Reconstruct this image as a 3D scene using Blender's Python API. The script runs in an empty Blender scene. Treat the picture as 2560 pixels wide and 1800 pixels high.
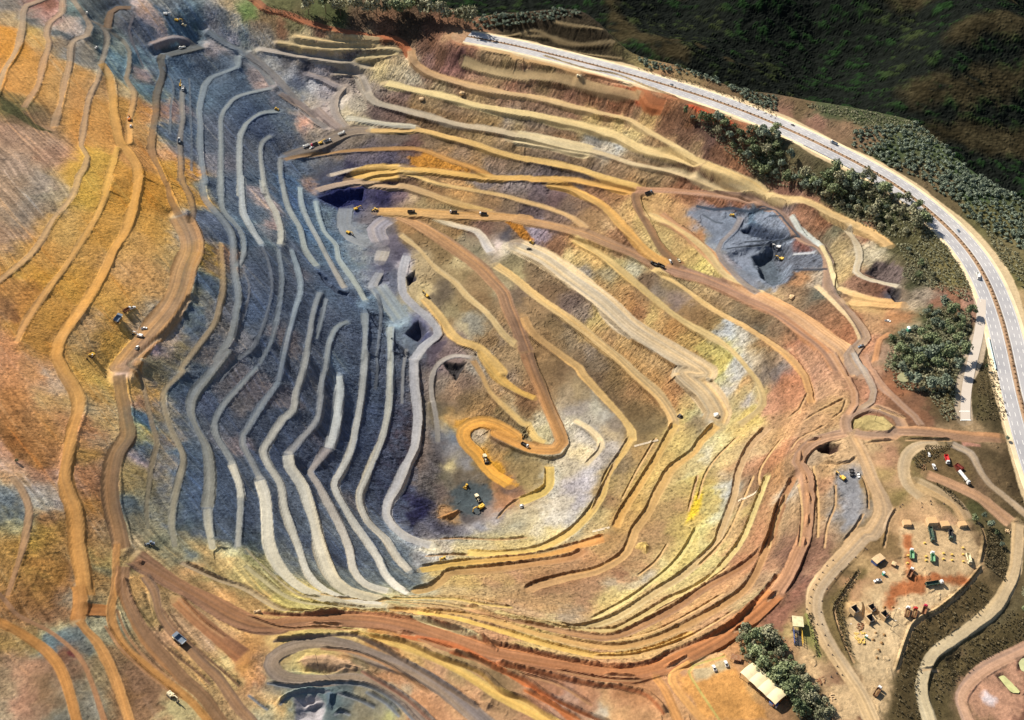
import bpy, bmesh, math, random, time
import numpy as np
from mathutils import Vector, Matrix, Euler
R = math.radians
T0 = time.time()
S = bpy.context.scene
COL = S.collection
random.seed(7)
# ---------------------------------------------------------------- camera, sky, sun, exposure
CAM_H = 600.0
PITCH = R(42.5)
HFOV = R(50.0)
cd = bpy.data.cameras.new("camera")
cam = bpy.data.objects.new("camera", cd)
COL.objects.link(cam)
cam.location = (0, 0, CAM_H)
cam.rotation_euler = (R(90) - PITCH, 0, 0)
cd.sensor_fit = 'HORIZONTAL'
cd.angle = HFOV
cd.clip_start = 1.0
cd.clip_end = 30000.0
S.camera = cam
SUN_EL = R(42.0)
SUN_AZ = math.atan2(-0.74, 0.67)            # clockwise from +Y
w = bpy.data.worlds.new("World")
S.world = w
w.use_nodes = True
nt = w.node_tree
bgn = nt.nodes['Background']
sky = nt.nodes.new('ShaderNodeTexSky')
sky.sky_type = 'NISHITA'
sky.sun_disc = False
sky.sun_elevation = SUN_EL
sky.sun_rotation = SUN_AZ
nt.links.new(sky.outputs[0], bgn.inputs[0])
bgn.inputs[1].default_value = 0.06
sd = bpy.data.lights.new("sun", 'SUN')
sd.energy = 4.7
sd.angle = R(0.5)
sd.color = (1.0, 0.93, 0.82)
sun = bpy.data.objects.new("sun", sd)
COL.objects.link(sun)
SUN_DIR = Vector((math.sin(SUN_AZ) * math.cos(SUN_EL), math.cos(SUN_AZ) * math.cos(SUN_EL), math.sin(SUN_EL)))
sun.rotation_euler = SUN_DIR.to_track_quat('Z', 'Y').to_euler()
S.view_settings.view_transform = 'Standard'
S.view_settings.look = 'None'
S.view_settings.gamma = 1.0
S.view_settings.exposure = 0.68

# ---------------------------------------------------------------- helpers: photo survey points -> world
FPX = 1280.0 / math.tan(HFOV / 2)
CP, SP = math.cos(PITCH), math.sin(PITCH)
OFFX = dict(a=0, b=620, c=1240, d=1860)
OFFY = {'1': 0, '2': 440, '3': 880, '4': 1308}
def ptlist(s):
    """'a1:10,20 30,40 b2:5,6' -> survey points (each tag is a sheet of the survey)"""
    out = []; tag = None
    for tok in s.split():
        if ':' in tok:
            tag, tok = tok.split(':')
        x, y = tok.split(',')
        x = float(x); y = float(y)
        if tag and tag != 's':
            x = OFFX[tag[0]] + x / 3.28; y = OFFY[tag[1]] + y / 3.28
        out.append((x, y))
    return np.array(out)
def rays(uv):
    uv = np.asarray(uv, float)
    a = (uv[:, 0] - 1280) / FPX; b = (900 - uv[:, 1]) / FPX
    return np.stack([a, CP + b * SP, -SP + b * CP], 1)
def project(p):
    x = p[:, 0]; y = p[:, 1]; z = p[:, 2] - CAM_H
    d = y * CP - z * SP; up = y * SP + z * CP
    return np.stack([1280 + FPX * x / d, 900 - FPX * up / d], 1)
def lin(c):
    c = np.asarray(c, float) / 255.0
    return np.where(c <= 0.04045, c / 12.92, ((c + 0.055) / 1.055) ** 2.4)
_rng = np.random.default_rng(3)
_LAT = _rng.random((256, 256)) * 2 - 1
def vn(x, y):
    xi = np.floor(x).astype(np.int64); yi = np.floor(y).astype(np.int64)
    fx = x - xi; fy = y - yi
    fx = fx * fx * fx * (fx * (fx * 6 - 15) + 10); fy = fy * fy * fy * (fy * (fy * 6 - 15) + 10)
    xi &= 255; yi &= 255; x1 = (xi + 1) & 255; y1 = (yi + 1) & 255
    a = _LAT[xi, yi]; b = _LAT[x1, yi]; c = _LAT[xi, y1]; d = _LAT[x1, y1]
    return (a + (b - a) * fx) * (1 - fy) + (c + (d - c) * fx) * fy
def fbm(x, y, o=3, g=0.5):
    t = 0; a = 1.0; n = 0
    for i in range(o):
        t = t + a * vn(x * 2 ** i + 17.3 * i, y * 2 ** i + 9.1 * i); n += a; a *= g
    return t / n
def sst(a, b, x):
    t = np.clip((x - a) / (b - a), 0, 1)
    return t * t * (3 - 2 * t)
def inpoly(px, py, poly):
    res = np.zeros(px.shape, bool)
    n = len(poly); j = n - 1
    for i in range(n):
        xi, yi = poly[i]; xj, yj = poly[j]
        if yi != yj:
            c = ((yi > py) != (yj > py)) & (px < (xj - xi) * (py - yi) / (yj - yi) + xi)
            res ^= c
        j = i
    return res
def polyseg(p, px, py):
    """distance, signed lateral, arc length from points to the polyline p (world xy)"""
    best = np.full(px.shape, 1e9); sl = np.zeros(px.shape); ar = np.zeros(px.shape)
    s0 = 0.0
    for k in range(len(p) - 1):
        ax, ay = p[k]; bx, by = p[k + 1]
        dx, dy = bx - ax, by - ay; L = math.hypot(dx, dy) + 1e-9
        t = np.clip(((px - ax) * dx + (py - ay) * dy) / (L * L), 0, 1)
        ex = px - ax - t * dx; ey = py - ay - t * dy
        d = np.hypot(ex, ey)
        m = d < best
        best = np.where(m, d, best)
        sg = np.sign(dx * ey - dy * ex)
        sl = np.where(m, d * sg, sl); ar = np.where(m, s0 + t * L, ar)
        s0 += L
    return best, sl, ar
def smooth_line(p, step=5.0):
    """Catmull-Rom through the points, resampled"""
    p = np.asarray(p, float)
    if len(p) < 3:
        q = [p[0], p[-1]]
        n = max(2, int(np.linalg.norm(p[-1] - p[0]) / step))
        return np.array([p[0] + (p[-1] - p[0]) * t for t in np.linspace(0, 1, n + 1)])
    e = np.vstack([2 * p[0] - p[1], p, 2 * p[-1] - p[-2]])
    out = []
    for i in range(1, len(e) - 2):
        n = max(1, int(np.linalg.norm(e[i + 1] - e[i]) / step))
        for t in np.arange(n) / n:
            a, b, c, d = e[i - 1], e[i], e[i + 1], e[i + 2]
            out.append(0.5 * ((2 * b) + (c - a) * t + (2 * a - 5 * b + 4 * c - d) * t * t + (3 * b - a - 3 * c + d) * t ** 3))
    out.append(p[-1])
    return np.array(out)
# ---------------------------------------------------------------- survey: macro heights (metres, highway level about +12)
CTRL = """
s:0,0,95 s:150,20,80 s:300,10,66 s:450,5,52 s:560,0,45 s:0,200,88 s:0,450,80 s:0,700,70 s:0,1000,64 s:0,1250,58 s:0,1500,40 s:0,1700,30
s:-250,200,120 s:-250,700,100 s:-200,1200,85 s:-150,1700,50 s:100,150,72 s:200,150,60 s:100,500,62 s:100,800,52 s:100,1200,46
s:277,440,45 s:345,440,32 s:411,440,14 s:451,440,8 s:506,440,-4 s:553,440,-12 s:602,440,-24 s:658,440,-36 s:705,440,-47 s:748,440,-58 s:790,450,-68
s:310,200,32 s:390,200,12 s:450,250,6 s:520,200,0 s:600,240,-10 s:600,150,0 s:520,100,12 s:690,230,-22
s:253,700,32 s:457,702,12 s:590,700,-8 s:680,640,-36 s:785,672,-64 s:720,720,-48 s:870,620,-74 s:940,723,-84
s:40,1000,58 s:195,1000,32 s:308,1000,12 s:366,1000,6 s:410,1000,-2 s:476,1000,-10 s:575,1000,-26 s:655,1000,-40 s:733,1000,-52 s:800,1000,-66 s:846,1000,-78 s:904,1000,-90 s:971,1000,-102 s:1038,1000,-114 s:1077,1000,-120
s:640,830,-22 s:750,850,-46 s:830,850,-66 s:910,850,-82 s:975,850,-94 s:1030,870,-100
s:189,1300,31 s:285,1300,11 s:380,1300,2 s:440,1300,-5 s:527,1300,-14 s:590,1320,-23 s:671,1300,-34 s:730,1300,-45 s:785,1300,-57 s:840,1300,-69 s:885,1300,-81 s:930,1330,-93 s:985,1330,-106
s:70,1440,42 s:210,1500,25 s:300,1400,12 s:400,1440,6 s:560,1500,-4 s:650,1510,-9 s:480,1400,-4 s:560,1420,-14 s:700,1440,-30
s:970,1517,-33 s:940,1500,-50 s:985,1480,-72 s:1010,1455,-84 s:1080,1450,-88
s:880,1525,-18 s:1000,1532,-11 s:1000,1555,-6 s:800,1545,-6 s:700,1600,-9 s:900,1680,-14 s:820,1770,-22 s:1100,1640,-11 s:1250,1780,-14 s:1000,1790,-20
s:200,1700,24 s:350,1700,12 s:450,1650,7 s:550,1750,2 s:100,1790,28 s:600,1650,-2
s:1150,1250,-132 s:1200,1180,-130 s:1180,1320,-132 s:1080,1300,-124 s:1250,1230,-128 s:1150,1050,-116 s:1060,920,-98 s:1150,960,-106
s:1190,1160,-125 s:1330,1130,-118 s:1400,1105,-112 s:1400,940,-97 s:1310,830,-86 s:1270,740,-76 s:1060,545,-71 s:1310,1265,-119 s:1200,1365,-114
s:860,545,-76 s:900,500,-72 s:960,430,-60 s:900,400,-56 s:1000,780,-92 s:1060,830,-97 s:960,640,-80 s:1010,640,-80
s:1500,1230,-104 s:1440,1320,-105 s:1300,1385,-104 s:1180,1400,-102 s:1545,1060,-92 s:1530,1180,-93 s:1480,1380,-88 s:1250,1400,-97 s:1780,1060,-80 s:1620,1240,-79 s:1484,1418,-79 s:1600,1370,-78
s:1880,1060,-62 s:1820,1240,-62 s:1780,1400,-61 s:1630,1475,-61 s:1499,1555,-62 s:1330,1540,-58
s:1895,1210,-48 s:1850,1370,-50 s:1700,1480,-50 s:1500,1567,-51 s:1300,1530,-46
s:1930,1350,-36 s:1840,1430,-37 s:1690,1520,-38 s:1514,1581,-39 s:1320,1545,-34
s:1945,1300,-25 s:1860,1460,-26 s:1640,1585,-28 s:1514,1605,-28 s:1300,1560,-26
s:1514,1630,-19 s:1330,1580,-17 s:1620,1616,-19
s:1920,1450,-8 s:1800,1570,-8 s:1660,1630,-8 s:1514,1662,-8 s:1300,1610,-8 s:1150,1555,-7
s:1950,1480,-4 s:1550,1690,-6 s:1400,1665,-6 s:1700,1640,-5 s:1500,1760,-9 s:1750,1720,-6 s:1900,1700,-4
s:2010,1150,-6 s:2020,1300,-6 s:2060,1090,-3 s:2183,1060,0 s:2120,950,-6 s:2100,850,-11 s:1900,830,-38 s:2010,950,-30 s:1990,1070,-24
s:2440,1090,4 s:2540,1000,10 s:2100,1300,-3 s:2200,1250,0 s:2300,1330,2 s:2350,1450,1 s:2250,1600,0 s:2170,1400,-2 s:2150,1600,-4 s:2200,1750,-4 s:2350,1250,3 s:2450,1350,-2
s:2545,1350,-6 s:2480,1530,-10 s:2380,1610,-12 s:2310,1750,-13 s:2500,1720,-19 s:2560,1600,-18 s:2050,1650,-5
s:2410,900,8 s:2440,700,10 s:2300,950,5 s:2350,820,7
s:1911,485,-27 s:1950,490,-27 s:2000,560,-24 s:2060,640,-22 s:2070,750,-19 s:2060,850,-12 s:2120,740,-14 s:2230,720,-4 s:2150,600,-8 s:2100,540,-8 s:2150,660,-16 s:2240,760,-10
s:1758,547,-41 s:1850,520,-43 s:1900,580,-44 s:1950,620,-48 s:1950,700,-46 s:1800,600,-46 s:2000,650,-40
s:1600,480,-44 s:1590,600,-54 s:1660,660,-59 s:1780,690,-52 s:1900,740,-44 s:1760,760,-66 s:1870,860,-52 s:1480,590,-62 s:1400,560,-62
s:1250,540,-70 s:1550,800,-72 s:1440,700,-76 s:1650,900,-76 s:1320,640,-79 s:1500,830,-83 s:1750,950,-76 s:1340,720,-90 s:1500,870,-92 s:1680,1040,-90 s:1440,900,-102 s:1560,1060,-102
s:1350,110,14 s:1500,190,8 s:1580,240,-2 s:1650,280,-2 s:1500,222,-3 s:1400,200,-3 s:1500,280,-14 s:1600,310,-17 s:1700,380,-22 s:1500,330,-25 s:1600,370,-25 s:1500,378,-36 s:1650,440,-36 s:1780,470,-35 s:1500,440,-45 s:1400,410,-47 s:1380,445,-54 s:1260,395,-47 s:1260,445,-58 s:1080,325,-45 s:900,350,-45 s:720,395,-50 s:850,430,-57 s:1000,400,-52
s:1300,505,-66 s:1150,470,-63 s:1400,500,-60
s:1280,330,-36 s:1280,280,-25 s:1280,233,-14 s:1280,188,-3 s:1280,130,8 s:1050,270,-32 s:950,250,-33 s:1000,210,-25 s:900,180,-22 s:1050,140,-6 s:900,130,-6 s:780,130,-6 s:760,170,-16 s:800,220,-30 s:850,310,-43 s:680,130,-5 s:1000,100,4 s:850,95,6 s:700,80,14
s:650,20,28 s:800,70,20 s:1000,80,18 s:1180,95,18 s:900,20,24 s:1050,50,20 s:1180,60,20 s:800,-60,30 s:600,-80,40 s:300,-80,70
s:1300,120,16 s:1600,200,15 s:1819,259,14 s:2000,360,13 s:2200,480,12 s:2320,580,12 s:2430,680,12 s:2500,800,11 s:2540,950,10
s:1300,60,28 s:1440,32,46 s:1500,90,30 s:1560,130,20 s:1700,165,18 s:1850,230,18 s:2000,260,20 s:2200,290,24 s:2350,360,24 s:2420,440,22 s:2550,500,20 s:2700,600,20 s:2800,900,10 s:2800,1300,0 s:2700,1700,-15
s:1750,330,2 s:1850,400,-4 s:2000,470,2 s:2100,460,7 s:2250,560,8 s:2300,680,6 s:1900,300,11 s:2000,400,10
"""
def ctrl_pts():
    a = np.array([[float(v) for v in t.split(':')[1].split(',')] for t in CTRL.split()])
    d = rays(a[:, :2])
    t = (a[:, 2] - CAM_H) / d[:, 2]
    return np.stack([d[:, 0] * t, d[:, 1] * t, a[:, 2]], 1)
CP3 = ctrl_pts()
# thin-plate-like spline (r), slightly smoothed
def rbf_fit(P, lam):
    n = len(P); X = P[:, :2] / 300.0
    r = np.hypot(X[:, None, 0] - X[None, :, 0], X[:, None, 1] - X[None, :, 1])
    A = np.zeros((n + 3, n + 3)); A[:n, :n] = -r + lam * np.eye(n)
    A[:n, n] = 1; A[:n, n + 1:] = X; A[n, :n] = 1; A[n + 1:, :n] = X.T
    return np.linalg.solve(A, np.concatenate([P[:, 2], np.zeros(3)]))
RB = rbf_fit(CP3, 0.03)
def rbf_eval(x, y):
    x = np.asarray(x, float) / 300; y = np.asarray(y, float) / 300
    sh = x.shape; x = x.ravel(); y = y.ravel(); out = np.empty(len(x)); n = len(CP3)
    X = CP3[:, :2] / 300
    for i in range(0, len(x), 8192):
        r = np.hypot(x[i:i + 8192, None] - X[:, 0], y[i:i + 8192, None] - X[:, 1])
        out[i:i + 8192] = -r @ RB[:n] + RB[n] + RB[n + 1] * x[i:i + 8192] + RB[n + 2] * y[i:i + 8192]
    return out.reshape(sh)
# regular solving grid
GX0, GY0, GS = -960.0, 210.0, 1.6
GNX, GNY = int(1920 / GS) + 1, int(1380 / GS) + 1
def bil(G, x, y, x0=GX0, y0=GY0, s=GS):
    fx = np.clip((np.asarray(x) - x0) / s, 0, G.shape[1] - 1.001); fy = np.clip((np.asarray(y) - y0) / s, 0, G.shape[0] - 1.001)
    i = fx.astype(int); j = fy.astype(int); fx = fx - i; fy = fy - j
    return (G[j, i] * (1 - fx) + G[j, i + 1] * fx) * (1 - fy) + (G[j + 1, i] * (1 - fx) + G[j + 1, i + 1] * fx) * fy
cs = 12.8
cxs = GX0 + np.arange(int(1920 / cs) + 2) * cs; cys = GY0 + np.arange(int(1380 / cs) + 2) * cs
CG = rbf_eval(*np.meshgrid(cxs, cys))
for _ in range(2):                                   # soften spline kinks
    P = np.pad(CG, 1, mode='edge')
    CG = 0.5 * CG + 0.125 * (P[:-2, 1:-1] + P[2:, 1:-1] + P[1:-1, :-2] + P[1:-1, 2:])
gx, gy = np.meshgrid(GX0 + np.arange(GNX) * GS, GY0 + np.arange(GNY) * GS)
MACRO = bil(CG, gx, gy, GX0, GY0, cs)
def cast(uv, G=None):
    """survey points -> points on the terrain grid"""
    G = MACRO if G is None else G
    d = rays(uv); n = len(d)
    t = np.linspace(450, 1900, 900)
    px = d[:, None, 0] * t; py = d[:, None, 1] * t; pz = CAM_H + d[:, None, 2] * t
    f = pz - bil(G, px, py)
    neg = f <= 0
    k = np.where(neg.any(1), neg.argmax(1), len(t) - 1); k = np.maximum(k, 1)
    ii = np.arange(n)
    f0 = f[ii, k - 1]; f1 = f[ii, k]
    a = np.clip(f0 / np.where(np.abs(f0 - f1) < 1e-9, 1, f0 - f1), 0, 1)
    tt = t[k - 1] + (t[k] - t[k - 1]) * a
    return np.stack([d[:, 0] * tt, d[:, 1] * tt, CAM_H + d[:, 2] * tt], 1)
# ---------------------------------------------------------------- benches and roads: (survey points, width in survey px, colours, side, berm height)
LINES = []
def L(s, wd, c, c2=None, side=0, berm=0.0, tr=0.5, flat=1):
    p = ptlist(s)
    if len(p) > 1 and side == 0 or len(p) > 3:          # roads that leave the surveyed sheet carry on beyond it
        for e, q in ((0, 1), (-1, -2)):
            if p[e][0] < 14 or p[e][0] > 2546 or p[e][1] < 12 or p[e][1] > 1788:
                t = p[e] - p[q]; n = p[e] + t / (np.linalg.norm(t) + 1e-6) * 170
                p = np.vstack([n, p]) if e == 0 else np.vstack([p, n])
    LINES.append(dict(p=p, w=wd / 3.28, c=c, c2=c2 or c, side=side, berm=berm, tr=tr, flat=flat))
tan=(226,196,140); cream=(222,214,192); och=(212,158,72); brn=(152,115,84); dkb=(112,98,78); blu=(134,146,154); pblu=(172,184,186); ppl=(186,168,158)
# left wall, upper benches; grey-to-cream stops put shade and sun into the colour
L("a1:510,0 510,100 400,190 380,290 400,340 355,520 310,690 240,820 195,880",46,(176,156,134),(184,146,108))
L("a1:330,0 200,60 180,230 150,360 100,470 40,560 0,680",56,(164,144,124),(200,168,122))
L("a1:600,0 690,130 745,220 720,290 590,345 570,500 540,640 500,830 440,1040",46,(160,148,134),(172,142,108))
L("a1:700,150 830,210 885,300 870,400 830,520 800,640 730,800 700,950 680,1100 660,1200 710,1280 690,1380 640,1450 a2:640,20 590,170 440,350 340,520 230,660 0,850",40,(150,138,124),(190,152,104))
L("a1:850,220 1000,330 1060,430 1050,560 1030,640 1100,760 1090,850 1060,960 1060,1160 1000,1180",46,(140,138,128),(208,156,82))
L("a1:830,520 900,620 925,760 930,900 970,1100 1000,1190 1060,1250 1130,1370 1130,1500 a2:1140,0 1090,250 1040,430 930,600 830,820 700,1040 500,1330 460,1480 a3:470,60 540,180 640,340 650,480 560,780 520,1000 560,1150 620,1300 640,1600 a4:670,350 700,600",80,(206,156,78),(208,150,78))
L("a1:960,1200 930,1330 880,1480 860,1600 a2:920,0 830,240 740,420 600,640 400,920 220,1180 140,1360",44,(212,166,78),(186,142,94))
L("a1:1340,440 1320,500 1330,600 1280,780 1270,950 1240,1150 1250,1270 1300,1370 1370,1520 a2:1370,60 1400,170 1480,320",62,(102,96,84),(142,108,72))
L("a1:1640,370 1490,410 1340,440",70,(98,98,92),(98,96,90))
L("a2:1480,320 1560,470 1580,600 1520,760 1480,920 1400,1080 1230,1280 1090,1440 1000,1560 a3:1050,60 985,180",190,(182,138,90),(160,122,78),tr=1)
L("a3:985,180 1000,330 1030,500 1050,690 960,830 920,1050 930,1250 980,1450 a4:1010,220",135,(142,112,76),(138,106,76),tr=1)
L("a1:1490,740 1490,880 1500,960 1470,1150 1480,1330 1480,1480 a2:1490,0 1500,60 1550,150 1580,280 1560,400",48,(142,140,134),(120,96,70))
L("a1:1960,450 1950,540 1720,640 1660,760 1630,900 1640,1000 1640,1260 1680,1500 a2:1660,40 1690,190 1800,320 1890,450 1910,600 1925,800 1950,980 1930,1150 1890,1330 1780,1500 a3:1860,0 1730,170 1600,330 1560,460 1600,600 1690,780 1720,950 1720,1150 1700,1280",62,blu,(132,132,124))
L("a3:1700,1280 1710,1450 1740,1600 a4:1730,130",80,(150,150,142),(190,184,160))
L("a1:2230,720 2130,740 1950,790 1870,860 1810,960 1810,1150 1810,1400 1805,1600 a2:1815,0 1820,260 1900,360 1990,480 1990,640 1940,740",46,(150,158,160),(138,146,148))
L("a1:1700,250 1860,360 2000,430 2150,580 2230,700",50,(130,142,148),(150,156,158))
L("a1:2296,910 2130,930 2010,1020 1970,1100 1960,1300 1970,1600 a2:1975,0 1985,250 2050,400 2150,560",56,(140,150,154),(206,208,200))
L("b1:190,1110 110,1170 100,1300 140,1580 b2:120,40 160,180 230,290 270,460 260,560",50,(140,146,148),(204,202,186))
L("b1:270,1290 260,1330 270,1500 b2:270,20 290,130 340,280 420,420 470,600 570,740",50,(142,146,146),(178,186,180))
L("b2:420,90 440,230 500,380 580,530 620,620 700,760 790,920",44,(170,186,190),(186,178,164))
L("b2:550,200 570,300 620,450 720,570 740,680 850,830 960,1020",48,(160,176,180),(186,194,186))
# left wall inner benches; blue-grey is painted shade, cream the sunlit stretch
L("a2:1810,550 1830,900 1800,1050 1740,1230 1480,1580 a3:1500,160 1345,340 1390,600 1470,780 1500,900 1440,1150 1410,1400 1440,1600",50,(160,132,90),(142,140,126))
L("a2:1560,1020 1400,1270 1240,1400 1060,1580 a3:1140,180 1200,400 1250,600 1290,750 1240,960 1200,1250 1220,1450",34,(176,150,122),(116,112,96))
L("a3:2110,120 1960,290 1830,440 1760,580 1780,700 1900,900 1960,1100 1970,1250 1950,1600",52,(112,124,134),(168,168,160))
L("b3:250,240 130,410 0,620 a3:1990,680 1990,760 2060,900 2130,1050",50,(112,124,136),(150,152,150))
L("a3:2130,1050 2180,1200 b3:165,1404 b4:180,200 300,420 480,560 800,650 1150,690",92,cream,(196,184,150),tr=.3)
L("a3:1890,920 1960,1080 1980,1200",66,cream,(200,196,180),tr=.2)
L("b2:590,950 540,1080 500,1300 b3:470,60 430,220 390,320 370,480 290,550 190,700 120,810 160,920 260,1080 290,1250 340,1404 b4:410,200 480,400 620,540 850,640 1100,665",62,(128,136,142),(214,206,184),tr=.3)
L("b2:820,1190 720,1240 660,1380 630,1590 b3:600,230 590,420 560,560 430,720 330,840",52,(134,144,148),(150,150,152))
L("b3:330,840 340,930 450,1090 500,1250 540,1404 b4:610,250 700,440 850,560 1100,630",100,cream,(206,192,158),tr=.4)
L("b3:740,190 750,300 740,450 710,640 660,790",76,(200,206,202),(206,206,198),tr=.2)
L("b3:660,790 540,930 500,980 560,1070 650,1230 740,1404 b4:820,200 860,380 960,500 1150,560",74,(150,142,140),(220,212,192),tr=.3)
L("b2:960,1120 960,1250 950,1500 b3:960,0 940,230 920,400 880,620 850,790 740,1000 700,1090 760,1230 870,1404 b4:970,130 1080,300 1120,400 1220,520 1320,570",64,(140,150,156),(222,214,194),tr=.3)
L("b2:1170,1230 1160,1500 b3:1165,0 1160,250 1150,450 1110,650 1050,830 960,1030 905,1170 930,1300 1000,1420 b4:1130,130 1230,280 1330,390",62,(166,176,176),(206,194,170),tr=.6)
L("b2:1300,650 1270,800 1280,960 1360,1060 1500,1180 1560,1290 1440,1400 1370,1500 b3:1360,60 1370,250 1390,450 1390,600 1360,780 1280,950 1220,1110 1150,1220 1130,1340 1200,1440 1300,1520 1500,1590",76,(190,188,190),(196,192,186),tr=.3)
L("b3:1840,40 1700,30 1570,90 1510,200 1510,350 1540,500 1560,650 1560,740",36,(184,176,170),(150,146,140))
L("b2:1050,900 1150,1040 1250,1180",130,(160,168,172),(164,176,178))
L("b2:800,260 790,400 860,500 970,540",120,(150,154,158),(158,162,164),tr=.3)
L("b2:1150,350 1050,430 1090,540",150,(176,166,166),(178,168,166),tr=.8)
L("b2:1110,610 1080,700",100,(184,178,172)); L("b2:1080,790 1020,900",70,(174,172,170))
L("b1:0,430 200,600 380,800 520,960 650,1040",60,(150,146,144),(146,140,138))
L("b1:260,760 420,860 560,960",40,(158,140,130))
# inner roads
L("b2:1440,1000 1560,1140 1700,1330 1870,1400 1960,1470 2090,1610 b3:1910,0 2050,200 2200,310 c3:320,380",58,(222,186,120),(232,182,86))
L("b3:1840,60 1920,190 1980,320 2100,450 2250,590 c3:260,600 320,700 400,750",50,(200,160,110),(228,196,120))
L("c3:255,0 320,180 380,320 450,500 520,650 550,740 500,800 400,810 250,780 0,660 b3:2200,700 2050,610 1900,580 1780,640 1790,740 1880,830 2000,980 2150,1080",98,(172,128,92),(226,166,64),tr=1)
L("b2:1240,310 1400,400 1650,560 1880,730 1990,840 2100,960 c2:100,1060 180,1250 250,1443",98,(196,152,108),(172,130,96),tr=1)
L("b2:1250,480 1400,600 1540,760 1700,880 1800,990 1950,1120 2090,1280 2200,1370",46,(214,186,136),(218,190,134))
L("b2:1300,310 1500,320 1700,400 1880,460 1960,560 2000,620",46,(230,200,130),(232,220,206))
# far wall
L("b1:1940,400 2296,470 c1:200,480 500,560 720,640",90,(228,188,130),(220,172,114),tr=.2)
L("c1:720,640 1000,700 1130,740 1250,870 1380,920",45,(206,140,92),(196,118,70))
L("b1:1760,530 2000,590 2296,650 c1:250,640 530,700 850,780 1180,850",32,tan,(206,168,118),tr=.2)
L("b1:60,0 160,70 330,110 520,190 700,240 950,290 1200,310 1300,380 1340,450",46,(178,110,78),(186,112,72))
L("b1:1340,400 1360,500 1480,590 1700,670 2000,740 2296,780 c1:300,790 600,860 850,920 1080,970 1200,1040 1350,1130 1550,1240 1700,1340",38,(214,170,120),(230,204,146),tr=.3)
L("c1:1700,1340 1900,1420 2100,1510 2200,1590",70,(232,202,140),tr=.6)
L("b1:1130,680 1400,740 1700,810 1950,870 2296,930 c1:300,935 500,980 800,1050 1000,1120 1200,1220 1450,1280 1700,1340",50,(232,210,150),(230,200,138),tr=.2)
L("b1:900,600 980,760 1050,840 1250,900 1500,960 1800,1030 2100,1080 2296,1120 c1:350,1140 600,1210 850,1250 1100,1330 1400,1390 1700,1470 1950,1540 2150,1580",42,(186,174,156),(228,200,146),tr=.2)
L("c1:150,1110 400,1150 800,1230",90,(226,206,160),(222,200,150),tr=.2)
L("b1:320,1290 600,1180 830,1080 1000,1065",80,(114,106,100),(150,134,118))
L("b1:1000,1065 1150,1065 1400,1060 1600,1110 1800,1160 2050,1240 2296,1310 c1:250,1300 550,1360 700,1390 850,1440 1200,1530",46,(224,184,116),(232,190,108),tr=.3)
L("b1:300,1310 700,1250 1180,1220 1420,1230 1650,1310 1850,1380 2000,1450",24,(160,128,92),(212,156,80))
L("b1:670,1440 900,1380 1080,1360 1250,1360",26,(206,190,170),(214,190,160))
L("b1:900,1450 1080,1400 1400,1390 1700,1420 2000,1450 2296,1460 c1:300,1470 600,1470 900,1520 1130,1560",46,(230,188,104),(224,170,88),tr=.4)
L("b1:880,1480 1000,1430 1250,1400",100,(228,184,100),tr=.3)
L("b1:1240,1410 1400,1440 1550,1500 1850,1560 2100,1610 c2:250,215 450,270 640,350 740,430",26,(226,190,120),(212,172,120))
L("b1:560,1560 700,1520 900,1490 1150,1520 b2:1280,80 1450,130 1650,200 1850,260 2000,300",48,(180,160,146),(224,180,100))
L("b2:1060,290 1300,290 1600,310 1950,325 2296,350 c2:150,340 420,400 700,470 950,570 1150,640 1350,730",66,(212,168,104),(176,134,100),tr=.8)
L("c2:1350,730 1500,780 1700,840 1900,920 2100,1020 2296,1110 d2:500,1280 680,1430 800,1614 d3:790,170",90,(190,144,112),(178,132,98),tr=1)
L("c2:1340,310 1460,400 1600,500 1700,600 1850,740 2000,870 2200,980 d2:450,1130 650,1280 800,1390 900,1500 980,1614",80,(200,150,106),(198,160,120),tr=.9)
L("c2:1240,130 1150,150 1170,250 1240,380 1320,540 1430,660 1530,730",64,(164,124,90),(166,122,80),tr=.9)
L("c2:1140,110 1500,120 1900,150 2150,190 d2:150,210 280,250 370,370 480,520 620,580 690,690 700,800 700,900 760,990 870,1120 950,1230 990,1320 920,1390 880,1450 930,1550 990,1614",68,(178,136,108),(150,132,118),tr=.9)
L("d2:400,290 460,400 640,560",30,(206,212,206)); L("d2:640,560 700,680 730,800 760,890",34,(222,206,160))
L("c2:420,50 600,90 750,170 900,270 1020,400 1150,520 1280,640 1400,730",60,(226,176,92),(222,170,96),tr=.5)
L("c2:1240,300 1480,430 1700,590 1800,720 1900,830 2200,950",40,(222,190,130),(224,196,140))
L("d2:0,50 250,140 420,180 560,230 740,320 900,390 1050,460 1200,570",46,(228,200,140),(222,180,118),tr=.3)
L("d2:840,420 930,560 950,680 920,780 1010,840 1150,880 1260,910",40,(196,180,150),(206,192,166))
L("d2:770,900 900,960 1080,1010 1300,1030",30,(224,196,140),(214,160,100))
L("d2:860,1000 1000,1030 1300,1050",70,(222,184,124),(220,172,110),tr=.3)
L("d2:590,900 750,1050 880,1200 950,1330",26,(214,190,150))
L("d2:1200,1290 1120,1330 1080,1500",40,(190,140,100))
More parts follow.
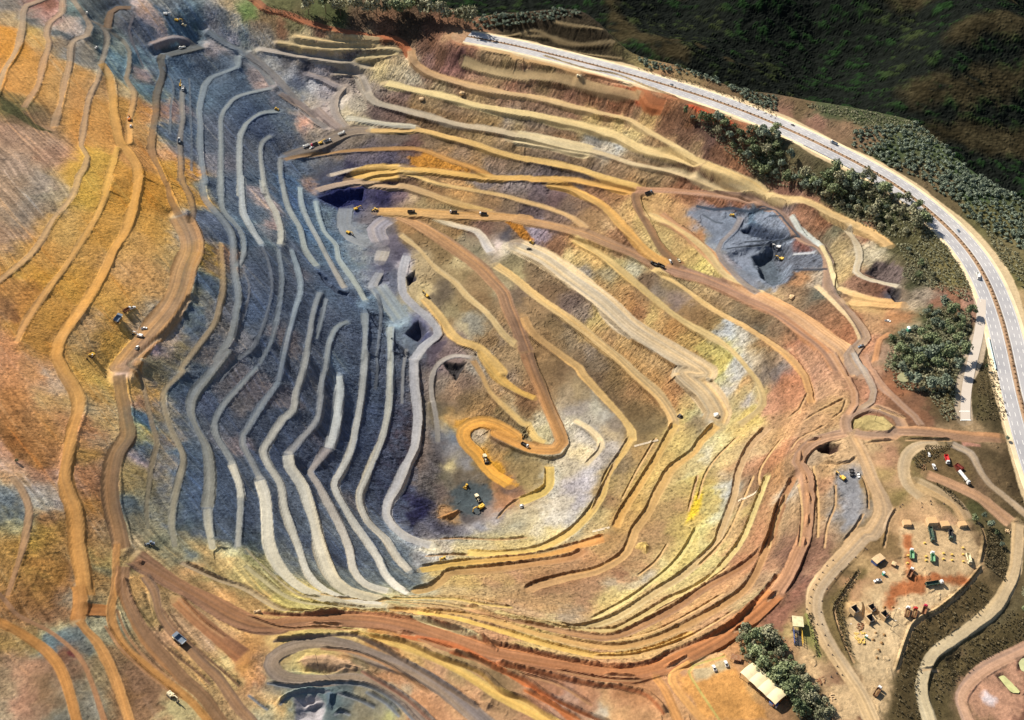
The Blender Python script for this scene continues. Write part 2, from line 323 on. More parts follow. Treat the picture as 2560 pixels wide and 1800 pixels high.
# benches of the east face
L("c2:1290,750 1500,890 1700,1040 1880,1150 d2:0,1230 200,1360 370,1480 460,1600 d3:490,200 530,330 540,420",44,(220,190,128),(206,154,96),tr=.5)
L("c2:640,500 850,640 1020,780 1280,1000 1520,1180 1800,1340 1950,1450 2080,1600 c3:2150,250 2200,380 2170,470 1990,600",50,(224,190,120),(214,184,124),tr=.6)
L("c2:180,570 400,670 620,830 880,1020 1120,1240 1400,1420 1700,1614 c3:1550,170 1720,330 1820,500 1790,580",150,(232,212,176),(214,182,132),tr=1)
L("c2:0,730 150,830 330,980 560,1140 760,1290 980,1470 1130,1614 c3:1150,190 1350,380 1460,560 1460,650",74,(222,190,130),(216,178,118),tr=.9)
L("c2:230,1150 310,1300 500,1450 680,1580 c3:700,180 880,380 1000,500 1110,650 1110,730",58,(204,160,104),(220,184,112),tr=.5)
L("c3:640,560 780,640 860,720 870,790",40,(226,204,160))
# south-east and near wall: safety berm along the crest, road on the near side of it
def N(s, wd, c, c2=None, berm=1.8, tr=.5): L(s, wd, c, c2, 1, berm, tr)
N("c3:1780,580 1640,720 1590,800 1400,940 1330,1050 1270,1160 1210,1290 1100,1440 1070,1530 c4:1050,170 1000,250 800,360 550,410 300,480 220,530",66,(224,184,112),(206,160,106))
N("c3:1440,580 1380,680 1300,830 1150,1070 1000,1300 940,1430",56,(218,182,108),(216,166,92))
N("c4:880,90 600,170 300,240 0,270 b4:1800,290 1560,320 1390,350",60,(214,152,86),(224,186,96))
N("c4:700,190 600,250 350,290 0,335 b4:1650,370 1570,430 1480,500 1320,530",60,(188,138,94),(206,168,104),2.4)
N("c3:1080,690 1000,820 880,1000 830,1150 740,1290 600,1440 400,1560 c4:250,200 0,225 b4:1800,215",58,(222,184,112),(224,194,110),1.6)
N("c3:390,930 390,1090 300,1150 180,1195",70,(226,190,100),(232,198,104),1.6)
N("c3:850,740 830,800 720,910",30,(214,196,160),None,1.2)
N("c3:2200,600 2050,760 1950,980 1910,1180 1800,1470 c4:1760,170 1500,400 1280,540 1000,720 800,800 600,830 300,790 0,700",56,(200,164,122),(206,186,130))
N("c4:1630,20 1530,200 1420,340 1250,480 1050,620 770,770",30,(232,218,140),(226,206,140),1.4)
N("c3:2200,1000 2140,1150 2000,1500 c4:1900,240 1740,420 1550,540 1400,600 1200,720 1000,830 900,850 500,830 200,770",46,(214,196,130),(206,178,120))
N("c3:2296,1230 2230,1420 c4:2200,150 1980,340 1700,490 1450,660 1200,790 950,895 700,880 400,820 0,740 b4:1800,660",60,(170,122,84),(180,142,104),2.2,.9)
N("d3:380,1010 300,1160 240,1300 200,1450 c4:2050,460 1850,630 1600,770 1300,910 1000,980 750,960 400,880 b4:1900,740 1500,700 1150,690",56,(176,130,92),(212,172,102),2)
N("c4:1600,870 1250,1010 900,1060 600,1010 300,930 0,835 b4:1700,740 1400,700",46,(214,170,96),(226,190,96),1.6)
N("c4:2296,410 2150,590 2030,730 1850,870 1600,970 1400,1050 1270,1130 1050,1170 800,1150 500,1090 200,1020 0,980 b4:1800,900 1500,800 1230,760 1000,730 750,730 520,745 280,735 120,710",30,(180,130,88),(172,118,84),3)
N("b4:1900,905 1600,840 1250,720 830,690 600,690 540,710 300,690 0,520 a4:1800,440 1500,300",34,(206,190,142),(170,150,124),2)
N("b4:2034,1040 1900,915",30,(206,180,130),None,2)
L("a4:1100,280 1400,470 1700,640 1900,760 2100,830 2296,830 b4:300,810 500,790 800,775 1100,800 1400,870 1700,980 2034,1080 c4:400,1150 800,1215 1100,1235 1350,1180 1600,1070 1900,900 2150,700 2296,560",145,(142,108,86),(182,120,74),tr=1)
L("c4:2296,560 d4:350,430 430,250 d3:490,1500 520,1250 500,1000 440,900 500,780 650,700 850,660",125,(186,140,108),(186,146,114),tr=1)
L("d3:850,660 830,560 900,480 1060,440 1250,530 1290,600 1220,680 1060,690 900,670",76,(190,150,116),tr=.8)
L("d3:1250,640 1500,650 1800,690 2110,720",76,(192,148,112),(182,134,94),tr=.9)
L("d3:720,0 820,170 900,330 900,420 840,520",60,(188,148,114),(192,150,118),tr=.9)
L("d3:900,0 1000,180 1060,320 1040,400 950,450",56,(178,168,158),(176,150,124),tr=.6)
L("d3:980,0 1100,220 1250,390 1400,530 1450,600",48,(182,140,112),(176,142,116),tr=.6)
L("d3:900,700 980,850 1060,1050 1130,1200 1150,1330 1050,1500 d4:1000,100 850,260 700,420 600,560 580,720 620,860 720,1050 850,1250 950,1400 1050,1614",140,(208,170,126),(214,186,142),tr=.8)
L("d3:1600,750 1420,780 1330,900 1340,1080 1450,1200",90,(220,190,146),(216,184,136),tr=.5)
L("d3:1420,1060 1600,1150 1750,1250 1830,1380",100,(214,180,128),(206,168,120),tr=.8)
L("d3:1700,760 1850,830 1920,950 2000,1070 2150,1200 2296,1330",54,(186,166,142),(206,176,136),tr=.5)
L("d3:1500,1000 1750,1100 1950,1200 2200,1400",90,(196,152,116),(204,160,122),tr=.5)
L("d4:2250,0 2230,250 2200,420 2050,690 1800,880 1560,1060 1470,1250 1460,1400 1520,1614",104,(214,182,136),(236,216,170),tr=.4)
L("d4:2296,1040 2000,1180 1830,1320 1770,1450 1830,1614",110,(214,164,128),(214,170,134),tr=.7)
L("c4:1300,1250 1400,1400 1500,1614",70,(204,146,84),(212,152,86),tr=.9)
L("c4:1600,1140 1450,1240 1480,1350 1600,1500 1700,1614",56,(216,160,92),None,tr=.5)
# near left
L("a3:100,1020 190,1150 240,1300 220,1450 190,1600 a4:130,400 60,600",48,(190,158,124),(184,140,100))
L("a4:40,640 150,760 400,880 580,1020 680,1150 760,1350 850,1614",40,(180,140,106),(190,134,86))
L("a4:0,800 150,880 350,1020 480,1170 550,1350 620,1614",74,(206,146,78),(204,142,72),tr=.8)
L("a4:640,800 700,880 800,980 900,1150 970,1330 1060,1614",80,(208,150,84),(210,154,88),tr=.8)
L("a4:640,720 760,700 900,700",90,(204,132,68),(200,130,64))
L("a4:640,500 660,620 640,800",110,(206,144,72),(200,138,74))
L("a4:960,160 950,500 910,720 950,900 1050,1050 1200,1160 1350,1290 1550,1450 1700,1614",66,(180,132,80),(206,148,76),tr=.9)
L("a4:1020,350 1010,560 1080,750 1200,950 1350,1120 1500,1290 1650,1420 1800,1614",110,(152,114,82),(166,122,80),tr=1)
L("a4:1180,420 1260,550 1310,750 1400,890 1520,1010 1650,1150 1800,1290 1950,1500 2050,1614",90,(142,112,88),(150,116,88),tr=.9)
L("a4:1450,620 1600,760 1800,930 2000,1090",150,(176,124,80),(164,110,74),tr=.8)
N("a4:1020,440 1090,640 1230,850 1420,1040 1600,1180 1740,1300",20,(150,118,90),None,2.2)
N("a4:1350,690 1480,880 1650,1040 1850,1210 1980,1330",16,(148,116,90),None,2.2)
L("b4:1900,1614 1600,1350 1300,1180 1000,1080 700,1000 450,990 250,1060 180,1160 300,1270 600,1290 900,1270 1150,1370 1400,1530 1480,1614",125,(146,130,118),(140,126,114),tr=1)
L("b4:870,900 1100,960 1400,1060 1700,1200 2000,1380 c4:250,1530 400,1614",76,(212,178,100),(226,184,96),tr=.6)
L("b4:1250,910 1700,1010 2034,1180 c4:250,1330 450,1470 620,1614",44,(188,110,66),(196,116,62),tr=.7)
N("b4:850,895 1050,920 1300,970 1600,1100 1900,1210 2100,1380 c4:250,1440 500,1614",14,(200,160,90),None,2.4)
N("b4:1660,1040 1900,1110 2034,1180 c4:230,1270 400,1390 600,1490 850,1600",14,(180,110,66),None,2.4)
N("b4:200,950 500,920 830,900 1000,960 1200,1060 1500,1240 1900,1500",12,(150,128,110),None,2.4)
N("b4:940,1190 1100,1290 1300,1420 1500,1600",14,(160,120,100),None,2)
N("c4:0,1130 200,1180 400,1220 600,1270 850,1320 1000,1330 1200,1380 1290,1440 1400,1560",16,(190,120,76),None,3.2)
N("c4:240,1350 420,1450 700,1600",14,(196,120,66),None,2)
for s_ in ["b4:490,820 770,808","b4:1230,870 1380,900","c4:890,1230 1140,1245","c4:1390,1170 1560,1085","c4:1935,880 2050,815","d4:175,630 265,550","d3:455,830 455,910","d3:490,990 510,1060","d3:525,1140 540,1230","d3:525,1320 515,1420","d3:500,1510 490,1590","d3:510,745 620,700"]:
    N(s_, 6, (196,150,110), None, 1.6)
for s_ in ["d3:350,530 440,470 500,350","d3:480,560 560,510 820,380","d3:820,390 780,500 700,560","d3:1055,430 1200,490 1330,530","d3:660,600 560,660 440,710 360,830","d3:640,880 760,905 850,900 910,850","d3:950,1020 990,1140 1000,1290","d3:960,1320 900,1430 800,1550","d3:730,1080 730,1250 670,1400 640,1600","d3:1000,730 1220,715","d3:1320,710 1700,715","d3:1240,1270 1170,1400 1130,1600","d4:1950,340 1800,520 1600,690 1400,800 1320,960 1240,1210","d4:1900,0 1960,120 1930,330","d4:930,380 780,600 720,720 800,980 880,1150",
           "b3:1570,1530 1700,1515 1900,1525 2100,1530 2290,1510","b4:1450,260 1800,235","c3:0,1360 90,1260 180,1200","c3:1640,1000 1590,1180 1560,1300"]:
    N(s_, 6, (196,160,116), None, 1.5)
N("c1:380,480 720,600 1000,650 1250,760 1490,860",8,(190,130,90),None,1.5)
N("d4:1590,1180 1450,1180",6,(200,170,130),None,1)
L("c2:2010,330 1960,430 1850,540 1815,610 1850,690 2000,850 2150,960",46,(150,146,150),(150,138,130)); L("c2:1890,600 2100,570 2296,550",12,(52,60,72)); L("d2:0,545 200,530 460,520",12,(46,54,66)); L("d2:400,645 580,632",10,(186,192,200)); L("d2:400,768 680,772",12,(56,62,74))
L("c2:1700,320 1800,380 1860,390",12,(84,94,108)); L("d2:60,300 200,270 260,290 330,380 450,510",14,(70,84,100)); L("c2:1640,245 1800,275 1950,265 2080,290 2200,245 2296,255",14,(58,72,90)); L("d2:200,330 300,325",10,(60,72,88))
for s_ in ("b4:160,1290 400,1330 700,1300 1000,1330 1250,1480 1380,1614","b4:240,1480 330,1405 500,1365 680,1380","b4:740,1380 900,1430 1050,1500","b4:980,1370 1150,1470 1260,1580","b4:450,1500 560,1470 640,1480","b4:20,1400 120,1480 180,1520","b4:700,1560 760,1530 850,1560"):
    N(s_,9,(132,138,146),None,1.9)
# more of the left wall
L("b2:250,600 280,850 250,1120 190,1350 110,1500 a3:2130,100",36,(128,140,152),(116,126,136)); L("b2:350,600 420,800 430,950 385,1090 340,1250 300,1420 b3:250,240",46,(150,166,176),(120,130,142))
L("a2:2150,580 2200,700 2230,900 2180,1150 2080,1400 a3:1950,60 1800,230",26,(112,120,132),(104,112,124)); L("a2:1990,760 2040,900 2010,1100 1930,1330",22,(124,128,138),(110,114,122))
L("b2:640,1000 600,1180 560,1330",30,(130,140,150)); L("b2:1060,960 1090,1100 1075,1300 1050,1500 b3:1060,100 1040,300",26,(120,128,138),(110,118,130)); L("b2:1300,1420 1270,1600 b3:1270,200 1260,420",26,(140,142,146))
L("a1:1100,120 1060,260 1120,420 1180,560",22,(124,120,126)); L("a1:1240,360 1420,300 1560,330",30,(176,152,140),(150,140,140)); L("a1:880,230 900,100 960,60 1080,60",40,(140,108,76)); L("a1:1340,560 1420,700 1400,900 1390,1100",20,(116,128,140))
L("a1:1550,640 1560,900 1570,1150 1570,1400",18,(116,126,138))
for s_ in ("a4:880,820 1000,1000 1180,1180 1330,1300 1480,1420","a4:980,700 1060,900 1200,1080 1400,1250","a4:1480,600 1650,780 1850,930","b4:0,760 300,850 600,830 900,850","b4:600,1010 900,1050 1200,1180 1500,1380","b4:1400,930 1700,1030 2000,1170","c4:100,1200 500,1300 800,1480","c4:500,1190 900,1260 1200,1270"):
    N(s_,7,(172,130,92),None,1.0)
for s_ in ("c3:1980,680 1800,850 1700,1000 1640,1200","c3:2100,1000 1990,1250 1900,1450 c4:1800,180 1650,330","c4:1900,330 1700,480 1500,600 1300,700","c4:1850,560 1600,710 1300,860 1000,920","c4:1950,700 1700,850 1400,980 1100,1060 800,1070","c4:1400,150 1300,300 1150,420","c3:1300,700 1150,950 1020,1200","c3:960,900 860,1100 780,1280","d3:300,700 120,950 c3:2150,1150","d3:330,1150 250,1350 190,1590","d3:560,900 600,1200 590,1500","d3:420,1100 450,1350 430,1600","b4:1200,580 1500,580 1800,600 2034,640","b4:1250,640 1600,665 1900,720 2200,800"):
    N(s_,8,(206,170,118),None,1.15)
# upper far wall terraces
L("b1:240,340 450,372 700,392 900,380 1100,385 1240,390",26,(218,192,140)); L("b1:380,290 500,310 650,332 900,325 1080,338",24,(222,194,140))
L("b1:100,400 300,430 500,460 700,490 900,520 1000,545",40,(192,180,168),(180,166,140)); L("b1:480,600 620,650 700,690 770,720",40,(176,162,156))
L("b1:700,600 850,590 920,625 980,760",36,(186,172,154)); L("b1:790,700 715,800 720,930 800,1040",60,(192,174,156)); L("b1:560,880 640,960 760,1050",60,(168,150,142))
L("b1:800,960 1000,990 1200,1020 1380,1030",34,(214,204,176)); L("b1:880,470 1050,455 1240,430",24,(196,176,130))
L("c1:0,270 150,285 270,300",9,(156,136,100)); L("c1:0,250 300,210 560,270 980,330",9,(156,136,100)); L("c1:180,215 500,250 960,340",9,(156,136,100)); L("c1:470,170 700,210 880,240",9,(156,136,100)); L("c1:520,310 760,360 1040,430",9,(156,136,100)); L("c1:500,380 800,440 1070,490",9,(156,136,100))
N("b4:0,330 150,450 300,560 450,620 700,645 1000,685 1170,705",30,(186,176,136),(190,176,130),1.6)
N("b4:1150,600 1400,600 1700,605 1900,640 2170,670",24,(214,184,110),None,1.6)
N("b4:600,580 900,625 1300,620 1600,640 1900,690 2296,780 c4:600,830",20,(206,176,120),None,1.3)
N("b4:0,200 100,300 250,430 420,560 600,600",18,(184,172,140),None,1.2)
HWY = "b1:1800,300 2050,340 2296,385 c1:250,400 500,460 800,530 1100,610 1300,670 1600,760 1900,850 d1:0,912 300,1030 600,1170 900,1320 1200,1480 1380,1600 d2:1300,110 1500,270 1700,420 1850,590 2000,810 2080,1030 2140,1250 2200,1440 d3:2200,200 2270,430 2345,700 2420,960 2540,1300 2700,1640 2950,2250"
L(HWY,120,(222,196,152),tr=.2); LINES[-1]['fix'] = 38.0
L("d2:1945,1010 1962,1150 1905,1400 1845,1614 d3:1812,285 1808,420 1815,560",60,(196,176,150),tr=.2); LINES[-1]['fix'] = 13.0
L("c4:1880,1080 1620,1150 1580,1220 1640,1330 1830,1614",13,(190,176,98),None)
L("d4:505,740 560,900 615,1100",30,(150,154,84))
# local pits and heaps: polygon, depth(+up), edge softness m, colour
PITS = [("d3:610,775 700,735 795,750 780,805 700,845 640,815",-9,3,(84,62,54)),
 ("d2:80,640 230,540 390,560 390,770 330,870 250,890 150,830",-13,8,None),
 ("b3:1590,85 1790,85 1710,240",-5,5,(66,62,62)),  # shade inside the hollow is put into its dark colour
 ("b2:1290,1290 1400,1180 1480,1270 1400,1360",-8,6,(84,86,104)),  # dark colour paints the shade of this shallow hole
 ("d2:1000,790 1090,690 1220,690 1310,770 1280,870 1100,840",-9,9,(112,98,94)),
 ("d2:1180,930 1250,920 1330,940 1360,1020 1240,1030",-8,6,None),
 ("c2:2000,440 2100,390 2296,450 d2:380,460 330,510 150,515",-6,6,None),
 ("b2:1300,830 1370,770 1380,850 1310,900",-6,4,(70,66,74)),
 ("b2:580,180 750,110 950,100 960,190 850,230 740,260",-8,4,None),
 ("c4:1150,200 1170,165 1230,160 1265,200 1230,240",5,4,(228,196,120)),
 ("d3:890,540 1000,505 1150,530 1235,620 1180,660 1030,650 910,600",1.6,1.5,(186,166,112)),
 ("a4:1110,310 1160,290 1215,310 1160,340",1.5,1.5,(196,136,108)),
 ("b4:400,1130 480,1080 650,1080 850,1130 960,1190 870,1220 640,1210 470,1200",3.5,4,(196,160,124)),
 ("b4:380,1420 550,1400 640,1470 600,1614 400,1614",-5,6,(180,174,176)),
 ("b4:640,1380 720,1400 690,1520 640,1500",5,5,(96,112,124)),
 ("a4:1000,470 1100,440 1180,520 1250,700 1350,850 1300,880 1200,780 1090,620",2,3,None),
 ("d4:2070,1250 2130,1230 2270,1390 2200,1410",-2.5,4,(150,120,90)),
 ("d4:2230,1110 2320,1090 2330,1230 2250,1210",-2.5,4,(150,120,90)),
 ("d4:1650,1105 1790,1020 1820,1150 1740,1250",-2,4,(70,60,46)),
 ("d4:840,650 970,650 980,760 850,770",2.5,1.5,(214,178,128)),
 ("b1:450,1210 440,1215 445,1220",0,1,None),
 ("b4:1900,1470 2000,1440 2060,1520 1950,1540",3,4,None),
 ("b3:1560,1360 1720,1290 1760,1310 1640,1380",4,4,(190,140,90)),
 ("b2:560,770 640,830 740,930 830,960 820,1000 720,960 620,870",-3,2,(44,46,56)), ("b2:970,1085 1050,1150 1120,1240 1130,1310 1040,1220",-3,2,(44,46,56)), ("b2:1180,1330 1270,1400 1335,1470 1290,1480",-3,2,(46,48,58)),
 ("c2:1880,640 2100,560 2200,560 2150,800 2000,760",-3,6,None), ("a3:170,0 300,0 230,80",0,1,None)]
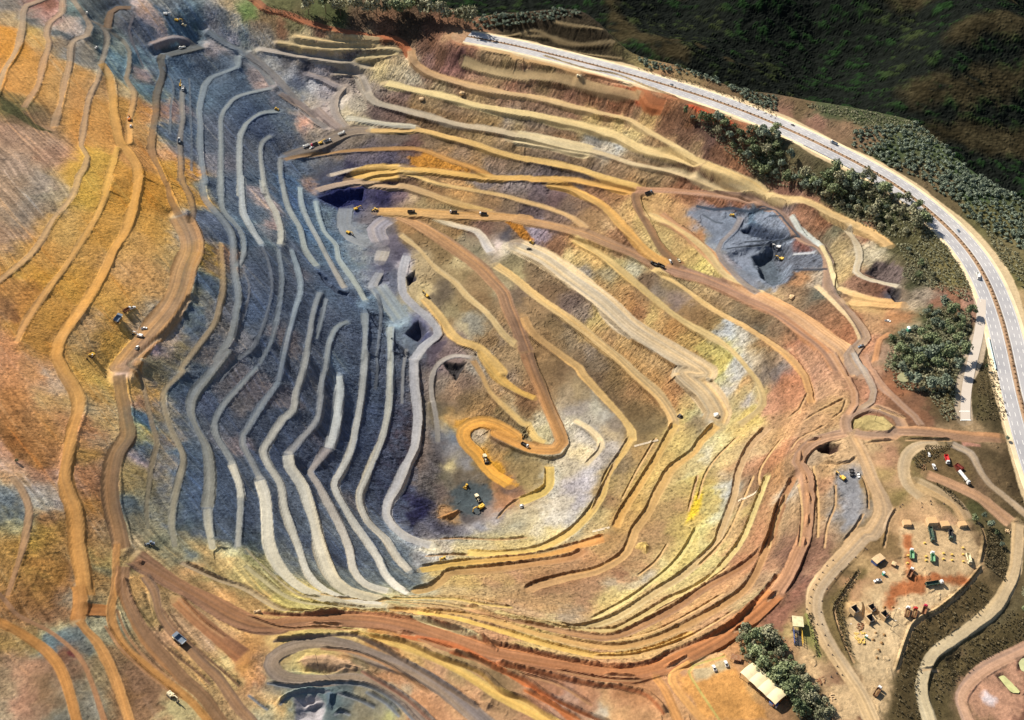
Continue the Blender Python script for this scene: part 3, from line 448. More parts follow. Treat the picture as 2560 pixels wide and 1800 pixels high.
# ---------------------------------------------------------------- ground colours between the benches (survey point, r,g,b)
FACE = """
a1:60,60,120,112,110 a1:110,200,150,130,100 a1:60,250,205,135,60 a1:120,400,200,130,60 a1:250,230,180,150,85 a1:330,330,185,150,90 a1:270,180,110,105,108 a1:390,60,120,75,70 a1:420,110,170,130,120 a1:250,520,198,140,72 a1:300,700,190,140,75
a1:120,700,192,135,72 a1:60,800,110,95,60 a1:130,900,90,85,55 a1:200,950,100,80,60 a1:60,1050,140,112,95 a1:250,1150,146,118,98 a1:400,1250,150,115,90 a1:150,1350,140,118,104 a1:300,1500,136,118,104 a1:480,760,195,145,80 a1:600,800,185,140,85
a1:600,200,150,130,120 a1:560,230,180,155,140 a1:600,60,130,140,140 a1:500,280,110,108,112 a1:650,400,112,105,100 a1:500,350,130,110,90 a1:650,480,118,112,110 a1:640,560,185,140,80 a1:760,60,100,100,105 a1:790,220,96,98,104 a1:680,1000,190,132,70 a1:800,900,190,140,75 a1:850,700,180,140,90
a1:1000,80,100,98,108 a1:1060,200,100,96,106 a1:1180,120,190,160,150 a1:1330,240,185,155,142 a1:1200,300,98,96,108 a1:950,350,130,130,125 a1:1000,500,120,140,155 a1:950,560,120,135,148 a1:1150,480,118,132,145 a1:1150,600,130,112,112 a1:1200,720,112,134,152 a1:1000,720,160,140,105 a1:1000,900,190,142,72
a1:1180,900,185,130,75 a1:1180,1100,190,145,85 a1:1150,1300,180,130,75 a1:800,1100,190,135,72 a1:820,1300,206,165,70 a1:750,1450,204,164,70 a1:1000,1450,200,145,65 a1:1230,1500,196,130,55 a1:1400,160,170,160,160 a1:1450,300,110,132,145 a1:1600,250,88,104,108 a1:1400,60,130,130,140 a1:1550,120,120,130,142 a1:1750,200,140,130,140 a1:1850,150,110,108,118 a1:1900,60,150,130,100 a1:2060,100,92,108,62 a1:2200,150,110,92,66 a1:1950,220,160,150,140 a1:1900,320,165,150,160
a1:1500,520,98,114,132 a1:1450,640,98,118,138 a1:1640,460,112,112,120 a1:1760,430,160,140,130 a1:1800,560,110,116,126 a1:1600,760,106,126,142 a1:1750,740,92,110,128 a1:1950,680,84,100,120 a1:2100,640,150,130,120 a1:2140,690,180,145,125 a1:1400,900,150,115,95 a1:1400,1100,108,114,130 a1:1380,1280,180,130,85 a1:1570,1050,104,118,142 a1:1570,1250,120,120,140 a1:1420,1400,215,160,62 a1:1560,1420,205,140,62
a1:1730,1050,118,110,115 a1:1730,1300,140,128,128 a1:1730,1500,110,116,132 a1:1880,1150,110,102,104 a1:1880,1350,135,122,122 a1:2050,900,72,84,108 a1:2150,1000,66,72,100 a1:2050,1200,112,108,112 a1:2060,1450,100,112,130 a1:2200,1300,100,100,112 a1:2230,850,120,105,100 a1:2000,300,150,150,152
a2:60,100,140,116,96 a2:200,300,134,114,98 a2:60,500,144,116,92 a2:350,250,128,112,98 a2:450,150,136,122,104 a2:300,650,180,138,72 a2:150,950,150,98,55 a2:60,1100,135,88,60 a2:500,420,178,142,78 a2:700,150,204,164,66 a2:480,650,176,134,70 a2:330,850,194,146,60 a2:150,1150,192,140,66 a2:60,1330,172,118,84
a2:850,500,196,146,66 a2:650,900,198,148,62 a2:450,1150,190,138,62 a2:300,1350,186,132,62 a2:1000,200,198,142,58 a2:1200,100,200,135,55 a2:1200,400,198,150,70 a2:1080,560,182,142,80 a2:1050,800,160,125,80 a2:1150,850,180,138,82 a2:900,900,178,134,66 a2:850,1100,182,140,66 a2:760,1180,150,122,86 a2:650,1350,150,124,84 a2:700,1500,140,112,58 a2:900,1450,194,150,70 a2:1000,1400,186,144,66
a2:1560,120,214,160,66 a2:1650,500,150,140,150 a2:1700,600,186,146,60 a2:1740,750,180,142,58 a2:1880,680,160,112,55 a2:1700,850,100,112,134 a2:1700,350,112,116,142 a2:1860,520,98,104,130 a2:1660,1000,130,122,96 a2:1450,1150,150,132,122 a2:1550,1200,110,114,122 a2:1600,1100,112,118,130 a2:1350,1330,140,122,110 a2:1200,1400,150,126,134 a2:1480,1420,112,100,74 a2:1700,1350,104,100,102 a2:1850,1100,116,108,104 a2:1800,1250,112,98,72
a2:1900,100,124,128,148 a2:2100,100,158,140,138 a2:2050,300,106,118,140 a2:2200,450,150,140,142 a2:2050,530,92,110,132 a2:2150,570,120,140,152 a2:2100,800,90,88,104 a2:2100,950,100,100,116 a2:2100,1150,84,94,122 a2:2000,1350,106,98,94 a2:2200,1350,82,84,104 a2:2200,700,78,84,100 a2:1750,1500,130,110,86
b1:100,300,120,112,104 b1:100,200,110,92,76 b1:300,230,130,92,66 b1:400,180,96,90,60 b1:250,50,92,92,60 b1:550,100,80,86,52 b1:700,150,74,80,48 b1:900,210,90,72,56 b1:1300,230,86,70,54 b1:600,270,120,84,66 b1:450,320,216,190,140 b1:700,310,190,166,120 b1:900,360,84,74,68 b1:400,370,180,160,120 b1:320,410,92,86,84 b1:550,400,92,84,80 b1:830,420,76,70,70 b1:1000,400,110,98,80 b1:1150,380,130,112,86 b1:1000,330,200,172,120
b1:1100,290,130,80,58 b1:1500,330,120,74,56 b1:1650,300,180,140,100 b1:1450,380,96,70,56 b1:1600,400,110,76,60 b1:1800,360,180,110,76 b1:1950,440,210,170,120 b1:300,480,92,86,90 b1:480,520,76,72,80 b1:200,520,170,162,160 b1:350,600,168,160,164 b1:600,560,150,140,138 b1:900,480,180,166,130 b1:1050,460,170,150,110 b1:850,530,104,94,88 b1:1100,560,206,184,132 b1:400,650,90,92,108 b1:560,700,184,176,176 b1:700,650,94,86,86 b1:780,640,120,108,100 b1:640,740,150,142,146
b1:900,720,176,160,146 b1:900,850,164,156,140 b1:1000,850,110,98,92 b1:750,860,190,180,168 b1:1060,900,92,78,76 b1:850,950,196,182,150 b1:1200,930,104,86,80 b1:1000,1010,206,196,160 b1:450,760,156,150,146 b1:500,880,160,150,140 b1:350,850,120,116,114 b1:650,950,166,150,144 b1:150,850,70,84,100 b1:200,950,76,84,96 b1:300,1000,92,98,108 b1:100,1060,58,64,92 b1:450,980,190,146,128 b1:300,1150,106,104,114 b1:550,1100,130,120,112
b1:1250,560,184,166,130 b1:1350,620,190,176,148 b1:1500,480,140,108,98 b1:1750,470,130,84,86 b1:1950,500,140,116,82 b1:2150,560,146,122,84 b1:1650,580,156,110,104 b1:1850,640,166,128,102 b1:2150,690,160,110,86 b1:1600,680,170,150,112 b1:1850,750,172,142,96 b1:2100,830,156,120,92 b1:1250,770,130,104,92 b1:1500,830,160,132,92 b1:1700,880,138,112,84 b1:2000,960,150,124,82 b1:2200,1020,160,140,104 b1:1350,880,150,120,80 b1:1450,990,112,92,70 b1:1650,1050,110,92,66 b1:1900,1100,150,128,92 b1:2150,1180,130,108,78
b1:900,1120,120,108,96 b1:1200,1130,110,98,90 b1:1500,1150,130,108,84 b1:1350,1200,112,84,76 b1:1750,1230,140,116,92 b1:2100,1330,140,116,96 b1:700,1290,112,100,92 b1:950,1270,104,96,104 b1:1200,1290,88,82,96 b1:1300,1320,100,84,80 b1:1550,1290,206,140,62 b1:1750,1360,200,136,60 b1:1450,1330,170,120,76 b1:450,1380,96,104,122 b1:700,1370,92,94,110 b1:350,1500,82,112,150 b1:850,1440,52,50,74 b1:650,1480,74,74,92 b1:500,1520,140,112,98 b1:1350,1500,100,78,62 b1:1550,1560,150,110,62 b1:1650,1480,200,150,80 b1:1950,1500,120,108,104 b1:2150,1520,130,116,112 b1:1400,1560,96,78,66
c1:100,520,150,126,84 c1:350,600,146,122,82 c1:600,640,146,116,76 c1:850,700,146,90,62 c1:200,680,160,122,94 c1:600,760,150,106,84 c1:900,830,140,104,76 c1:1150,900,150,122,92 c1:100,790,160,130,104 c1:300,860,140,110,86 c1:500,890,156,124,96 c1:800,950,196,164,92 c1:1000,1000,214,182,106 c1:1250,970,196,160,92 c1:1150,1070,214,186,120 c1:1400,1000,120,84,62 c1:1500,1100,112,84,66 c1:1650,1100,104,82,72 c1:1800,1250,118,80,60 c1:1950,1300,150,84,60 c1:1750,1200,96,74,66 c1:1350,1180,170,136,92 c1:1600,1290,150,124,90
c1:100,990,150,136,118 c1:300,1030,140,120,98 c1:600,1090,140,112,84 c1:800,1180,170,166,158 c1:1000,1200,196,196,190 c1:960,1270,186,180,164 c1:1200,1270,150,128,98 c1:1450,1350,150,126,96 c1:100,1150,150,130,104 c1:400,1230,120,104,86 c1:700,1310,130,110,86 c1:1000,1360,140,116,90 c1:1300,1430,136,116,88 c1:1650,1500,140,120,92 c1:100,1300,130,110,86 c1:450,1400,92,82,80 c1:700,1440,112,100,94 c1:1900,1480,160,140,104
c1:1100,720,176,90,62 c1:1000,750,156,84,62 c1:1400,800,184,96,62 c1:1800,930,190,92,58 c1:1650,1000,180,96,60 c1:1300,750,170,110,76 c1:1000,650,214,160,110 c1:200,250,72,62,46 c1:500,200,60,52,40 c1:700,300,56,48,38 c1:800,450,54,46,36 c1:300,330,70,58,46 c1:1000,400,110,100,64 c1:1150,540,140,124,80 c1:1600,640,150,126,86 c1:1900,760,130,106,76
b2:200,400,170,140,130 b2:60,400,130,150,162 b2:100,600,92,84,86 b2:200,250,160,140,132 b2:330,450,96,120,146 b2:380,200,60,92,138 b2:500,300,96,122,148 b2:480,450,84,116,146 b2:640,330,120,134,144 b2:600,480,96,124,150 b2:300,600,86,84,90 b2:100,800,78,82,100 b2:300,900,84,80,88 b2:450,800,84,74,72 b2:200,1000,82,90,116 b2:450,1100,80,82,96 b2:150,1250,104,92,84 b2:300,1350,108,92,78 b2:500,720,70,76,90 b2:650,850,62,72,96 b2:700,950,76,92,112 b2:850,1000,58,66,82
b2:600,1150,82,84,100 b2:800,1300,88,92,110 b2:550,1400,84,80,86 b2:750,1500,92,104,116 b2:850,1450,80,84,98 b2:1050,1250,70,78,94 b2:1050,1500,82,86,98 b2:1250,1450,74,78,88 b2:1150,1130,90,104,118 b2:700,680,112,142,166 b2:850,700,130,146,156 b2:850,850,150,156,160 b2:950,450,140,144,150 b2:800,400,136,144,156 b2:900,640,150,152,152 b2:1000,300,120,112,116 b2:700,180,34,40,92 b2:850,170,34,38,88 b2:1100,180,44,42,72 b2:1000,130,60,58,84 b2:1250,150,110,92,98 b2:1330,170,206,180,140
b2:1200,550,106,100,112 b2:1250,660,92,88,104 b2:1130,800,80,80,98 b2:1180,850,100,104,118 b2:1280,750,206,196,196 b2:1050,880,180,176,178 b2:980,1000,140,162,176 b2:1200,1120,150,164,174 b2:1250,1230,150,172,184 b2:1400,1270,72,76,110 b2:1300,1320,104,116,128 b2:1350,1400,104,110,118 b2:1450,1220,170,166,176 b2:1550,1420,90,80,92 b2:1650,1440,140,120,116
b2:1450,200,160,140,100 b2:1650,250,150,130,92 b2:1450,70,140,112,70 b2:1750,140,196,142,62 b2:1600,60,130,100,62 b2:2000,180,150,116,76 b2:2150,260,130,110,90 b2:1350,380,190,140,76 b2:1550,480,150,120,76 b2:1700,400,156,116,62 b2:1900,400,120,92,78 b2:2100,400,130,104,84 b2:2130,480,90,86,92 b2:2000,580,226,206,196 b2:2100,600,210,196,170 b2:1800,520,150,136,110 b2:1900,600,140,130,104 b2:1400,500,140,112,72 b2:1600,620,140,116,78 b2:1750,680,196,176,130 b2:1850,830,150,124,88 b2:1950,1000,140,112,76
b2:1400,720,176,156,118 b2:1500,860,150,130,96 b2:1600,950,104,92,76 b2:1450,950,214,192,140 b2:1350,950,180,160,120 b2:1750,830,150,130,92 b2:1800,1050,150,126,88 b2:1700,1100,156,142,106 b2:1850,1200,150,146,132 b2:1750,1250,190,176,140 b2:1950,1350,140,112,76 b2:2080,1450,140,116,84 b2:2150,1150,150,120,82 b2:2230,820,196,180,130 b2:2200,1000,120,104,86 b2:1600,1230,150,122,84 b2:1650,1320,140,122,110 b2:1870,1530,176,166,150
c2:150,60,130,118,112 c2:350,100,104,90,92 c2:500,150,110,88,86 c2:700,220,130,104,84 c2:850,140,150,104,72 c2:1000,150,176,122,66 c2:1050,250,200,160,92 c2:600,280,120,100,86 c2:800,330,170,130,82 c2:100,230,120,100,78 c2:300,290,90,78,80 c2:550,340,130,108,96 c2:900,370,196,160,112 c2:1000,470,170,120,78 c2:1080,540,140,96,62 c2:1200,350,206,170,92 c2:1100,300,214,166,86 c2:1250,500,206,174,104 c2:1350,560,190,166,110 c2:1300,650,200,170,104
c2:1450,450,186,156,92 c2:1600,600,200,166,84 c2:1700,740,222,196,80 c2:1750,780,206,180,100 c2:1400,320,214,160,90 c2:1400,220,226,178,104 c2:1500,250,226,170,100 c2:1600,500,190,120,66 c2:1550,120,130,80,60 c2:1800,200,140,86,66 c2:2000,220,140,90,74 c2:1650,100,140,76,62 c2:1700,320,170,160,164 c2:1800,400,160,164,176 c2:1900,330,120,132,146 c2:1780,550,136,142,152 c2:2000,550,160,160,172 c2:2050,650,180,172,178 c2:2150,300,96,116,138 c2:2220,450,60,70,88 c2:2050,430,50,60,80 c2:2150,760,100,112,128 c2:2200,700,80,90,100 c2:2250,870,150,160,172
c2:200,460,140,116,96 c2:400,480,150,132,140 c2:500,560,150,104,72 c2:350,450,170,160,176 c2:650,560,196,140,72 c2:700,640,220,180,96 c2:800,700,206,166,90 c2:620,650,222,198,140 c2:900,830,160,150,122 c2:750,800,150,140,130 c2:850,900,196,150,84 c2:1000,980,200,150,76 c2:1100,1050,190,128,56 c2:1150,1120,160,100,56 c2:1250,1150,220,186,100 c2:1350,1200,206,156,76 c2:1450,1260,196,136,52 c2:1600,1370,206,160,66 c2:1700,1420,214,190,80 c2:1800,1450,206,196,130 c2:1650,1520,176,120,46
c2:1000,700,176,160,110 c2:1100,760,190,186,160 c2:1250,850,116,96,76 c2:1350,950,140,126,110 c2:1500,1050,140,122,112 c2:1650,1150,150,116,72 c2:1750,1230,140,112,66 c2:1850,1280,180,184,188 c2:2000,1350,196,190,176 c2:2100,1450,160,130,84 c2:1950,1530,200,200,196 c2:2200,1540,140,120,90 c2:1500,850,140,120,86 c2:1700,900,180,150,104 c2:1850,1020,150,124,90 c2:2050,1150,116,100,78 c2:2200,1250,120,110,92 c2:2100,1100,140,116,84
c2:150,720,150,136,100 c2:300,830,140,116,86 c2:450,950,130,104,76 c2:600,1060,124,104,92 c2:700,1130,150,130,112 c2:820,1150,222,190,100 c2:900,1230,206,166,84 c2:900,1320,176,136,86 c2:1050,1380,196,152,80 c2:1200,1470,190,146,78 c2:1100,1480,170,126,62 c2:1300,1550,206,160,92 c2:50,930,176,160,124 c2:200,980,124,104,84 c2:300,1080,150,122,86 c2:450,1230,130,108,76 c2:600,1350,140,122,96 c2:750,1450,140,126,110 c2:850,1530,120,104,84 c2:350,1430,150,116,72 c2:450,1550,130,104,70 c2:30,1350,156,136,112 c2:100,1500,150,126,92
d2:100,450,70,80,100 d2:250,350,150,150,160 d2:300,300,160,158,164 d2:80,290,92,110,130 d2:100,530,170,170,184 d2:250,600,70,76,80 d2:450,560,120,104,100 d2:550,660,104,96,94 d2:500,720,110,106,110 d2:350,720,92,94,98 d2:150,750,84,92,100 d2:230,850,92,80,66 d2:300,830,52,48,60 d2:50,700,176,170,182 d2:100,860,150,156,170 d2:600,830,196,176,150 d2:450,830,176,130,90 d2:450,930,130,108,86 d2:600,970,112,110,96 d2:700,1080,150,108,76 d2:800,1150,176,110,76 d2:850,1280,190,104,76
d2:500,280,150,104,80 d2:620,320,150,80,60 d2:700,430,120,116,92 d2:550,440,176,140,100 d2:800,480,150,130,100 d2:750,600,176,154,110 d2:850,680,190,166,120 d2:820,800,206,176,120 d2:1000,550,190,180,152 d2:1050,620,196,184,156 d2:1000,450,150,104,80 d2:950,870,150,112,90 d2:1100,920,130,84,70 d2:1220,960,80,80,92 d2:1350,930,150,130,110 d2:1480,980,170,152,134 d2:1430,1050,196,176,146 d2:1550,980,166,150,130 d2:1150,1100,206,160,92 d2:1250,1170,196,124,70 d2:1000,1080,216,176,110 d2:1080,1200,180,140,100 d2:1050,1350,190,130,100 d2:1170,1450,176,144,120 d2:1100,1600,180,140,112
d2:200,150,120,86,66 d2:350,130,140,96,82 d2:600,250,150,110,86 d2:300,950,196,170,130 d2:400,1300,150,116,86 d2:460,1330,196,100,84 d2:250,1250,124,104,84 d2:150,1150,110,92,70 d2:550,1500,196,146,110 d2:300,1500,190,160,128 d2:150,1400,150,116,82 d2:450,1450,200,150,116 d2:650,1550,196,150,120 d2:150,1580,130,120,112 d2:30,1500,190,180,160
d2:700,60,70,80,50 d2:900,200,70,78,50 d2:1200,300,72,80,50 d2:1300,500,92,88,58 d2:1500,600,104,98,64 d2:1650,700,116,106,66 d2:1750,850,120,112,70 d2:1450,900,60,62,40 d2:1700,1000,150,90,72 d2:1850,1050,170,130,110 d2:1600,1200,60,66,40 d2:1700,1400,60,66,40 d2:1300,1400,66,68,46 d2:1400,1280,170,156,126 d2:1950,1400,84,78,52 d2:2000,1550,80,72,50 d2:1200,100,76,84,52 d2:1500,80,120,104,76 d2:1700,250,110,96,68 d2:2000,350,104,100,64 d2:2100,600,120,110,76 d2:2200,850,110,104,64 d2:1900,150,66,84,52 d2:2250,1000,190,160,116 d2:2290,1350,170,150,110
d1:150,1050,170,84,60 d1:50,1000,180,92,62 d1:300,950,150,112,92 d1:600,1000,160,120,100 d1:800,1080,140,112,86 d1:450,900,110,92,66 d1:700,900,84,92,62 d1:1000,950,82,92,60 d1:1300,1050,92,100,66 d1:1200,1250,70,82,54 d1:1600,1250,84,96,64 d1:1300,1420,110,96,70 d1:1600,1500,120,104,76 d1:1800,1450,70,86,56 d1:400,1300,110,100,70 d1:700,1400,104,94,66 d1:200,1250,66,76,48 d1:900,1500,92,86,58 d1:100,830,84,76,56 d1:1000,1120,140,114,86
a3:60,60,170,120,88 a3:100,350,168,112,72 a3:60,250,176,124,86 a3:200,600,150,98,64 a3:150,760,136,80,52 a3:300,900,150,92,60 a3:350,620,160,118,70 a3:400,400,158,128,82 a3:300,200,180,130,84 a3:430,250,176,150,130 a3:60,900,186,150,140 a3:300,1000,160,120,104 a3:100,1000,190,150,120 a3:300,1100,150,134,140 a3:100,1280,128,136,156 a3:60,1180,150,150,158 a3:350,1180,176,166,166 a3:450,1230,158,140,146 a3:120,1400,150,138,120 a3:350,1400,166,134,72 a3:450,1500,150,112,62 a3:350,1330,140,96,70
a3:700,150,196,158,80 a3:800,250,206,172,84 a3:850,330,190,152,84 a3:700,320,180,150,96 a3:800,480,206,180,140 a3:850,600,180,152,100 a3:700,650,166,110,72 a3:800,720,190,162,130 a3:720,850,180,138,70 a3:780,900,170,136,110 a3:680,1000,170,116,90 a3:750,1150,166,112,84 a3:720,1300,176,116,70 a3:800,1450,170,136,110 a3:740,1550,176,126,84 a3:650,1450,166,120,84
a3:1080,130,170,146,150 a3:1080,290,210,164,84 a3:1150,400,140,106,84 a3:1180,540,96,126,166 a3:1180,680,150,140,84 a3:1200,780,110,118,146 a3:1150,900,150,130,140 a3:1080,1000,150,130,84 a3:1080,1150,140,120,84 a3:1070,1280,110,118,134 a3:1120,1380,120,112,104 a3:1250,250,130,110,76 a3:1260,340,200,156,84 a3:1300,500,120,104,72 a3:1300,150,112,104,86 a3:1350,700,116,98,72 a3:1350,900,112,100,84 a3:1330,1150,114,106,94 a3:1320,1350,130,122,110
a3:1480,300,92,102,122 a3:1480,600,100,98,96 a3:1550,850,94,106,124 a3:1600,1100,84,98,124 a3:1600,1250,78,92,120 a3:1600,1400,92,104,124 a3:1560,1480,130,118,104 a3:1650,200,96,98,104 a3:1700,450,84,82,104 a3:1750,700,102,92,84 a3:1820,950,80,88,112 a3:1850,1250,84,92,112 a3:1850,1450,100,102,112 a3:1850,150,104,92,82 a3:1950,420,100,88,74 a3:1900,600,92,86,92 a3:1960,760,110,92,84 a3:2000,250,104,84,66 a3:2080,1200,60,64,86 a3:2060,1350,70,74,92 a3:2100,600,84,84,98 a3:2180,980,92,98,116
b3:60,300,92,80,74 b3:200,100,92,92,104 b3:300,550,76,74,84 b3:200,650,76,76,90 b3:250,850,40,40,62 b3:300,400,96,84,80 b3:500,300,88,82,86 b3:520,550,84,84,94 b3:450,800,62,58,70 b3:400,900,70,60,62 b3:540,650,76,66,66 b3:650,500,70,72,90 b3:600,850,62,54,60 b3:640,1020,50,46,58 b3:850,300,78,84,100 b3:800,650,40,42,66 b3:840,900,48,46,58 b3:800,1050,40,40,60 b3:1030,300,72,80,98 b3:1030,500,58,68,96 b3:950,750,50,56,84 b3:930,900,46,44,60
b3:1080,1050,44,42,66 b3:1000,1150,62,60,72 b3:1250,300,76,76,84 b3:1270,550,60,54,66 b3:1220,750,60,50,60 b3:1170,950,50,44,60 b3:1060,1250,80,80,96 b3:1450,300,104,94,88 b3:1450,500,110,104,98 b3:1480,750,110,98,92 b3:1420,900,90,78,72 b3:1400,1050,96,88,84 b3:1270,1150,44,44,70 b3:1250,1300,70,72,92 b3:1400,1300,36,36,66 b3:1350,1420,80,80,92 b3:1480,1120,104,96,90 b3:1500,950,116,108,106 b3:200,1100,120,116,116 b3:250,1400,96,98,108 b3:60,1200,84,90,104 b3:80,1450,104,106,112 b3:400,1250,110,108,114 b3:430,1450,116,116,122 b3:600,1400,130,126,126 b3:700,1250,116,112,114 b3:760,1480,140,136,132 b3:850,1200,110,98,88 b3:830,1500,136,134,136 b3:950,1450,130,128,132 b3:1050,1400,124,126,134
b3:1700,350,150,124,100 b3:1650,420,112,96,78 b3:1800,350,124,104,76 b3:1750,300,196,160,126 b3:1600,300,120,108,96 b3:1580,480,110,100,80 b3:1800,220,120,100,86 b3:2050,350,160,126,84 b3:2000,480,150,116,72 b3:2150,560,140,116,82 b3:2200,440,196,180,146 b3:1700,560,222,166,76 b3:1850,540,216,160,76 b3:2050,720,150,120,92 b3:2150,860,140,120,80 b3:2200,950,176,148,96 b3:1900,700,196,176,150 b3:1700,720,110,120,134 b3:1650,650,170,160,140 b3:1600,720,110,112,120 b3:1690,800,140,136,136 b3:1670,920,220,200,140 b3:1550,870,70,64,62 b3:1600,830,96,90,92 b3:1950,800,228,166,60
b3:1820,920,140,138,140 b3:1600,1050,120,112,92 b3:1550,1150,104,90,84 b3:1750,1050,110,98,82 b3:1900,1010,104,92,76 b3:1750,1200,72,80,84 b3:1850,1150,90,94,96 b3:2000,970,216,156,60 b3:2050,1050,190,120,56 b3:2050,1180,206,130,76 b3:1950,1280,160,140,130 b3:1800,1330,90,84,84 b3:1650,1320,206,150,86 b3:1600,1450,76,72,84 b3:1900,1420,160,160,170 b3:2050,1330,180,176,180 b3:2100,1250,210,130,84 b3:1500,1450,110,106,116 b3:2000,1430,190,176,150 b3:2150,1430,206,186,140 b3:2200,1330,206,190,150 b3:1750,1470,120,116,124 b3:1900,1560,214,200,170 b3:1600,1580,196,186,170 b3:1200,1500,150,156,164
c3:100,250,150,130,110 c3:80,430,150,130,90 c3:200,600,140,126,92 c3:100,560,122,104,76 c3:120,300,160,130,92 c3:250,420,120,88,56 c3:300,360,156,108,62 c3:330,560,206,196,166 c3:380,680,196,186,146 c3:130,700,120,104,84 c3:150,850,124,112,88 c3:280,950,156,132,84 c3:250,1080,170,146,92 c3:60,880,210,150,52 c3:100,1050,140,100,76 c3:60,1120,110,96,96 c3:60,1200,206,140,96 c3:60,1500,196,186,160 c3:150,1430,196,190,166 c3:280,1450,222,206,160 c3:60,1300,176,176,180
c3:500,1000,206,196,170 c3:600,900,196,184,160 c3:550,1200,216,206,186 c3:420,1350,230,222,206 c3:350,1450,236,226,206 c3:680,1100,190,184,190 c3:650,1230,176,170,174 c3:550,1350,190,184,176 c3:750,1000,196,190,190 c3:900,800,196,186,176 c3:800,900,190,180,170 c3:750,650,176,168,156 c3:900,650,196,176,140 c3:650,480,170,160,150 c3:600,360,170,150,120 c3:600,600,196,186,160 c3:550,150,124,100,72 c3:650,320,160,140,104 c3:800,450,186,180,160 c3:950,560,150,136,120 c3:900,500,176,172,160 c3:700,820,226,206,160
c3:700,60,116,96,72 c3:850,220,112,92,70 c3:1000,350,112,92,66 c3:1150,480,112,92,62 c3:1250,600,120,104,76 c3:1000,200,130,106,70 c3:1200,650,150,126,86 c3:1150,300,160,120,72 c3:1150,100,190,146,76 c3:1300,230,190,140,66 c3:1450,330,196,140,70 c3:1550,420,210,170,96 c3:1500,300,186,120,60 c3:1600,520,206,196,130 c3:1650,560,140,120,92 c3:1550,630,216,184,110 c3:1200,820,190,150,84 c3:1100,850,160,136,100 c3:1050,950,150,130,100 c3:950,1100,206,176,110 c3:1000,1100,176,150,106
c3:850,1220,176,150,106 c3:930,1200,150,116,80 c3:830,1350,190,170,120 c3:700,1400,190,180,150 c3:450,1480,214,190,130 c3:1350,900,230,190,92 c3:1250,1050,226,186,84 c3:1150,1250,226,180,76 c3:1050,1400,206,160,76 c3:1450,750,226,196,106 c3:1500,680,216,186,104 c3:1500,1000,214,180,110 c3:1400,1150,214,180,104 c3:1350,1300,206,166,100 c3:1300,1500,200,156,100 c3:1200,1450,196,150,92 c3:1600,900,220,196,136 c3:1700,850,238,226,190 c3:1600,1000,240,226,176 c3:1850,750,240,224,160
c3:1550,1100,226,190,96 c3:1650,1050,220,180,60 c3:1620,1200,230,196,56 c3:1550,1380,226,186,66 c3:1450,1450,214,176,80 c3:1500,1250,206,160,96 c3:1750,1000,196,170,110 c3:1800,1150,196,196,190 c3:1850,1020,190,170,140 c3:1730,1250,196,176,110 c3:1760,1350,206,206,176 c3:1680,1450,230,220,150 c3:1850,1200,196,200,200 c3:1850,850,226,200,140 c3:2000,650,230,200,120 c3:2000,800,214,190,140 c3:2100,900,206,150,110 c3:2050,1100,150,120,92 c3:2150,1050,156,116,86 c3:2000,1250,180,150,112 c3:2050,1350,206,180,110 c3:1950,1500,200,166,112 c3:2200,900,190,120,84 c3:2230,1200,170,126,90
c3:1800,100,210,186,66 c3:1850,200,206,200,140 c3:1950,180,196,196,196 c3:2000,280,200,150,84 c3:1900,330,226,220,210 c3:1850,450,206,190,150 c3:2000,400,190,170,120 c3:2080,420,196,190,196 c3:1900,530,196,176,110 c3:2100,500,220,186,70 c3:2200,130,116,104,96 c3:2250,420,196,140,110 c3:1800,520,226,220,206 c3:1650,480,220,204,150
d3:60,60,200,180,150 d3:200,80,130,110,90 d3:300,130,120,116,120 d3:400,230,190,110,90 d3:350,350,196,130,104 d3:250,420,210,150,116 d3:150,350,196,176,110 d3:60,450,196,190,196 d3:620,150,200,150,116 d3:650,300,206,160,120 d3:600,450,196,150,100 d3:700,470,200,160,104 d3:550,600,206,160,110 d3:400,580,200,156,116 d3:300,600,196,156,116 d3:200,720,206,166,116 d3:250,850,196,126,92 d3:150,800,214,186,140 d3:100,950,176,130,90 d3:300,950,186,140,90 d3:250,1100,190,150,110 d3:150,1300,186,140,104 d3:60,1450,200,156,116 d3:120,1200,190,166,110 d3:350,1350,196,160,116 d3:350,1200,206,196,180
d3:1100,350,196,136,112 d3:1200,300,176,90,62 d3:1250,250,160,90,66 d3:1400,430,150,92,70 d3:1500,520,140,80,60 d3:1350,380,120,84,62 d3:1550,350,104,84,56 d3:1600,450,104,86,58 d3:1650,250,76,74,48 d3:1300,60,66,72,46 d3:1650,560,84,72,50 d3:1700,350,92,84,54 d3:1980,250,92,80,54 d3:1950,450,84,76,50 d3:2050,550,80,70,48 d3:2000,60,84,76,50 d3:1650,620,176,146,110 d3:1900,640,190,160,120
d3:650,770,206,180,140 d3:800,830,206,170,126 d3:600,860,196,170,140 d3:700,950,200,160,110 d3:850,1050,150,150,156 d3:850,1150,140,140,146 d3:900,1250,150,140,130 d3:800,1250,176,150,120 d3:850,1350,156,150,146 d3:880,1000,160,156,160 d3:1000,1100,150,116,66 d3:1100,850,196,150,112 d3:1180,850,176,130,100 d3:1120,950,186,156,90 d3:1200,1000,196,156,116 d3:1250,1100,180,146,110 d3:1280,1180,140,120,60 d3:1080,760,206,176,130 d3:630,1100,196,146,106 d3:650,1300,196,156,112
